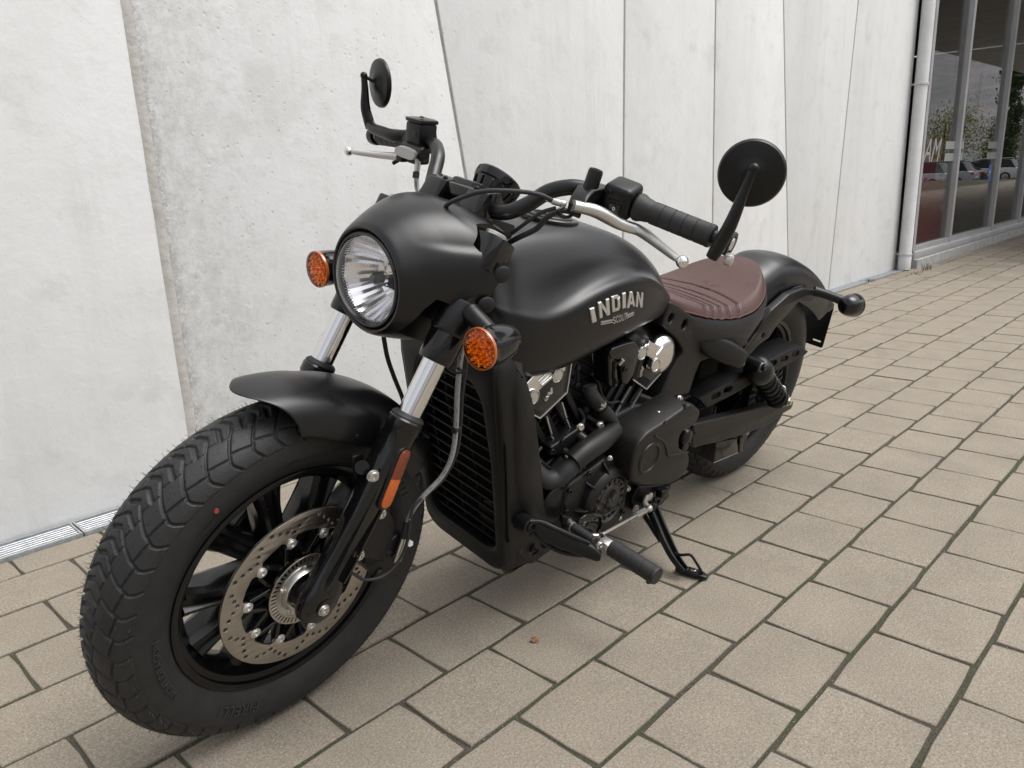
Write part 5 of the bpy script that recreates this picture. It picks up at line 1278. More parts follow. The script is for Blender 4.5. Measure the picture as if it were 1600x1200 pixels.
# front head dress: machined cover, two round caps, black V panel with bright edge and script emblem
YH = .128
fV = [(1.1209, 0.1300, 0.5636)[0::2], (1.0574, 0.1300, 0.5246)[0::2], (0.9843, 0.1300, 0.5647)[0::2], (0.9838, 0.1300, 0.6336)[0::2], (1.0702, 0.1300, 0.6593)[0::2], (1.1200, 0.1300, 0.6237)[0::2]]
rV = [(0.7609, 0.1300, 0.5427)[0::2], (0.6979, 0.1300, 0.5034)[0::2], (0.6433, 0.1300, 0.5391)[0::2], (0.6761, 0.1300, 0.5955)[0::2], (0.7553, 0.1300, 0.6186)[0::2], (0.7587, 0.1300, 0.5811)[0::2]]
def strip(P, w, y0, y1):
    """bright machined edge following an open outline"""
    P = [Vector((p[0], 0, p[1])) for p in P]; n = len(P); L, Rr = [], []
    for i in range(n):
        a = P[max(0, i - 1)]; b = P[min(n - 1, i + 1)]
        if 0 < i < n - 1:
            d1 = (P[i] - a).normalized(); d2 = (b - P[i]).normalized(); n1 = Vector((-d1.z, 0, d1.x)); n2 = Vector((-d2.z, 0, d2.x)); m = (n1 + n2).normalized(); m = m / max(.3, m.dot(n1))
        else: d = (b - a).normalized(); m = Vector((-d.z, 0, d.x))
        L.append(P[i] + m * w); Rr.append(P[i])
    poly = [(p.x, p.z) for p in L] + [(p.x, p.z) for p in Rr[::-1]]
    return XZ(plate(poly, [], y1 - y0, .0006, 1), y0)
def script_I(o, s, ang, y):
    """cursive capital built from ribbon strokes"""
    pts = [(-.55, -.62), (-.35, -.85), (-.05, -.75), (.02, -.45), (-.15, -.25), (-.38, -.38), (-.30, -.55)]
    pts2 = [(-.02, -.62), (.10, -.15), (.22, .25), (.40, .62), (.30, .88), (.12, .78), (.18, .55), (.48, .50), (.62, .28), (.46, .10), (.28, .22)]
    pts3 = [(-.30, .02), (-.18, .28), (.02, .34), (.10, .20), (-.06, .12), (-.22, .2)]
    ca, sa = math.cos(ang), math.sin(ang); out = []
    for P, r in ((pts, .085), (pts2, .095), (pts3, .07)):
        out.append(ctube([(o[0] - (x * ca - z * sa) * s, y, o[1] + (x * sa + z * ca) * s) for x, z in P], r * s, 4, 8))
    return J(*out)
def inset(P, k): 
    cx = sum(p[0] for p in P) / len(P); cz = sum(p[1] for p in P) / len(P); return [(cx + (p[0] - cx) * k, cz + (p[1] - cz) * k) for p in P]
for P, edge_, name in ((fV, fV[:4], 'f'), (rV, rV[:3], 'r')):
    hp_ = part('head_panel', slab(P, .104, .1285, .002, .0015), gloss if 0 else dark, ang=30)
    subp('panel_recess', slab(inset(P, .80), .1283, .1300, .006, .0012), gloss, hp_, ang=30)
    subp('panel_bright_edge', strip(edge_[::1], -.0032 if name == 'f' else -.0032, .127, .1302), satalu, hp_, ang=30)
    o_ = (1.0444, 0.1300, 0.5763)[0::2] if name == 'f' else (0.7359, 0.1300, 0.5592)[0::2]
    subp('panel_emblem', script_I(o_, .0150 if name == 'f' else .0130, R(-12) if name == 'f' else R(20), .1312), satalu, hp_)
# polished front cover
fc_ = part('cam_cover', J(slab([(1.1307, 0.1350, 0.6057)[0::2], (1.0865, 0.1350, 0.6420)[0::2], (1.0436, 0.1350, 0.6423)[0::2], (1.0071, 0.1350, 0.6456)[0::2], (1.0059, 0.1350, 0.6207)[0::2], (1.0261, 0.1350, 0.6086)[0::2], (1.0515, 0.1350, 0.6061)[0::2], (1.0765, 0.1350, 0.5942)[0::2], (1.0811, 0.1350, 0.5693)[0::2], (1.1097, 0.1350, 0.5710)[0::2], (1.1268, 0.1350, 0.5807)[0::2]], .100, .136, .004, .005)), polish, ang=40)
subp('cover_rib', J(ctube([(1.0770, 0.1370, 0.6060), (1.0521, 0.1370, 0.6179), (1.0387, 0.1370, 0.6245)], .0042, 4, 12), ctube([(1.0854, 0.1350, 0.6152), (1.0645, 0.1350, 0.6280), (1.0458, 0.1350, 0.6347)], .0034, 4, 12)), polish, fc_)
dome_c = Vector((0.6627, 0.1050, 0.5825))
rc_ = part('cam_cover', J(lathe([(0, .040), (.020, .0395), (.034, .036), (.044, .029), (.0485, .020), (.0500, .010), (.0485, .0), (.045, -.02)], dome_c, (0, 1, 0), 44)), polish, ang=40)
subp('cover_block', bev(XZ(plate([(0.7544, 0.1450, 0.6431)[0::2], (0.7097, 0.1450, 0.6212)[0::2], (0.7198, 0.1450, 0.5909)[0::2], (0.7531, 0.1450, 0.6068)[0::2]], [], .016, .002), .134), .001, 1), polish, rc_)
subp('cover_rib', J(ctube([(0.7265, 0.1460, 0.5926), (0.7057, 0.1460, 0.6039), (0.6899, 0.1430, 0.6137)], .0040, 4, 12), ctube([(0.7665, 0.1440, 0.6256), (0.7500, 0.1440, 0.6330)], .0035, 4, 12)), polish, rc_)
for c, r in (((834, 622), .0155), ((872, 587.5), .0145)):
    p = Vector(LB(*[0, 0, .145])) if 0 else None
for p, par in (((1.0996, 0.1430, 0.5881), fc_), ((1.0370, 0.1430, 0.6202), fc_), ((0.7720, 0.1500, 0.6168), rc_), ((0.7110, 0.1500, 0.5754), rc_)):
    k_ = 1.0 if par is fc_ else 1.02
    subp('round_cap', lathe([(.0165 * k_, -.014), (.0165 * k_, -.003), (.0155 * k_, .0), (.0135 * k_, .0008), (.0125 * k_, -.0025), (.0, -.0025)], p, (0, 1, 0), 30), polish, par)
    subp('cap_face', lathe([(.0116 * k_, -.0024), (.0113 * k_, .0002), (0, .0004)], p, (0, 1, 0), 30), satalu, par)
# bright cylinder strips
for a, b in (((1.0289, 0.1180, 0.5191), (1.0049, 0.1180, 0.4713)), ((1.0030, 0.1180, 0.4662), (0.9859, 0.1180, 0.4430)), ((0.9868, 0.1180, 0.5402), (0.9648, 0.1180, 0.4991)), ((0.9628, 0.1180, 0.4941), (0.9451, 0.1180, 0.4665)),
             ((0.7492, 0.1180, 0.5948), (0.7516, 0.1180, 0.5439)), ((0.7502, 0.1180, 0.5214), (0.7760, 0.1180, 0.4860)), ((0.7772, 0.1180, 0.4815), (0.7957, 0.1180, 0.4540)), ((0.7044, 0.1180, 0.5043), (0.7341, 0.1180, 0.4624)), ((0.7353, 0.1180, 0.4578), (0.7584, 0.1180, 0.4276))):
    a, b = Vector(a), Vector(b); d_ = (b - a).normalized(); q = d_.cross(Vector((0, 1, 0))) * .0014
    part('bright_strip', loft([[p + q, p + q + Vector((0, .004, 0)), p - q + Vector((0, .004, 0)), p - q] for p in (a, b)]), satalu, smooth=False)
# horn / coil bracket between the cylinders
hb_ = part('coil_bracket', J(slab([(0.8947, 0.1500, 0.6410)[0::2], (0.8867, 0.1500, 0.6508)[0::2], (0.8469, 0.1500, 0.6532)[0::2], (0.8092, 0.1500, 0.6520)[0::2], (0.7943, 0.1500, 0.6390)[0::2], (0.7868, 0.1500, 0.6123)[0::2], (0.7952, 0.1500, 0.5688)[0::2], (0.8108, 0.1500, 0.5510)[0::2], (0.8307, 0.1500, 0.5587)[0::2], (0.8478, 0.1500, 0.6070)[0::2], (0.8574, 0.1500, 0.6192)[0::2], (0.8848, 0.1500, 0.6262)[0::2]], .105, .152, .005, .004),
    slab([(0.8914, 0.1500, 0.6361)[0::2], (0.8570, 0.1500, 0.6177)[0::2], (0.8385, 0.1500, 0.5544)[0::2], (0.8481, 0.1500, 0.5491)[0::2], (0.8709, 0.1500, 0.5619)[0::2]], .10, .148, .006, .004)), gloss, ang=30)
for p, r in (((0.8680, 0.1490, 0.6065), .006), ((0.8652, 0.1490, 0.5869), .006), ((0.8581, 0.1490, 0.5675), .005)):
    subp('bracket_slot', XZ(plate(slot(p[0], p[2], .026, .009, R(75), 5), [], .001, .0003), .1485), voidm, hb_)
bolt((0.8337, 0.1530, 0.5934), (0, 1, 0), .0065, .004, hb_, m=dark); bolt((0.8516, 0.1490, 0.5675), (0, 1, 0), .004, .004, hb_, m=dark)
subp('bracket_bolt', cyl((0.8524, 0.1500, 0.6080), (0.8500, 0.1560, 0.6199), .0045, 12), alu, hb_)
part('wiring_plug', J(ctube([(0.9310, 0.1000, 0.5987), (0.9282, 0.1050, 0.5782), (0.9279, 0.1050, 0.5575)], .004, 4, 8), rbox((0.9303, 0.1080, 0.5622), (.014, .01, .010), .002, 1), rbox((0.9369, 0.1080, 0.6029), (.012, .01, .012), .002, 1)), dark)
# thermostat hose and housing
hz = part('coolant_hose', ctube([(0.9021, 0.1200, 0.5589), (0.9000, 0.1250, 0.5425), (0.8844, 0.1300, 0.5226), (0.8634, 0.1350, 0.4995), (0.8378, 0.1370, 0.4750), (0.8183, 0.1370, 0.4506), (0.8037, 0.1320, 0.4266)], .0150, 7, 22), rub2)
pth = spl([(0.8809, 0.1310, 0.5206), (0.8598, 0.1360, 0.4974)], 2)
for a in (.1, .8): subp('hose_clamp', tube([Vector((0.8785, 0.1315, 0.5172)) + (Vector((0.8678, 0.1340, 0.5048)) - Vector((0.8785, 0.1315, 0.5172))) * (a + t) for t in (0, .35)], .0165, 22), alu if a < .5 else dark, hz)
subp('clamp_screw', J(cyl((0.8964, 0.1500, 0.5263), (0.8812, 0.1500, 0.5164), .0040, 10)), boltm, hz)
part('thermostat_housing', J(slab([(0.8932, 0.1400, 0.4539)[0::2], (0.8514, 0.1400, 0.4610)[0::2], (0.8135, 0.1400, 0.4442)[0::2], (0.7923, 0.1400, 0.4155)[0::2], (0.8144, 0.1400, 0.4023)[0::2], (0.8716, 0.1400, 0.4256)[0::2]], .10, .142, .008, .004)), dark)
# water manifold along the crankcase top
part('water_manifold', J(ctube([(0.9804, 0.1650, 0.4176), (0.9389, 0.1650, 0.4338), (0.8816, 0.1600, 0.4408), (0.8263, 0.1500, 0.4458)], [.023, .025, .025, .020], 6, 24)), cast_)
for o_ in (0, .008, .016):
    part('manifold_rib', ctube([Vector((0.9321, 0.1780, 0.4286)) + Vector((0, 0, o_ - .004)), Vector((0.8952, 0.1760, 0.4350)) + Vector((0, 0, o_ - .004)), Vector((0.8405, 0.1660, 0.4411)) + Vector((0, 0, o_ - .004))], .0016, 5, 8), dark)
lw = part('lower_coolant_hose', ctube([(1.0659, 0.1150, 0.4238), (1.0535, 0.1300, 0.4044), (1.0333, 0.1450, 0.3853), (1.0087, 0.1550, 0.3851), (0.9897, 0.1620, 0.4007), (0.9681, 0.1650, 0.4168)], .0205, 7, 24), rub2)
for a, b in ((((0.9761, 0.1630, 0.4076)), ((0.9706, 0.1630, 0.4104))), (((0.9664, 0.1640, 0.4142)), ((0.9609, 0.1640, 0.4171)))):
    a, b = Vector(a), Vector(b); subp('hose_clamp', cyl(a, b, .0228, 26, .001), dark, lw)
subp('clamp_screw', cyl((0.9720, 0.1780, 0.4135), (0.9673, 0.1780, 0.4013), .0038, 10), boltm, lw)
# clutch cover with round emblem
ec_ = Vector((0.8454, 0.1850, 0.2866))
cc = part('clutch_cover', J(slab([(0.9835, 0.1600, 0.3093)[0::2], (0.9762, 0.1600, 0.3546)[0::2], (0.9389, 0.1600, 0.3640)[0::2], (0.8877, 0.1600, 0.3744)[0::2], (0.8501, 0.1600, 0.3834)[0::2], (0.7985, 0.1600, 0.3605)[0::2], (0.7647, 0.1600, 0.3225)[0::2], (0.7401, 0.1600, 0.2582)[0::2], (0.7346, 0.1600, 0.1911)[0::2], (0.7776, 0.1600, 0.1567)[0::2], (0.8795, 0.1600, 0.1911)[0::2], (0.9492, 0.1600, 0.2416)[0::2]], .10, .160, .02, .012, bres=3),
    lathe([(.074, -.03), (.0735, -.012), (.069, -.006), (.061, -.001), (.0585, .0), (.0575, -.002), (.056, -.0035), (0, -.0035)], ec_, (0, 1, 0), 56)), cast_, ang=35)
for a in (140, 100, 62, 20, 185, -60):
    d_ = Vector((-math.cos(R(a)), 0, math.sin(R(a)))); subp('cover_rib', bev(loft([[ec_ + d_ * r + Vector((0, h, 0)) + d_.cross(Vector((0, 1, 0))) * s for s, h in ((-.003, -.03), (-.002, q), (.002, q), (.003, -.03))] for r, q in ((.060, -.003), (.078, -.008), (.092, -.022))]), .001, 1), cast_, cc)
em = part('round_emblem', J(lathe([(.0555, -.004), (.0555, -.001), (.054, -.0002), (.0525, -.002), (.040, -.0022), (.0385, -.0008), (.037, -.0022), (0, -.0022)], ec_, (0, 1, 0), 56)), gloss)
MEm = basis(ec_ + Vector((0, -.0022, 0)), Vector((-1, 0, 0)), Vector((0, 0, 1)), Vector((0, 1, 0)))
for s_, a0, st_2 in (('MOTORCYCLE', 90, 21), ('INDIAN', -90, -22)):
    for i, ch in enumerate(s_):
        a = R(a0 - (i - (len(s_) - 1) / 2) * st_2); rot = a - math.pi / 2 if a0 > 0 else a + math.pi / 2
        subp('emblem_letter', tf(text(ch, .0135, .0022, res=2), MEm @ Matrix.Translation((.0462 * math.cos(a), .0462 * math.sin(a), 0)) @ Matrix.Rotation(rot, 4, 'Z')), dark, em, smooth=False)
# feathered head in relief: fan of plumes and a small profile
for k in range(11):
    a = R(158 - k * 17); L_ = .030 - .006 * abs(k - 4) / 5
    subp('emblem_plume', tf(J(bev(loft([[(x, y, z) for y, z in ((-w, 0), (0, .0022), (w, 0))] for x, w in ((.007, .0008), (L_ * .7, .0030), (L_, .0010))]), .0002, 1)), MEm @ Matrix.Translation((.002, -.002, 0)) @ Matrix.Rotation(a, 4, 'Z')), dark, em, ang=20)
subp('emblem_profile', tf(J(sub(loft([[(x * .011, y * .011, z) for x, y in ((-.6, .7), (.3, .8), (.7, .2), (.5, -.5), (.1, -.9), (-.5, -.8), (-.6, -.4), (-.85, -.2), (-.6, .1), (-.75, .4))] for z in (0, .002)]), 1)), MEm @ Matrix.Translation((-.004, -.008, 0))), dark, em)
# starter / stator bulges ahead of the clutch cover
part('stator_cover', J(lathe([(.046, -.03), (.046, -.004), (.042, 0), (.036, .001), (0, .001)], (0.9895, 0.1520, 0.3121), (0, 1, 0), 40)), dark, ang=30)
part('stator_cover', J(lathe([(.040, -.03), (.040, -.004), (.036, 0), (.028, .001), (.026, -.002), (0, -.002)], (0.9961, 0.1350, 0.3038), (0, 1, 0), 40)), dark, ang=30)
part('engine_side_cover', J(slab([(1.0091, 0.1200, 0.2843)[0::2], (1.0096, 0.1200, 0.3330)[0::2], (0.9635, 0.1200, 0.3459)[0::2], (0.9151, 0.1200, 0.3654)[0::2], (0.7744, 0.1200, 0.3880)[0::2], (0.7036, 0.1200, 0.3498)[0::2], (0.6510, 0.1200, 0.2246)[0::2], (0.6395, 0.1200, 0.1152)[0::2], (0.8604, 0.1200, 0.1566)[0::2], (0.9727, 0.1200, 0.2284)[0::2]], .09, .125, .012, .006)), dark)
part('crankcase_bracket', J(slab([(1.0234, 0.1350, 0.4530)[0::2], (0.9343, 0.1350, 0.4755)[0::2], (0.9002, 0.1350, 0.4443)[0::2], (0.9101, 0.1350, 0.4315)[0::2], (0.9728, 0.1350, 0.4147)[0::2], (1.0117, 0.1350, 0.4314)[0::2]], .10, .138, .006, .004)), dark)
part('crankcase_boss', cyl((0.9347, 0.1200, 0.4598), (0.9268, 0.1500, 0.4479), .0125, 18, .002), dark)
part('crankcase_boss', cyl((0.9759, 0.1200, 0.4318), (0.9754, 0.1500, 0.4257), .0110, 18, .002), dark)
part('crankcase_boss', cyl((0.8587, 0.1000, 0.4599), (0.8670, 0.1380, 0.4629), .0110, 18, .002), dark)
for p, r in (((0.9271, 0.1520, 0.4482), .0085), ((0.9789, 0.1520, 0.4270), .0080), ((1.0500, 0.1280, 0.4235), .0085), ((0.9321, 0.1350, 0.4749), .0080), ((0.8696, 0.1400, 0.4637), .0080), ((0.8605, 0.1460, 0.4505), .0075), ((0.7702, 0.1500, 0.4087), .0075), ((0.8485, 0.1650, 0.3885), .0055), ((0.7654, 0.1500, 0.3503), .0070), ((1.0180, 0.1400, 0.3186), .0075), ((0.7381, 0.1550, 0.2656), .0060), ((0.7496, 0.1550, 0.1868), .0055), ((1.0867, 0.1200, 0.4651), .0060)):
    bolt(p, (.25, 1, .12), r * .92, .006)
part('oil_line', ctube([(0.8727, 0.1350, 0.5019), (0.8551, 0.1400, 0.4762), (0.8371, 0.1420, 0.4564), (0.8112, 0.1450, 0.4377), (0.7784, 0.1480, 0.4135)], .0020, 5, 8), alu)
part('ignition_lead', ctube([(1.0318, 0.1200, 0.4486), (1.0485, 0.1250, 0.4381), (1.0216, 0.1300, 0.4077), (0.9892, 0.1300, 0.3817), (0.9602, 0.1200, 0.3608)], .0040, 6, 10), rub2)
part('downpipe_heat_shield', J(ctube([(1.05, -.02, .58), (1.08, -.05, .48), (1.05, -.10, .30), (.96, -.15, .20), (.6, -.19, .19), (-.2, -.20, .22)], .024, 8, 18)), dark)
part('exhaust_silencer', J(lathe([(.0, 0), (.03, 0), (.045, .03), (.048, .06), (.048, .58), (.044, .60), (.03, .60)], (.25, -.20, .205), (-1, 0, .05), 32)), dark)
# ---------------------------------------------------------------- sprocket cover
SCP = [(987, 752), (985.5, 737), (989, 714), (997, 694), (1012, 677), (1037, 661), (1068, 639), (1081, 631), (1095, 643), (1089, 659), (1083, 666), (1064, 676), (1060, 690), (1061, 702), (1076, 710), (1077, 722), (1073, 735), (1060, 751), (1040, 759), (1002, 760)]
SCZ = [(0.8043, 0.2050, 0.3345)[0::2], (0.8156, 0.2050, 0.3631)[0::2], (0.8180, 0.2050, 0.4012)[0::2], (0.8075, 0.2050, 0.4301)[0::2], (0.7777, 0.2050, 0.4485)[0::2], (0.7202, 0.2050, 0.4582)[0::2], (0.6468, 0.2050, 0.4747)[0::2], (0.6142, 0.2050, 0.4797)[0::2], (0.5640, 0.2050, 0.4467)[0::2], (0.5713, 0.2050, 0.4212)[0::2], (0.5849, 0.2050, 0.4128)[0::2], (0.6351, 0.2050, 0.4097)[0::2], (0.6379, 0.2050, 0.3867)[0::2], (0.6272, 0.2050, 0.3628)[0::2], (0.5760, 0.2050, 0.3330)[0::2], (0.5643, 0.2050, 0.3078)[0::2], (0.5676, 0.2050, 0.2852)[0::2], (0.5972, 0.2050, 0.2658)[0::2], (0.6529, 0.2050, 0.2704)[0::2], (0.7603, 0.2050, 0.3059)[0::2]]
spc = part('sprocket_cover', slab(SCZ, .120, .206, .012, .007, bres=3), cast_, ang=30)
rc2 = Vector((0.7530, 0.2060, 0.3765))
subp('cover_dish', lathe([(.040, -.0015), (.0385, .0012), (.035, .0022), (.0325, .0012), (.031, -.0012), (0, -.0016)], rc2 + Vector((0, .0015, 0)), (0, 1, 0), 44), cast_, spc)
subp('cover_crease', J(ctube([(0.7505, 0.2060, 0.4332), (0.7109, 0.2060, 0.4085), (0.6911, 0.2060, 0.3859), (0.6794, 0.2060, 0.3654), (0.6660, 0.2060, 0.3561), (0.6264, 0.2060, 0.3482), (0.5854, 0.2060, 0.3400)], .0032, 6, 10)), cast_, spc)
for a, b in (((0.6920, 0.1650, 0.4498), (0.7157, 0.2075, 0.4565)), ((0.6130, 0.1650, 0.4696), (0.6404, 0.2075, 0.4758))):
    a, b = Vector(a), Vector(b); d_ = (b - a); 
    subp('bolt_channel', bev(loft([[p + Vector((sx, 0, sz)) for sx, sz in ((-.006, -.003), (-.006, .0035), (.006, .0035), (.006, -.003))] for p in (a - d_ * .2, b)]), .002, 1), dark, spc)
    bolt(a + Vector((0, .004, .008)), (0, 1, .5), .0060, .006, spc)
bolt((0.5462, 0.1700, 0.3564), (0, 1, 0), .022, .008, m=dark, kind='cap') if 0 else None
pv_ = part('swingarm_pivot', J(slab([(0.6039, 0.1900, 0.3663)[0::2], (0.6020, 0.1900, 0.4006)[0::2], (0.5541, 0.1900, 0.3977)[0::2], (0.5306, 0.1900, 0.3483)[0::2], (0.5368, 0.1900, 0.3175)[0::2], (0.5884, 0.1900, 0.3369)[0::2]], .14, .178, .008, .003), lathe([(.023, -.03), (.023, .0), (.020, .006), (.012, .010), (0, .0115)], (0.5728, 0.1850, 0.3691), (0, 1, 0), 32), lathe([(.013, -.02), (.013, 0), (.010, .003), (0, .004)], (0.5690, 0.1850, 0.3341), (0, 1, 0), 24)), dark, ang=30)
for p in ((0.5441, 0.1820, 0.3880), (0.5314, 0.1820, 0.3684), (0.5422, 0.1820, 0.3427)): bolt(p, (0, 1, 0), .0045, .004, pv_, m=dark)
# ---------------------------------------------------------------- frame casting and side panels
fcast = [(0.6637, 0.1250, 0.7117)[0::2], (0.6197, 0.1250, 0.6930)[0::2], (0.4566, 0.1250, 0.6055)[0::2], (0.4023, 0.1250, 0.5579)[0::2], (0.4202, 0.1250, 0.5263)[0::2], (0.4735, 0.1250, 0.5267)[0::2], (0.4855, 0.1250, 0.4962)[0::2], (0.4957, 0.1250, 0.4438)[0::2], (0.5829, 0.1250, 0.4545)[0::2], (0.6295, 0.1250, 0.4675)[0::2], (0.6048, 0.1250, 0.5223)[0::2], (0.5664, 0.1250, 0.5674)[0::2], (0.5741, 0.1250, 0.5821)[0::2], (0.6083, 0.1250, 0.6128)[0::2], (0.6792, 0.1250, 0.6595)[0::2]]
ha, hb2 = (0.6475, 0.1250, 0.6697), (0.5845, 0.1250, 0.6437)
fcs = part('frame_casting', J(slab(fcast, .085, .126, .008, .005, holes=[circ(ha[0], ha[2], .0115, 18), circ(hb2[0], hb2[2], .0125, 18)], bres=3)), cast_, ang=30)
subp('frame_recess_disc', J(cyl((ha[0], .098, ha[2]), (ha[0], .104, ha[2]), .012, 18), cyl((hb2[0], .098, hb2[2]), (hb2[0], .101, hb2[2]), .013, 18)), voidm, fcs)
bolt((ha[0], .106, ha[2]), (0, 1, 0), .0065, .007, fcs)
part('frame_spine', J(bev(loft([[(x, y, z) for x, z in ((.66, .655), (.42, .56), (.20, .44), (.19, .40), (.42, .44), (.60, .48), (.68, .60))] for y in (-.095, .080)]), .01, 2)), voidm)
arm = []
ma, mb = Vector((0.4739, 0.1200, 0.5799)), Vector((0.3505, 0.1680, 0.5242))
dd = (mb - ma).normalized(); sd_ = dd.cross(Vector((0, 1, 0))).normalized(); nn3 = sd_.cross(dd)
for t, a, b in ((-.12, .012, .010), (0, .026, .020), (.15, .030, .026), (.5, .031, .027), (.82, .027, .024), (.97, .0245, .021), (1., .021, .018)):
    c = ma + (mb - ma) * t; ring = []
    for i in range(20):
        q = 2 * math.pi * i / 20; cc_, ss_ = math.cos(q), math.sin(q); ring.append(c + sd_ * a * math.copysign(abs(cc_) ** .55, cc_) + nn3 * b * math.copysign(abs(ss_) ** .55, ss_))
    arm.append(ring)
part('shock_mount_arm', loft(arm), cast_, ang=40)
part('shock_mount_arm', mir(loft(arm)), cast_, ang=40)
# battery / ecu block seen below the arm
part('battery_box', bev(box((((0.3836, 0.1050, 0.4572))[0], .04, ((0.3949, 0.1050, 0.4870))[2]), (.09, .13, .06)), .006, 2), voidm)
part('seat_rail', J(ctube([(.55, .088, .655), (.42, .098, .612), (.30, .108, .560), (.22, .108, .515)], .013, 5, 12), ctube([(.55, -.088, .655), (.42, -.098, .612), (.30, -.108, .560), (.22, -.108, .515)], .013, 5, 12)), dark)
# ---------------------------------------------------------------- rear wheel
rw = wheel_root('rear_wheel', False)
me, rprof, rphd = tyre(RXL, .323, .075, .2135, .055, .262, 900, 7.5, .0055, 3)
tyre_obj(me, rw)
cast_wheel(rw, RXL, .213, .056, 5, 20, 17, .046, .058, .045)
subp('belt_pulley', J(lathe([(.050, .078), (.050, .094), (.070, .094), (.088, .090), (.098, .090), (.1055, .094), (.108, .100), (.112, .104), (.112, .080), (.095, .078)], RXL, (0, 1, 0), 72), *[tf(bev(box((.079, 0, 0), (.040, .010, .006)), .001, 1), Matrix.Translation((RXL.x, .094, RXL.z)) @ Matrix.Rotation(R(15 * k), 4, 'Y')) for k in range(24)]), dark, rw)
# drive belt
def belt():
    pts = []; c0, r0 = Vector((RXL.x, 0, RXL.z)), .112; c1, r1 = Vector((.60, 0, .365)), .045
    for i in range(24): a = R(100 + 160 * i / 23); pts.append((c0.x + r0 * math.cos(a), c0.z + r0 * math.sin(a)))
    for i in range(12): a = R(-80 + 160 * i / 11); pts.append((c1.x + r1 * math.cos(a), c1.z + r1 * math.sin(a)))
    V, F = [], []; n = len(pts)
    for k, (x, z) in enumerate(pts):
        c = Vector((x, 0, z)); cen = c0 if k < 24 else c1; d = (c - Vector((cen.x, 0, cen.z))).normalized()
        for y, h in ((.080, 0), (.080, .005), (.104, .005), (.104, 0)): V.append(c + d * h + Vector((0, y, 0)))
    for k in range(n):
        q = (k + 1) % n
        for j in range(4): F.append((k * 4 + j, k * 4 + (j + 1) % 4, q * 4 + (j + 1) % 4, q * 4 + j))
    T = []
    for k in range(n):
        a = Vector((pts[k][0], .092, pts[k][1])); b = Vector((pts[(k + 1) % n][0], .092, pts[(k + 1) % n][1])); L = (b - a).length; m = int(L / .011)
        for i in range(m):
            p = a + (b - a) * (i + .5) / m; T.append(tf(box((0, 0, 0), (.0055, .0235, .004)), Matrix.Translation(p) @ Matrix.Rotation(-math.atan2(b.z - a.z, b.x - a.x), 4, 'Y')))
    return J((V, F), *T)
part('drive_belt', belt(), rub2, ang=30)
# swingarm
sw_ = [(0.4848, 0.1500, 0.3648)[0::2], (0.3662, 0.1500, 0.3495)[0::2], (0.2074, 0.1500, 0.3290)[0::2], (0.0727, 0.1500, 0.3150)[0::2], (-0.0262, 0.1500, 0.2900)[0::2], (-0.0623, 0.1500, 0.3069)[0::2], (-0.1040, 0.1500, 0.2835)[0::2], (-0.1007, 0.1500, 0.2578)[0::2], (-0.0441, 0.1500, 0.2549)[0::2], (0.0159, 0.1500, 0.2383)[0::2], (0.1897, 0.1500, 0.2488)[0::2], (0.3334, 0.1500, 0.2663)[0::2], (0.4673, 0.1500, 0.2907)[0::2]]
swm = part('swingarm', J(slab(sw_, .122, .151, .008, .006, bres=3), slab([(p[0], p[1]) for p in sw_], -.151, -.122, .008, .006)), cast_, ang=30)
part('swingarm_brace', bev(box((.40, 0, .30), (.07, .28, .06)), .01, 2), dark)
# upper belt guard: face with slots plus the flat top
gs = [(0.3634, 0.1280, 0.4077), (0.3043, 0.1280, 0.4124), (0.0702, 0.1280, 0.4398), (0.0035, 0.1280, 0.4413), (-0.0660, 0.1280, 0.4428)]
ga = math.atan2(gs[3][2] - gs[2][2], gs[3][0] - gs[2][0])
gpoly = [(0.4478, 0.1300, 0.4198)[0::2], (0.3340, 0.1300, 0.4296)[0::2], (0.2049, 0.1300, 0.4406)[0::2], (0.0860, 0.1300, 0.4567)[0::2], (-0.0384, 0.1300, 0.4644)[0::2], (-0.0988, 0.1300, 0.4590)[0::2], (-0.1556, 0.1300, 0.4333)[0::2], (-0.1347, 0.1300, 0.4247)[0::2], (-0.0630, 0.1300, 0.4181)[0::2], (0.0797, 0.1300, 0.4053)[0::2], (0.1854, 0.1300, 0.3971)[0::2], (0.2840, 0.1300, 0.3873)[0::2], (0.3970, 0.1300, 0.3812)[0::2]]
gd_ = part('belt_guard', slab(gpoly, .123, .131, .004, .002, holes=[slot(g[0], g[2], .048, .018, ga + R(8), 5) for g in gs]), plastic, ang=30)
topl = [gpoly[i] for i in (0, 1, 2, 3, 4, 5, 6)]
tr_ = []
for x, z in spl([(p[0], 0, p[1]) for p in topl], 4) and [(v.x, v.z) for v in spl([(p[0], 0, p[1]) for p in topl], 4)]:
    tr_.append([(x, .128, z - .002), (x, .126, z + .0008), (x, .06, z + .006), (x, .058, z + .003)])
subp('guard_top', loft(tr_), plastic, gd_, ang=40)
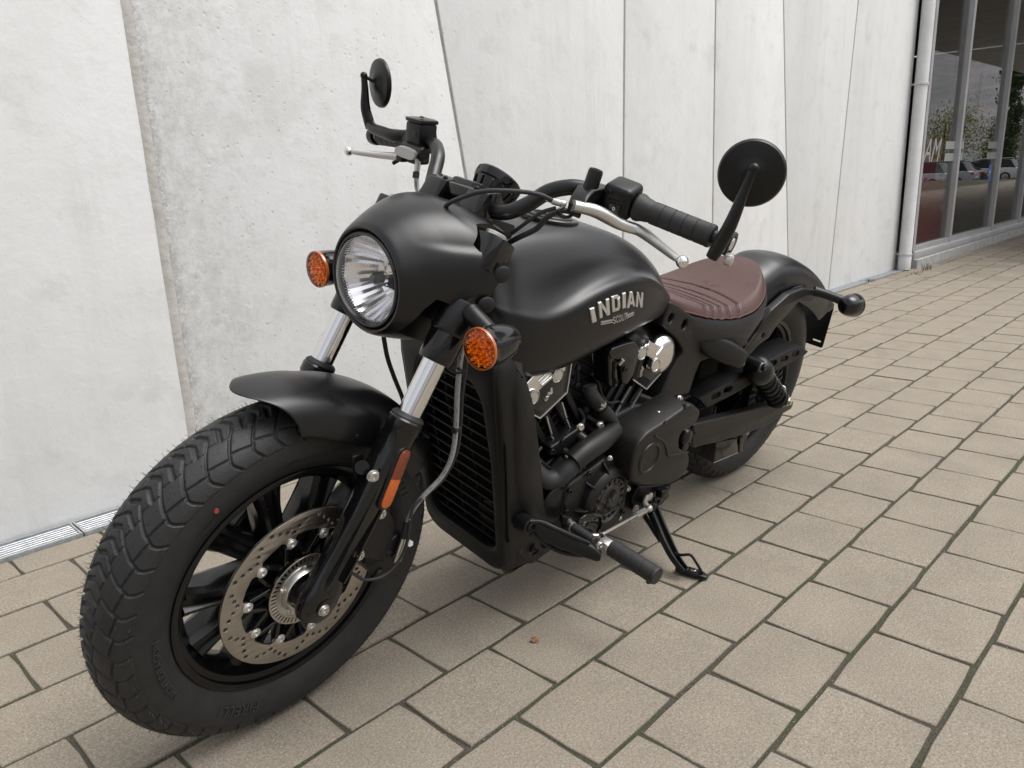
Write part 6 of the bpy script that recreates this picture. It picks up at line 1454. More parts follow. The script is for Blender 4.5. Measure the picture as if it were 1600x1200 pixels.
# shock absorbers
for sg in (1, -1):
    st_a, st_b = Vector((0.2505, 0.1600, 0.4862)), Vector((0.0174, 0.1550, 0.3179)); st_a.y *= sg; st_b.y *= sg; ad = (st_b - st_a)
    L_ = ad.length; 
    sh_ = part('shock_body', lathe([(0, .004), (.014, .006), (.026, .010), (.034, .018), (.0385, .030), (.0395, .045), (.0380, .064), (.0350, .072), (.0290, .076), (.0270, .080), (.0270, L_ * .60), (.015, L_ * .62), (.008, L_ * .62), (.008, L_ - .02)], st_a, ad, 40), dark, ang=40)
    coil = []
    u = ad.normalized().orthogonal().normalized(); w = ad.normalized().cross(u)
    for i in range(150):
        t = i / 149; a = 2 * math.pi * 6.2 * t; coil.append(st_a + ad.normalized() * (.070 + (L_ - .092) * t) + (u * math.cos(a) + w * math.sin(a)) * .0275)
    subp('shock_spring', tube(coil, .0048, 8), dark, sh_)
    subp('spring_seat', lathe([(.010, 0), (.031, 0), (.032, .004), (.028, .010), (.012, .012)], st_a + ad.normalized() * (L_ - .026), ad, 32), dark, sh_)
    subp('shock_eye', cyl(st_b - Vector((0, .014 * sg, 0)), st_b + Vector((0, .014 * sg, 0)), .0155, 24, .002), dark, sh_)
    subp('shock_eye', J(cyl(st_a - Vector((0, .022 * sg, 0)), st_a + Vector((0, .022 * sg, 0)), .0180, 24, .002)), dark, sh_)
    for c in (st_a, st_b): subp('eye_washer', lathe([(0, 0), (.0135, 0), (.0135, .002), (0, .002)], c + Vector((0, (.0225 if c is st_a else .0160) * sg, 0)), (0, sg, 0), 24), satalu, sh_)
    bolt(st_a + Vector((0, .0245 * sg, 0)), (0, sg, 0), .0085, .010, sh_, m=dark, kind='cap'); bolt(st_b + Vector((0, .016 * sg, 0)), (0, sg, 0), .008, .008, sh_, m=dark, kind='cap')
    subp('shock_top_washer', lathe([(0, 0), (.017, 0), (.017, .003), (0, .003)], Vector(((0.3215, 0.1650, 0.5136)[0], sg * .160, (0.3215, 0.1650, 0.5136)[2])), (-.5, sg * .6, 0), 24), satalu, sh_)
axn = Vector((-0.0297, 0.1650, 0.3060))
rn_ = part('rear_axle_nut', J(lathe([(0, 0), (.0195, 0), (.0195, .0035), (0, .0035)], (axn.x, .151, axn.z), (0, 1, 0), 28), lathe([(0, .0035), (.0150, .0035), (.0150, .013), (.013, .015), (0, .015)], (axn.x, .151, axn.z), (0, 1, 0), 6), cyl((axn.x, .16, axn.z), (axn.x, .173, axn.z), .0085, 16, .001)), goldb, ang=25)
part('axle_adjuster', J(bev(box((axn.x + .03, .148, axn.z + .004), (.045, .012, .026)), .003, 2), cyl((-0.0145, 0.1400, 0.3422), (-0.0002, 0.1460, 0.3479), .012, 18, .001)), alu)
# carbon canister box below the swingarm with a bright lower edge
bx = part('canister_box', J(slab([(0.2975, 0.1280, 0.2476)[0::2], (0.1779, 0.1280, 0.2250)[0::2], (0.1466, 0.1280, 0.1686)[0::2], (0.2835, 0.1280, 0.1774)[0::2]], .06, .130, .003, .0015), slab([(0.1466, 0.1240, 0.2183)[0::2], (0.1235, 0.1240, 0.2160)[0::2], (0.1059, 0.1240, 0.1586)[0::2], (0.1251, 0.1240, 0.1602)[0::2]], .08, .124, .002, .001)), gloss, ang=30)
subp('box_bright_edge', tube([(0.2872, 0.1308, 0.1800), (0.1521, 0.1308, 0.1706)], .0010, 6), satalu, bx)
bolt((0.2958, 0.1310, 0.2566), (0, 1, 0), .0055, .004, bx); bolt((0.1232, 0.1310, 0.2297), (0, 1, 0), .0055, .004, bx)
part('canister_bracket', J(slab([(0.3139, 0.1260, 0.2556)[0::2], (0.2903, 0.1260, 0.2628)[0::2], (0.1048, 0.1260, 0.2330)[0::2], (0.0829, 0.1260, 0.2008)[0::2], (0.0930, 0.1260, 0.1556)[0::2], (0.1278, 0.1260, 0.2009)[0::2]], .100, .118, .004, .002)), dark)
# ---------------------------------------------------------------- foot controls
bk = []
for (p, a, b) in (((1.0974, 0.1650, 0.3083), .020, .012), ((1.0797, 0.1780, 0.3023), .019, .012), ((1.0608, 0.2050, 0.2944), .021, .012), ((1.0328, 0.2320, 0.2795), .020, .012), ((1.0055, 0.2600, 0.2654), .017, .011), ((0.9951, 0.2800, 0.2601), .013, .010), ((0.9940, 0.2860, 0.2601), .009, .008)):
    c = Vector(p); ring = []
    for i in range(16):
        q = 2 * math.pi * i / 16; cc_, ss_ = math.cos(q), math.sin(q); ring.append(c + Vector((-.15, 0, 1)).normalized() * a * math.copysign(abs(cc_) ** .7, cc_) + Vector((.75, .6, .0)).normalized() * b * math.copysign(abs(ss_) ** .7, ss_))
    bk.append(ring)
fb = part('footrest_bracket', loft(bk), dark, ang=40)
tb = [Vector(p) for p in ((1.1111, 0.1820, 0.3324), (1.0851, 0.1920, 0.3263), (1.0640, 0.2150, 0.3154), (1.0360, 0.2400, 0.2997), (1.0078, 0.2620, 0.2835))]
lb2 = [Vector(p) for p in ((1.1023, 0.1820, 0.3012), (1.0736, 0.1950, 0.2750), (1.0480, 0.2180, 0.2555), (1.0214, 0.2450, 0.2505), (0.9986, 0.2700, 0.2556))]
subp('bracket_flange', ctube(tb, .0048, 5, 10), dark, fb); subp('bracket_flange', ctube(lb2, .0048, 5, 10), dark, fb)
subp('bracket_pivot', lathe([(.019, -.03), (.019, 0), (.017, .002), (.012, .002), (.0115, .005), (.0105, .006), (.009, .006), (.008, .002), (0, .002)], (1.1050, 0.1820, 0.3177), (0, 1, 0), 28), dark, fb)
bolt((1.0051, 0.2870, 0.2931), (.2, 1, .2), .0075, .005, fb)
for x_, m_, s_ in ((.9785, 1, 1),):
    pass
for sg in (1, -1):
    fp = part('foot_peg', lathe([(0, .0), (.0155, 0), (.0185, .002)] + [q for k in range(4) for q in ((.0185, .004 + k * .0265), (.0187, .026 + k * .0265), (.0174, .0272 + k * .0265), (.0174, .0292 + k * .0265), (.0187, .0304 + k * .0265))] + [(.0187, .114), (.0175, .1165), (0, .1165)], (.977, sg * .2965, .281), (0, sg, 0), 34), rub2, ang=25)
    subp('peg_clevis', J(bev(loft([[(x, sg * y, z) for x, z in ((.992, .276), (.992, .292), (.970, .294), (.968, .276))] for y in (.272, .300)]), .003, 2)), satalu, fp)
    subp('peg_feeler', cyl((.975, sg * .395, .262), (.975, sg * .395, .254), .005, 10), dark, fp)
    if sg < 0: part('footrest_bracket', mir(loft(bk)), dark, ang=40)
sp_ = part('shift_peg', lathe([(0, 0), (.0085, 0), (.0100, .001)] + [q for k in range(6) for q in ((.0102, .003 + k * .0085), (.0104, .0090 + k * .0085), (.0096, .0098 + k * .0085), (.0096, .0106 + k * .0085))] + [(.0106, .057), (.0106, .060), (.0095, .062), (0, .062)], (.988, .200, .2805), (0, 1, -.02), 26), rub2, ang=25)
subp('peg_ring', lathe([(.0098, 0), (.0112, 0), (.0112, .003), (.0098, .003)], (.988, .198, .2805), (0, 1, 0), 26), satalu, sp_)
part('shift_lever', J(ctube([(0.9788, 0.1750, 0.2751), (0.9791, 0.1850, 0.2726), (0.9790, 0.1980, 0.2717)], [.016, .015, .011], 5, 16), slab([(1.0028, 0.1750, 0.3038)[0::2], (0.9760, 0.1750, 0.2919)[0::2], (0.9474, 0.1750, 0.2544)[0::2], (0.9620, 0.1750, 0.2436)[0::2], (0.9933, 0.1750, 0.2759)[0::2]], .168, .182, .006, .003)), dark)
part('gear_linkage_arm', J(slab([(0.9610, 0.1850, 0.2654)[0::2], (0.9487, 0.1850, 0.2771)[0::2], (0.9129, 0.1850, 0.2799)[0::2], (0.8733, 0.1850, 0.2614)[0::2], (0.8559, 0.1850, 0.2359)[0::2], (0.8565, 0.1850, 0.2101)[0::2], (0.8781, 0.1850, 0.2049)[0::2], (0.8948, 0.1850, 0.2289)[0::2], (0.9269, 0.1850, 0.2452)[0::2]], .178, .186, .008, .003), ctube([(0.9605, 0.1880, 0.2669), (0.9421, 0.1880, 0.2795), (0.9092, 0.1880, 0.2768), (0.8759, 0.1880, 0.2573), (0.8646, 0.1880, 0.2289), (0.8742, 0.1880, 0.2120)], .0035, 5, 8)), gloss, ang=30)
part('gear_linkage_ball', J(sph((0.8949, 0.2100, 0.2262), .0085, 10), cyl((0.9120, 0.2000, 0.2274), (0.8949, 0.2100, 0.2262), .0055, 12), cyl((0.8949, 0.2100, 0.2262), (0.9249, 0.2500, 0.2417), .0075, 14)), alu)
lk = part('gear_linkage_rod', cyl((0.8893, 0.2120, 0.2302), (0.6796, 0.1720, 0.1860), .0035, 14), satalu)
subp('rod_end', J(cyl((0.7155, 0.1780, 0.1937), (0.6634, 0.1700, 0.1843), .0075, 6), sph((0.6537, 0.1720, 0.1874), .0105, 10)), satalu, lk)
part('gear_shaft_lever', J(ctube([(0.6418, 0.1650, 0.1792), (0.6575, 0.1600, 0.2011), (0.6484, 0.1580, 0.2154)], [.008, .006, .010], 4, 12), lathe([(0, 0), (.0125, 0), (.0125, .006), (.006, .008), (0, .008)], (0.6415, 0.1560, 0.2099), (0, 1, 0), 20)), satalu)
part('engine_rear_mount', J(slab([(0.6759, 0.1300, 0.2012)[0::2], (0.6584, 0.1300, 0.2322)[0::2], (0.5220, 0.1300, 0.1908)[0::2], (0.4960, 0.1300, 0.1461)[0::2], (0.5315, 0.1300, 0.1290)[0::2], (0.6042, 0.1300, 0.1365)[0::2], (0.6497, 0.1300, 0.1537)[0::2]], .08, .135, .006, .004), slab([(0.7259, 0.1100, 0.2454)[0::2], (0.6438, 0.1100, 0.2263)[0::2], (0.5959, 0.1100, 0.1520)[0::2], (0.6264, 0.1100, 0.1144)[0::2], (0.6930, 0.1100, 0.1363)[0::2]], .07, .115, .006, .004)), dark)
part('stand_switch', J(rbox((0.5674, 0.1500, 0.1918), (.030, .020, .022), .003, 2), rbox((0.5443, 0.1450, 0.1945), (.022, .018, .016), .003, 2), lathe([(0, 0), (.0115, 0), (.0115, .010), (.006, .011), (.005, .006), (0, .006)], (0.6019, 0.1550, 0.1819), (0, 1, .2), 18)), dark)
bolt((0.6208, 0.1660, 0.1946), (0, 1, .2), .005, .003, m=dark); bolt((0.6548, 0.1350, 0.1679), (0, 1, 0), .0085, .006)
# ---------------------------------------------------------------- side stand
gF = [Vector(p) for p in ((.640, .282, .062), (.625, .353, .0745))]
sa = [Vector((0.6150, 0.1600, 0.1665)), Vector((0.6240, 0.2050, 0.1278)), Vector((0.6547, 0.2620, 0.1089)), Vector((0.6649, 0.2900, 0.1000)), Vector((0.6632, 0.3100, 0.0889))]
sv = []
ss2 = spl(sa, 5)
for i, c in enumerate(ss2):
    t = i / (len(ss2) - 1); w = .0165 * (1 - t) + .0095 * t; h = .0095 * (1 - t) + .0075 * t
    a = ss2[max(0, i - 1)]; b = ss2[min(len(ss2) - 1, i + 1)]; d_ = (b - a).normalized(); e1_ = Vector((1, 0, 0)); e1_ = (e1_ - d_ * e1_.dot(d_)).normalized(); e2 = d_.cross(e1_)
    sv.append([c + e1_ * w * x + e2 * h * y for x, y in ((-1, -1), (-.55, -1), (-.40, .35), (.40, .35), (.55, -1), (1, -1), (1, 1), (-1, 1))])
std = part('side_stand', bev(loft(sv), .0012, 1, 25), dark, ang=30)
fo = [((0.6817, 0.3000, 0.0986)), ((0.6449, 0.3500, 0.0848))]
gA, gB = Vector((.648, .300, .0700)), Vector((.612, .362, .0840))
def gpt(x, y): return Vector((x, y, .0))
# ground plane in the bike frame: z = y * tan(lean) ; build the foot on it
tl = math.tan(.20572)
def onG(x, y, h=0.): return Vector((x, y, y * tl + h))
fa, fbb = Vector((1.4837, 0.9184, 0.0040)), Vector((1.4932, 0.8497, 0.0040))
Minv = moto.matrix_world.inverted(); fa, fbb = Minv @ fa, Minv @ fbb
fd = (fbb - fa).normalized(); fs = Vector((0, -math.sin(.20572), math.cos(.20572))).cross(fd).normalized(); fu = fd.cross(fs) * (1 if fd.cross(fs).z > 0 else -1)
foot = subp('stand_foot', bev(loft([[fa + fd * s + fs * x * w + fu * z for x, z in ((-1, 0), (1, 0), (1, h), (-1, h))] for s, w, h in ((-.010, .008, .012), (.004, .013, .013), (.045, .014, .011), (.058, .011, .010), (.072, .006, .006))]), .002, 2), dark, std)
for s in (.014, .036): bolt(fa + fd * s + fu * .0125, fu, .0062, .002, std, kind='cap')
subp('stand_tang', ctube([Vector((0.6627, 0.2720, 0.1146)), Vector((0.6580, 0.2900, 0.1196)), Vector((0.6600, 0.3120, 0.1337)), Vector((0.6527, 0.3250, 0.1198)), Vector((0.6369, 0.3400, 0.0900)), fa + fd * .052 + fu * .010], .0035, 6, 10), dark, std)
subp('stand_spring', tube([Vector((0.6392, 0.1550, 0.1519)) + (Vector((0.6373, 0.2150, 0.1082)) - Vector((0.6392, 0.1550, 0.1519))) * (i / 160) + Vector((math.cos(i * .9), .3 * math.sin(i * .9), math.sin(i * .9))) * .0058 for i in range(161)], .0014, 5), dark, std)
subp('stand_pivot', cyl((0.5852, 0.1400, 0.1484), (0.6365, 0.1700, 0.1837), .0120, 20, .002), dark, std)
# more fasteners, leads and clips on the dark engine castings
for px, m_ in (((884, 800), dark), ((893, 822), dark), ((926, 833), boltm), ((958, 824), boltm), ((976, 792), dark), ((979, 745), dark), ((952, 722), dark), ((918, 738), dark), ((890, 765), dark)):
    pass
for p, m_ in (((0.9713, 0.1630, 0.2933), dark), ((0.9343, 0.1630, 0.2357), dark), ((0.8580, 0.1630, 0.1911), boltm), ((0.7535, 0.1630, 0.2109), dark), ((0.7699, 0.1630, 0.3188), dark), ((0.9136, 0.1630, 0.3683), dark), ((0.9714, 0.1630, 0.3449), dark),
              ((1.0112, 0.1370, 0.3424), dark), ((1.0004, 0.1540, 0.3678), dark), ((1.0087, 0.1280, 0.2688), boltm), ((1.0184, 0.1390, 0.4444), dark), ((0.9901, 0.1390, 0.4599), dark), ((0.8757, 0.1430, 0.4282), dark), ((0.8119, 0.1430, 0.4322), dark)):
    bolt(p, (.15, 1, .1), .0058, .005, m=m_)
part('engine_wiring', ctube([(0.9140, 0.1120, 0.5029), (0.9010, 0.1180, 0.4790), (0.9212, 0.1250, 0.4675), (0.9418, 0.1220, 0.4535), (0.9710, 0.1120, 0.4512)], .0042, 6, 10), rub2)
part('engine_wiring', ctube([(0.8731, 0.1000, 0.5715), (0.8583, 0.1100, 0.5494), (0.8508, 0.1180, 0.5233), (0.8253, 0.1200, 0.4992), (0.7728, 0.1100, 0.4851)], .0034, 6, 10), rub2)
part('engine_wiring', ctube([(1.0706, 0.1000, 0.4658), (1.0556, 0.1120, 0.4476), (1.0541, 0.1180, 0.4245), (1.0202, 0.1180, 0.3937)], .0046, 6, 10), rub2)
part('cable_tie', ring_((0.9212, 0.1250, 0.4675), (.6, .2, .7), .0062, .0046, .004, 12), alu)

# ================================================================ small things around
k = NB('dry_leaf'); leafm = k.fin(k.mix(k.mr(k.noise(120, 3), .35, .65), (.19, .075, .035), (.28, .13, .07)), .6)
lc = Vector((1.0358, 0.9912, 0.0040))
lf = [(0, -.011), (.004, -.008), (.009, -.0065), (.0065, -.003), (.0105, .001), (.006, .003), (.007, .008), (.0025, .0065), (0, .012), (-.003, .007), (-.0075, .0075), (-.006, .0025), (-.010, 0), (-.006, -.0035), (-.0085, -.007), (-.0035, -.0075)]
V = [(x, y, .0015 + .0035 * math.sin(x * 320) * math.cos(y * 210)) for x, y in lf] + [(0, 0, .0028)]
o = make('fallen_leaf', (V, [(i, (i + 1) % 16, 16) for i in range(16)]), leafm, smooth=False)
o.location = lc; o.rotation_euler = (0, 0, 1.1); o['label'] = 'small curled orange-brown fallen leaf lying on a paving stone'; o['category'] = 'leaf'
k = NB('weed_green'); weedm = k.fin(k.mix(k.mr(k.noise(40, 2), .4, .6), (.05, .08, .02), (.10, .09, .04)), .8)
k = NB('withered_stalk'); witm = k.fin(k.mix(k.mr(k.noise(40, 2), .4, .6), (.13, .10, .06), (.22, .18, .12)), .9)
def tuft(name, p, n, r, h, m, label, seed, lie=0.):
    rg = random.Random(seed); bl = []
    for i in range(n):
        a = rg.uniform(0, 6.28); l = rg.uniform(.4, 1) * h; x = rg.gauss(0, r); y = rg.gauss(0, r * .4); d = Vector((math.cos(a), math.sin(a) * .5, 0)); w = .0022
        q = Vector((-d.y, d.x, 0)); b = Vector((x, y, 0)); m1 = b + d * l * (.25 + lie * .3) + Vector((0, 0, l * (.6 - lie * .45))); t = b + d * l * (.7 + lie * .4) + Vector((0, 0, l * (.85 - lie * .8)))
        bl.append(([b - q * w, b + q * w, m1 + q * w * .9, m1 - q * w * .9, t], [(0, 1, 2, 3), (3, 2, 4)]))
    o = make(name, J(*bl), m, smooth=False); o.location = p; o['label'] = label; o['category'] = 'weed'; o['group'] = 'weeds at the foot of the wall and shop front'; return o
tuft('weed', (7.2420, 2.1817, 0.0000), 46, .09, .06, witm, 'withered grey-brown weed stalks lying beside the foot of the white downpipe', 1, .7)
tuft('weed', (7.5362, 2.1937, 0.0000), 24, .035, .10, witm, 'small upright dry weed in front of the shop front plinth', 2, .1)
tuft('weed', (7.0376, 2.0326, 0.0000), 40, .05, .025, weedm, 'flat patch of dry grass in a paving joint near the downpipe', 3, .8)
tuft('weed', (6.5652, 2.3376, 0.0000), 34, .035, .045, weedm, 'small green weed growing from the drain grating near the wall end', 4, .2)
# ---------------------------------------------------------------- inside and on the shop glass
k = NB('banner_red'); banm = k.fin(k.mix(k.mr(k.noise(2, 3), .4, .6), (.65, .05, .06), (.55, .045, .055)), .5)
wht = mat('poster_white', (.75, .75, .74), .6)
frost = mat('frosted_film', (.30, .31, .31), .6)
bl_ = mat('sticker_blue', (.04, .14, .45), .4)
bn = make('sale_banner', box((8.42, 2.43, .62), (.98, .02, 1.00)), banm, smooth=False); bn['label'] = 'dark red sale banner standing behind the leftmost shop window pane'; bn['category'] = 'banner'
MB_ = lambda x, z, y=2.418: basis((x, y, z), (1, 0, 0), (0, 0, 1), (0, -1, 0))
pn = make('banner_panel', tf(plate(rpoly([(-.17, -.17), (.17, -.17), (.17, .17), (-.17, .17)], .005), [], .004), MB_(8.44, .93)), wht, bn, smooth=False); pn.matrix_parent_inverse = Matrix.Identity(4)
make('banner_print', tf(text('90+', .22, .003), MB_(8.44, .95, 2.413)), banm, bn, smooth=False)
make('banner_print', tf(text('AUTO', .045, .002), MB_(8.44, .80, 2.413)), banm, bn, smooth=False)
make('banner_print', tf(text('SALE', .07, .003), MB_(8.62, .48, 2.415)), wht, bn, smooth=False)
make('banner_print', tf(plate(rpoly([(-.07, -.06), (.07, -.06), (.07, .06), (-.07, .06)], .004), [], .003), MB_(8.70, .32, 2.415)), wht, bn, smooth=False)
fl = make('window_lettering', tf(text('AM', .30, .0008, shear=.35), MB_(7.92, 1.02, 2.3655)), frost, smooth=False); fl['label'] = 'large pale slanting frosted letters on the leftmost shop window pane'; fl['category'] = 'window lettering'
for i, (xa, xb) in enumerate(((8.32, 8.60), (8.66, 8.90), (9.78, 10.16), (10.22, 10.40))):
    o = make('frosted_stripes', tf(J(box((0, .055, 0), (xb - xa, .07, .0008)), box((0, -.055, 0), (xb - xa, .07, .0008))), MB_((xa + xb) / 2, 1.02, 2.3655)), frost, smooth=False)
    o['label'] = ['pair of frosted bars at the right edge of the leftmost shop window pane', 'pair of frosted bars at the left edge of the second shop window pane', 'pair of frosted bars at the right edge of the second shop window pane', 'pair of frosted bars at the left edge of the glass door pane'][i]
    o['category'] = 'window film'; o['group'] = 'frosted bars on the shop windows'; o['kind'] = 'stuff' if 0 else 'object'
    del o['kind']
fl = make('window_lettering', tf(J(text('DI', .09, .0008), tf(text('MARKEN', .075, .0008), Matrix.Translation((0, -.09, 0)))), MB_(9.32, 1.06, 2.3655)), frost, smooth=False); fl['label'] = 'two short lines of small frosted lettering on the second shop window pane'; fl['category'] = 'window lettering'
fl = make('window_sticker', tf(plate(rpoly([(-.05, -.09), (.05, -.09), (.05, .09), (-.05, .09)], .008), [], .001), MB_(9.98, .78, 2.3655)), bl_, smooth=False); fl['label'] = 'small upright blue sticker low on the second shop window pane'; fl['category'] = 'sticker'
make('sticker_print', tf(text('P', .08, .0006), MB_(9.98, .78, 2.3645)), wht, fl, smooth=False)
fl = make('window_notice', tf(plate(rpoly([(-.035, -.16), (.035, -.16), (.035, .16), (-.035, .16)], .004), [slot(0, q, .03, .02, 0, 3)[::-1] for q in (-.1, -.03, .04, .11)], .001), MB_(9.30, 1.62, 2.3655)), frost, smooth=False); fl['label'] = 'narrow upright white notice high on the second shop window pane'; fl['category'] = 'notice'
# ---------------------------------------------------------------- parked cars mirrored in the glass
cglass = mat('car_window', (.02, .025, .03), .05); ctyre = mat('car_tyre', (.02, .02, .02), .7); crim = mat('car_rim', (.35, .35, .36), .3, .8); tl = mat('tail_lamp', (.45, .02, .02), .2)
def car(x, y, col, label, suv=True, L=4.5, W=1.82, face=-1):
    t = bpy.data.objects.new('parked_car', None); COL.objects.link(t); t.location = (x, y, -.80); t.rotation_euler = (0, 0, -math.pi / 2 if face < 0 else math.pi / 2)
    t['label'] = label; t['category'] = 'car'; t['group'] = 'cars parked in the lower car park'
    m = mat('car_paint', col, .25, coat=1)
    H = 1.62 if suv else 1.45; hb = .95 if suv else .88
    P = [(-L / 2, .45, .40), (-L / 2 + .02, .60, hb - .05), (-L / 2 + .15, hb, hb), (-L / 2 + .45, hb + .02, 0), (L / 2 - 1.25, hb + .02, 0), (L / 2 - .35, hb - .16, 0), (L / 2 - .05, hb - .30, 0), (L / 2, .45, 0)]
    st = [(-L / 2, .35, .78, .86), (-L / 2 + .06, .28, hb, .90), (-L / 2 + .5, .22, hb + .03, .97), (-.6, .20, hb + .02, 1), (.4, .20, hb, 1), (L / 2 - 1.2, .20, hb - .02, .99), (L / 2 - .5, .24, hb - .14, .95), (L / 2 - .1, .28, hb - .28, .86), (L / 2, .34, hb - .36, .78)]
    R_ = []
    for xx, z0, z1, k in st:
        w = W / 2 * k; R_.append([(xx, w * .92, z0), (xx, w, z0 + .12), (xx, w, z0 + (z1 - z0) * .6), (xx, w * .95, z1 - .04), (xx, w * .85, z1), (xx, -w * .85, z1), (xx, -w * .95, z1 - .04), (xx, -w, z0 + (z1 - z0) * .6), (xx, -w, z0 + .12), (xx, -w * .92, z0)])
    make('car_body', loft(R_), m, t, ang=50)
    g = [(-L / 2 + .30, .02, .90), (-L / 2 + .62, .80, .80), (-L / 2 + 1.1, 1, .76), (.1, 1, .76), (.75, .80, .78), (L / 2 - 1.05, 0, .88)] if suv else [(-L / 2 + .5, .02, .88), (-L / 2 + 1.1, .85, .74), (-.3, 1, .72), (.4, .92, .74), (L / 2 - 1.15, 0, .86)]
    G = [[(xx, W / 2 * k * .98, hb - .02), (xx, W / 2 * (k * .92 if a > .1 else k * .97), hb + (H - hb) * a * .93), (xx, W / 2 * k * .80, hb + (H - hb) * a), (xx, -W / 2 * k * .80, hb + (H - hb) * a), (xx, -W / 2 * (k * .92 if a > .1 else k * .97), hb + (H - hb) * a * .93), (xx, -W / 2 * k * .98, hb - .02)] for xx, a, k in g]
    make('car_windows', loft(G), cglass, t, ang=30)
    make('car_roof', loft([[(xx, s * W / 2 * .62, H - .02 - abs(s) * .02 + b) for s in (-1, -.5, .5, 1) for b in (0,)] + [(xx, s * W / 2 * .62, H + .02) for s in (1, .5, -.5, -1)] for xx in (-L / 2 + .75, -.5, .35)]), m, t, ang=50)
    for sx in (-L / 2 + .85, L / 2 - .85):
        for sy in (-1, 1):
            w = make('wheel', lathe([(0, -.10), (.20, -.10), (.22, -.09), (.33, -.09), (.34, -.05), (.34, .08), (.32, .10), (.22, .10), (.21, .07), (0, .07)], (sx, sy * (W / 2 - .10), .34), (0, sy, 0), 24), ctyre, t)
            make('wheel_rim', lathe([(0, .085), (.06, .085), (.20, .075), (.205, .101)], (sx, sy * (W / 2 - .10), .34), (0, sy, 0), 10), crim, w)
    for sy in (-1, 1): make('tail_lamp', bev(box((-L / 2 + .05, sy * .68, hb - .13), (.12, .34, .13)), .02, 1), tl, t)
    make('number_plate', box((-L / 2 - .005, 0, .62), (.02, .50, .11)), wht, t, smooth=False)
    make('bumper', bev(box((-L / 2 + .06, 0, .40), (.20, W * .86, .20)), .04, 2), mat('bumper_grey', (.05, .05, .05), .6), t)
car(44.5, -11.0, (.10, .13, .19), 'grey-blue hatchback mirrored at the left of the shop glass', False, 4.2)
car(49.0, -10.8, (.62, .62, .62), 'white estate car beside the grey-blue hatchback', True, 4.4)
car(53.6, -10.9, (.42, .43, .43), 'silver off-road car in the middle of the mirrored row')
car(58.2, -11.2, (.018, .018, .02), 'black car between the silver and the pale blue one', False, 4.1)
car(61.5, -13.5, (.30, .46, .62), 'pale blue car behind the black one', False)
car(64.5, -10.8, (.64, .64, .63), 'white off-road car mirrored in the glass door')
car(69.0, -11.0, (.60, .60, .60), 'white car at the far end of the mirrored row', False)
car(46.2, -17.5, (.32, .03, .03), 'dark red car in the second row of the car park', True)
# ---------------------------------------------------------------- trees, house and hills beyond the car park
bark = mat('bark', (.09, .07, .05), .9)
def tree(x, y, h, w, col, label, seed, slim=False):
    rg = random.Random(seed); t = bpy.data.objects.new('tree', None); COL.objects.link(t); t.location = (x, y, -.9); t['label'] = label; t['category'] = 'tree'; t['group'] = 'trees beyond the car park'
    make('trunk', ctube([(0, 0, -.2), (.05, .03, h * .25), (-.05, .05, h * .5), (.02, 0, h * .85)], [.03 * h, .022 * h, .015 * h, .005 * h], 4, 8), bark, t)
    V, F = [], []
    for i in range(5200):
        c = rg.randint(0, 16); rc = random.Random(seed * 31 + c); cz = rc.uniform(.25 if not slim else .08, .92); rr = (w * .5 * math.sin(math.pi * min(1, (cz - .05) * 1.05)) ** .6) if not slim else w * .5 * (1 - cz) ** .5
        ca = rc.uniform(0, 6.28); cr_ = rr * rc.uniform(.2, .8); cs = w * .20
        p = Vector((cr_ * math.cos(ca) + rg.gauss(0, cs * .6), cr_ * math.sin(ca) + rg.gauss(0, cs * .6), cz * h + rg.gauss(0, cs * .55)))
        s = rg.uniform(.05, .11) * (h / 6) * 1.0; a = Vector((rg.gauss(0, 1), rg.gauss(0, 1), rg.gauss(0, 1))).normalized(); b = a.orthogonal().normalized(); k_ = len(V)
        V += [p + a * s, p + b * s * .6, p - a * s, p - b * s * .6]; F.append((k_, k_ + 1, k_ + 2, k_ + 3))
    q = NB('foliage'); fm = q.fin(q.mix(q.mr(q.noise(1.6, 3), .35, .65), col, tuple(c_ * 1.7 for c_ in col)), .8)
    make('crown', (V, F), fm, t, smooth=False)
tree(60, -17.0, 5.2, 5.0, (.20, .155, .03), 'yellowing tree mirrored at the left of the shop glass', 1)
tree(74, -16.5, 5.6, 6.5, (.16, .16, .035), 'broad yellow-green tree mirrored in the second shop window', 2)
tree(79, -13.0, 9.5, 3.2, (.035, .055, .015), 'slim dark green tree right of the broad yellow-green one', 3, True)
tree(86, -11.0, 11, 4.2, (.030, .045, .014), 'tall dark tree mirrored in the glass door', 4, True)
tree(92, -16, 6, 6, (.09, .085, .02), 'low olive tree left of the tall dark one', 5)
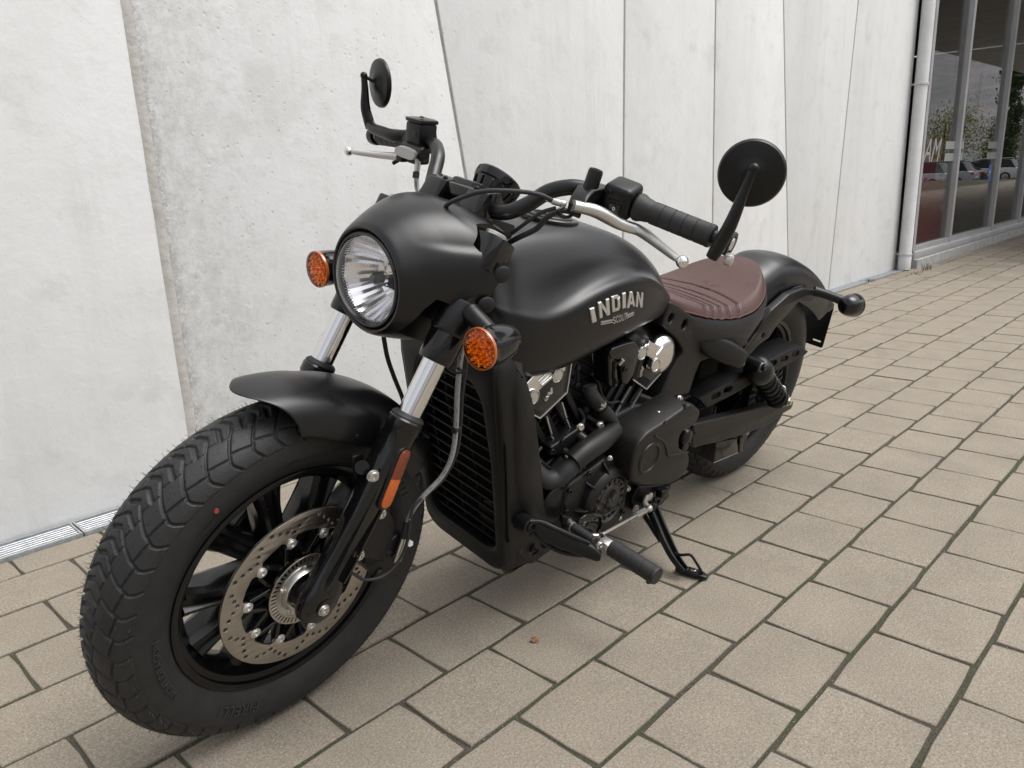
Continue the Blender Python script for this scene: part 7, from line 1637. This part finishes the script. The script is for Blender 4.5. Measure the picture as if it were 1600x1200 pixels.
hs_ = bpy.data.objects.new('house', None); COL.objects.link(hs_); hs_.location = (88, -27, -.9); hs_['label'] = 'small house with orange-red gable roof beyond the car park'; hs_['category'] = 'house'
make('house_wall', box((0, 0, 1.4), (9, 7, 2.8)), mat('house_plaster', (.50, .40, .30), .9), hs_, smooth=False)
rf_ = make('house_roof', loft([[(-5, -4.2, 2.7), (-5, 0, 5.0), (-5, 4.2, 2.7)], [(5, -4.2, 2.7), (5, 0, 5.0), (5, 4.2, 2.7)]]), mat('roof_tile_red', (.36, .14, .08), .9), hs_, smooth=False)
make('chimney', box((1.5, 1.2, 4.6), (.6, .6, 1.6)), MATS['house_plaster'], rf_, smooth=False)
for q in (-2.5, 0, 2.5): make('window', box((-4.51, q, 1.5), (.06, 1.0, 1.1)), cglass, hs_, smooth=False)
from mathutils import noise as mn
HV, HF = [], []; nx, ny = 40, 130
for i in range(nx):
    for j in range(ny):
        rad = 190 + 1500 * (i / (nx - 1)) ** 1.4; az = R(-186 + 190 * j / (ny - 1)); x = rad * math.cos(az); y = rad * math.sin(az)  # arc runs on round the unseen camera side, added to darken low sky
        t = max(0, min(1, (rad - 190) / 1000)); base = (300 + 70 * math.sin(az * 3)) * (t * t * (3 - 2 * t)); e_ = min(1, j / 6, (ny - 1 - j) / 5)
        z = (base * (.85 + .4 * mn.noise(Vector((x * .0016, y * .0018, 0)))) + 26 * mn.noise(Vector((x * .012, y * .012, 3))) * t * 2 + 8 * mn.noise(Vector((x * .05, y * .05, 7))) * t) * e_ - 3
        HV.append((x, y, z))
for i in range(nx - 1):
    for j in range(ny - 1): HF.append((i * ny + j, (i + 1) * ny + j, (i + 1) * ny + j + 1, i * ny + j + 1))
k = NB('autumn_hillside'); c_ = k.mix(k.mr(k.noise(.012, 6, .7), .40, .60), (.20, .185, .21), (.15, .17, .16)); c_ = k.mix(k.mr(k.noise(.07, 5, .75), .45, .62, 0, .8), c_, (.30, .26, .27))
c_ = k.mix(k.mr(k.noise(.15, 4, .8), .62, .68, 0, .7), c_, (.42, .40, .38))
struct('hills', (HV, HF), k.fin(c_, .95))
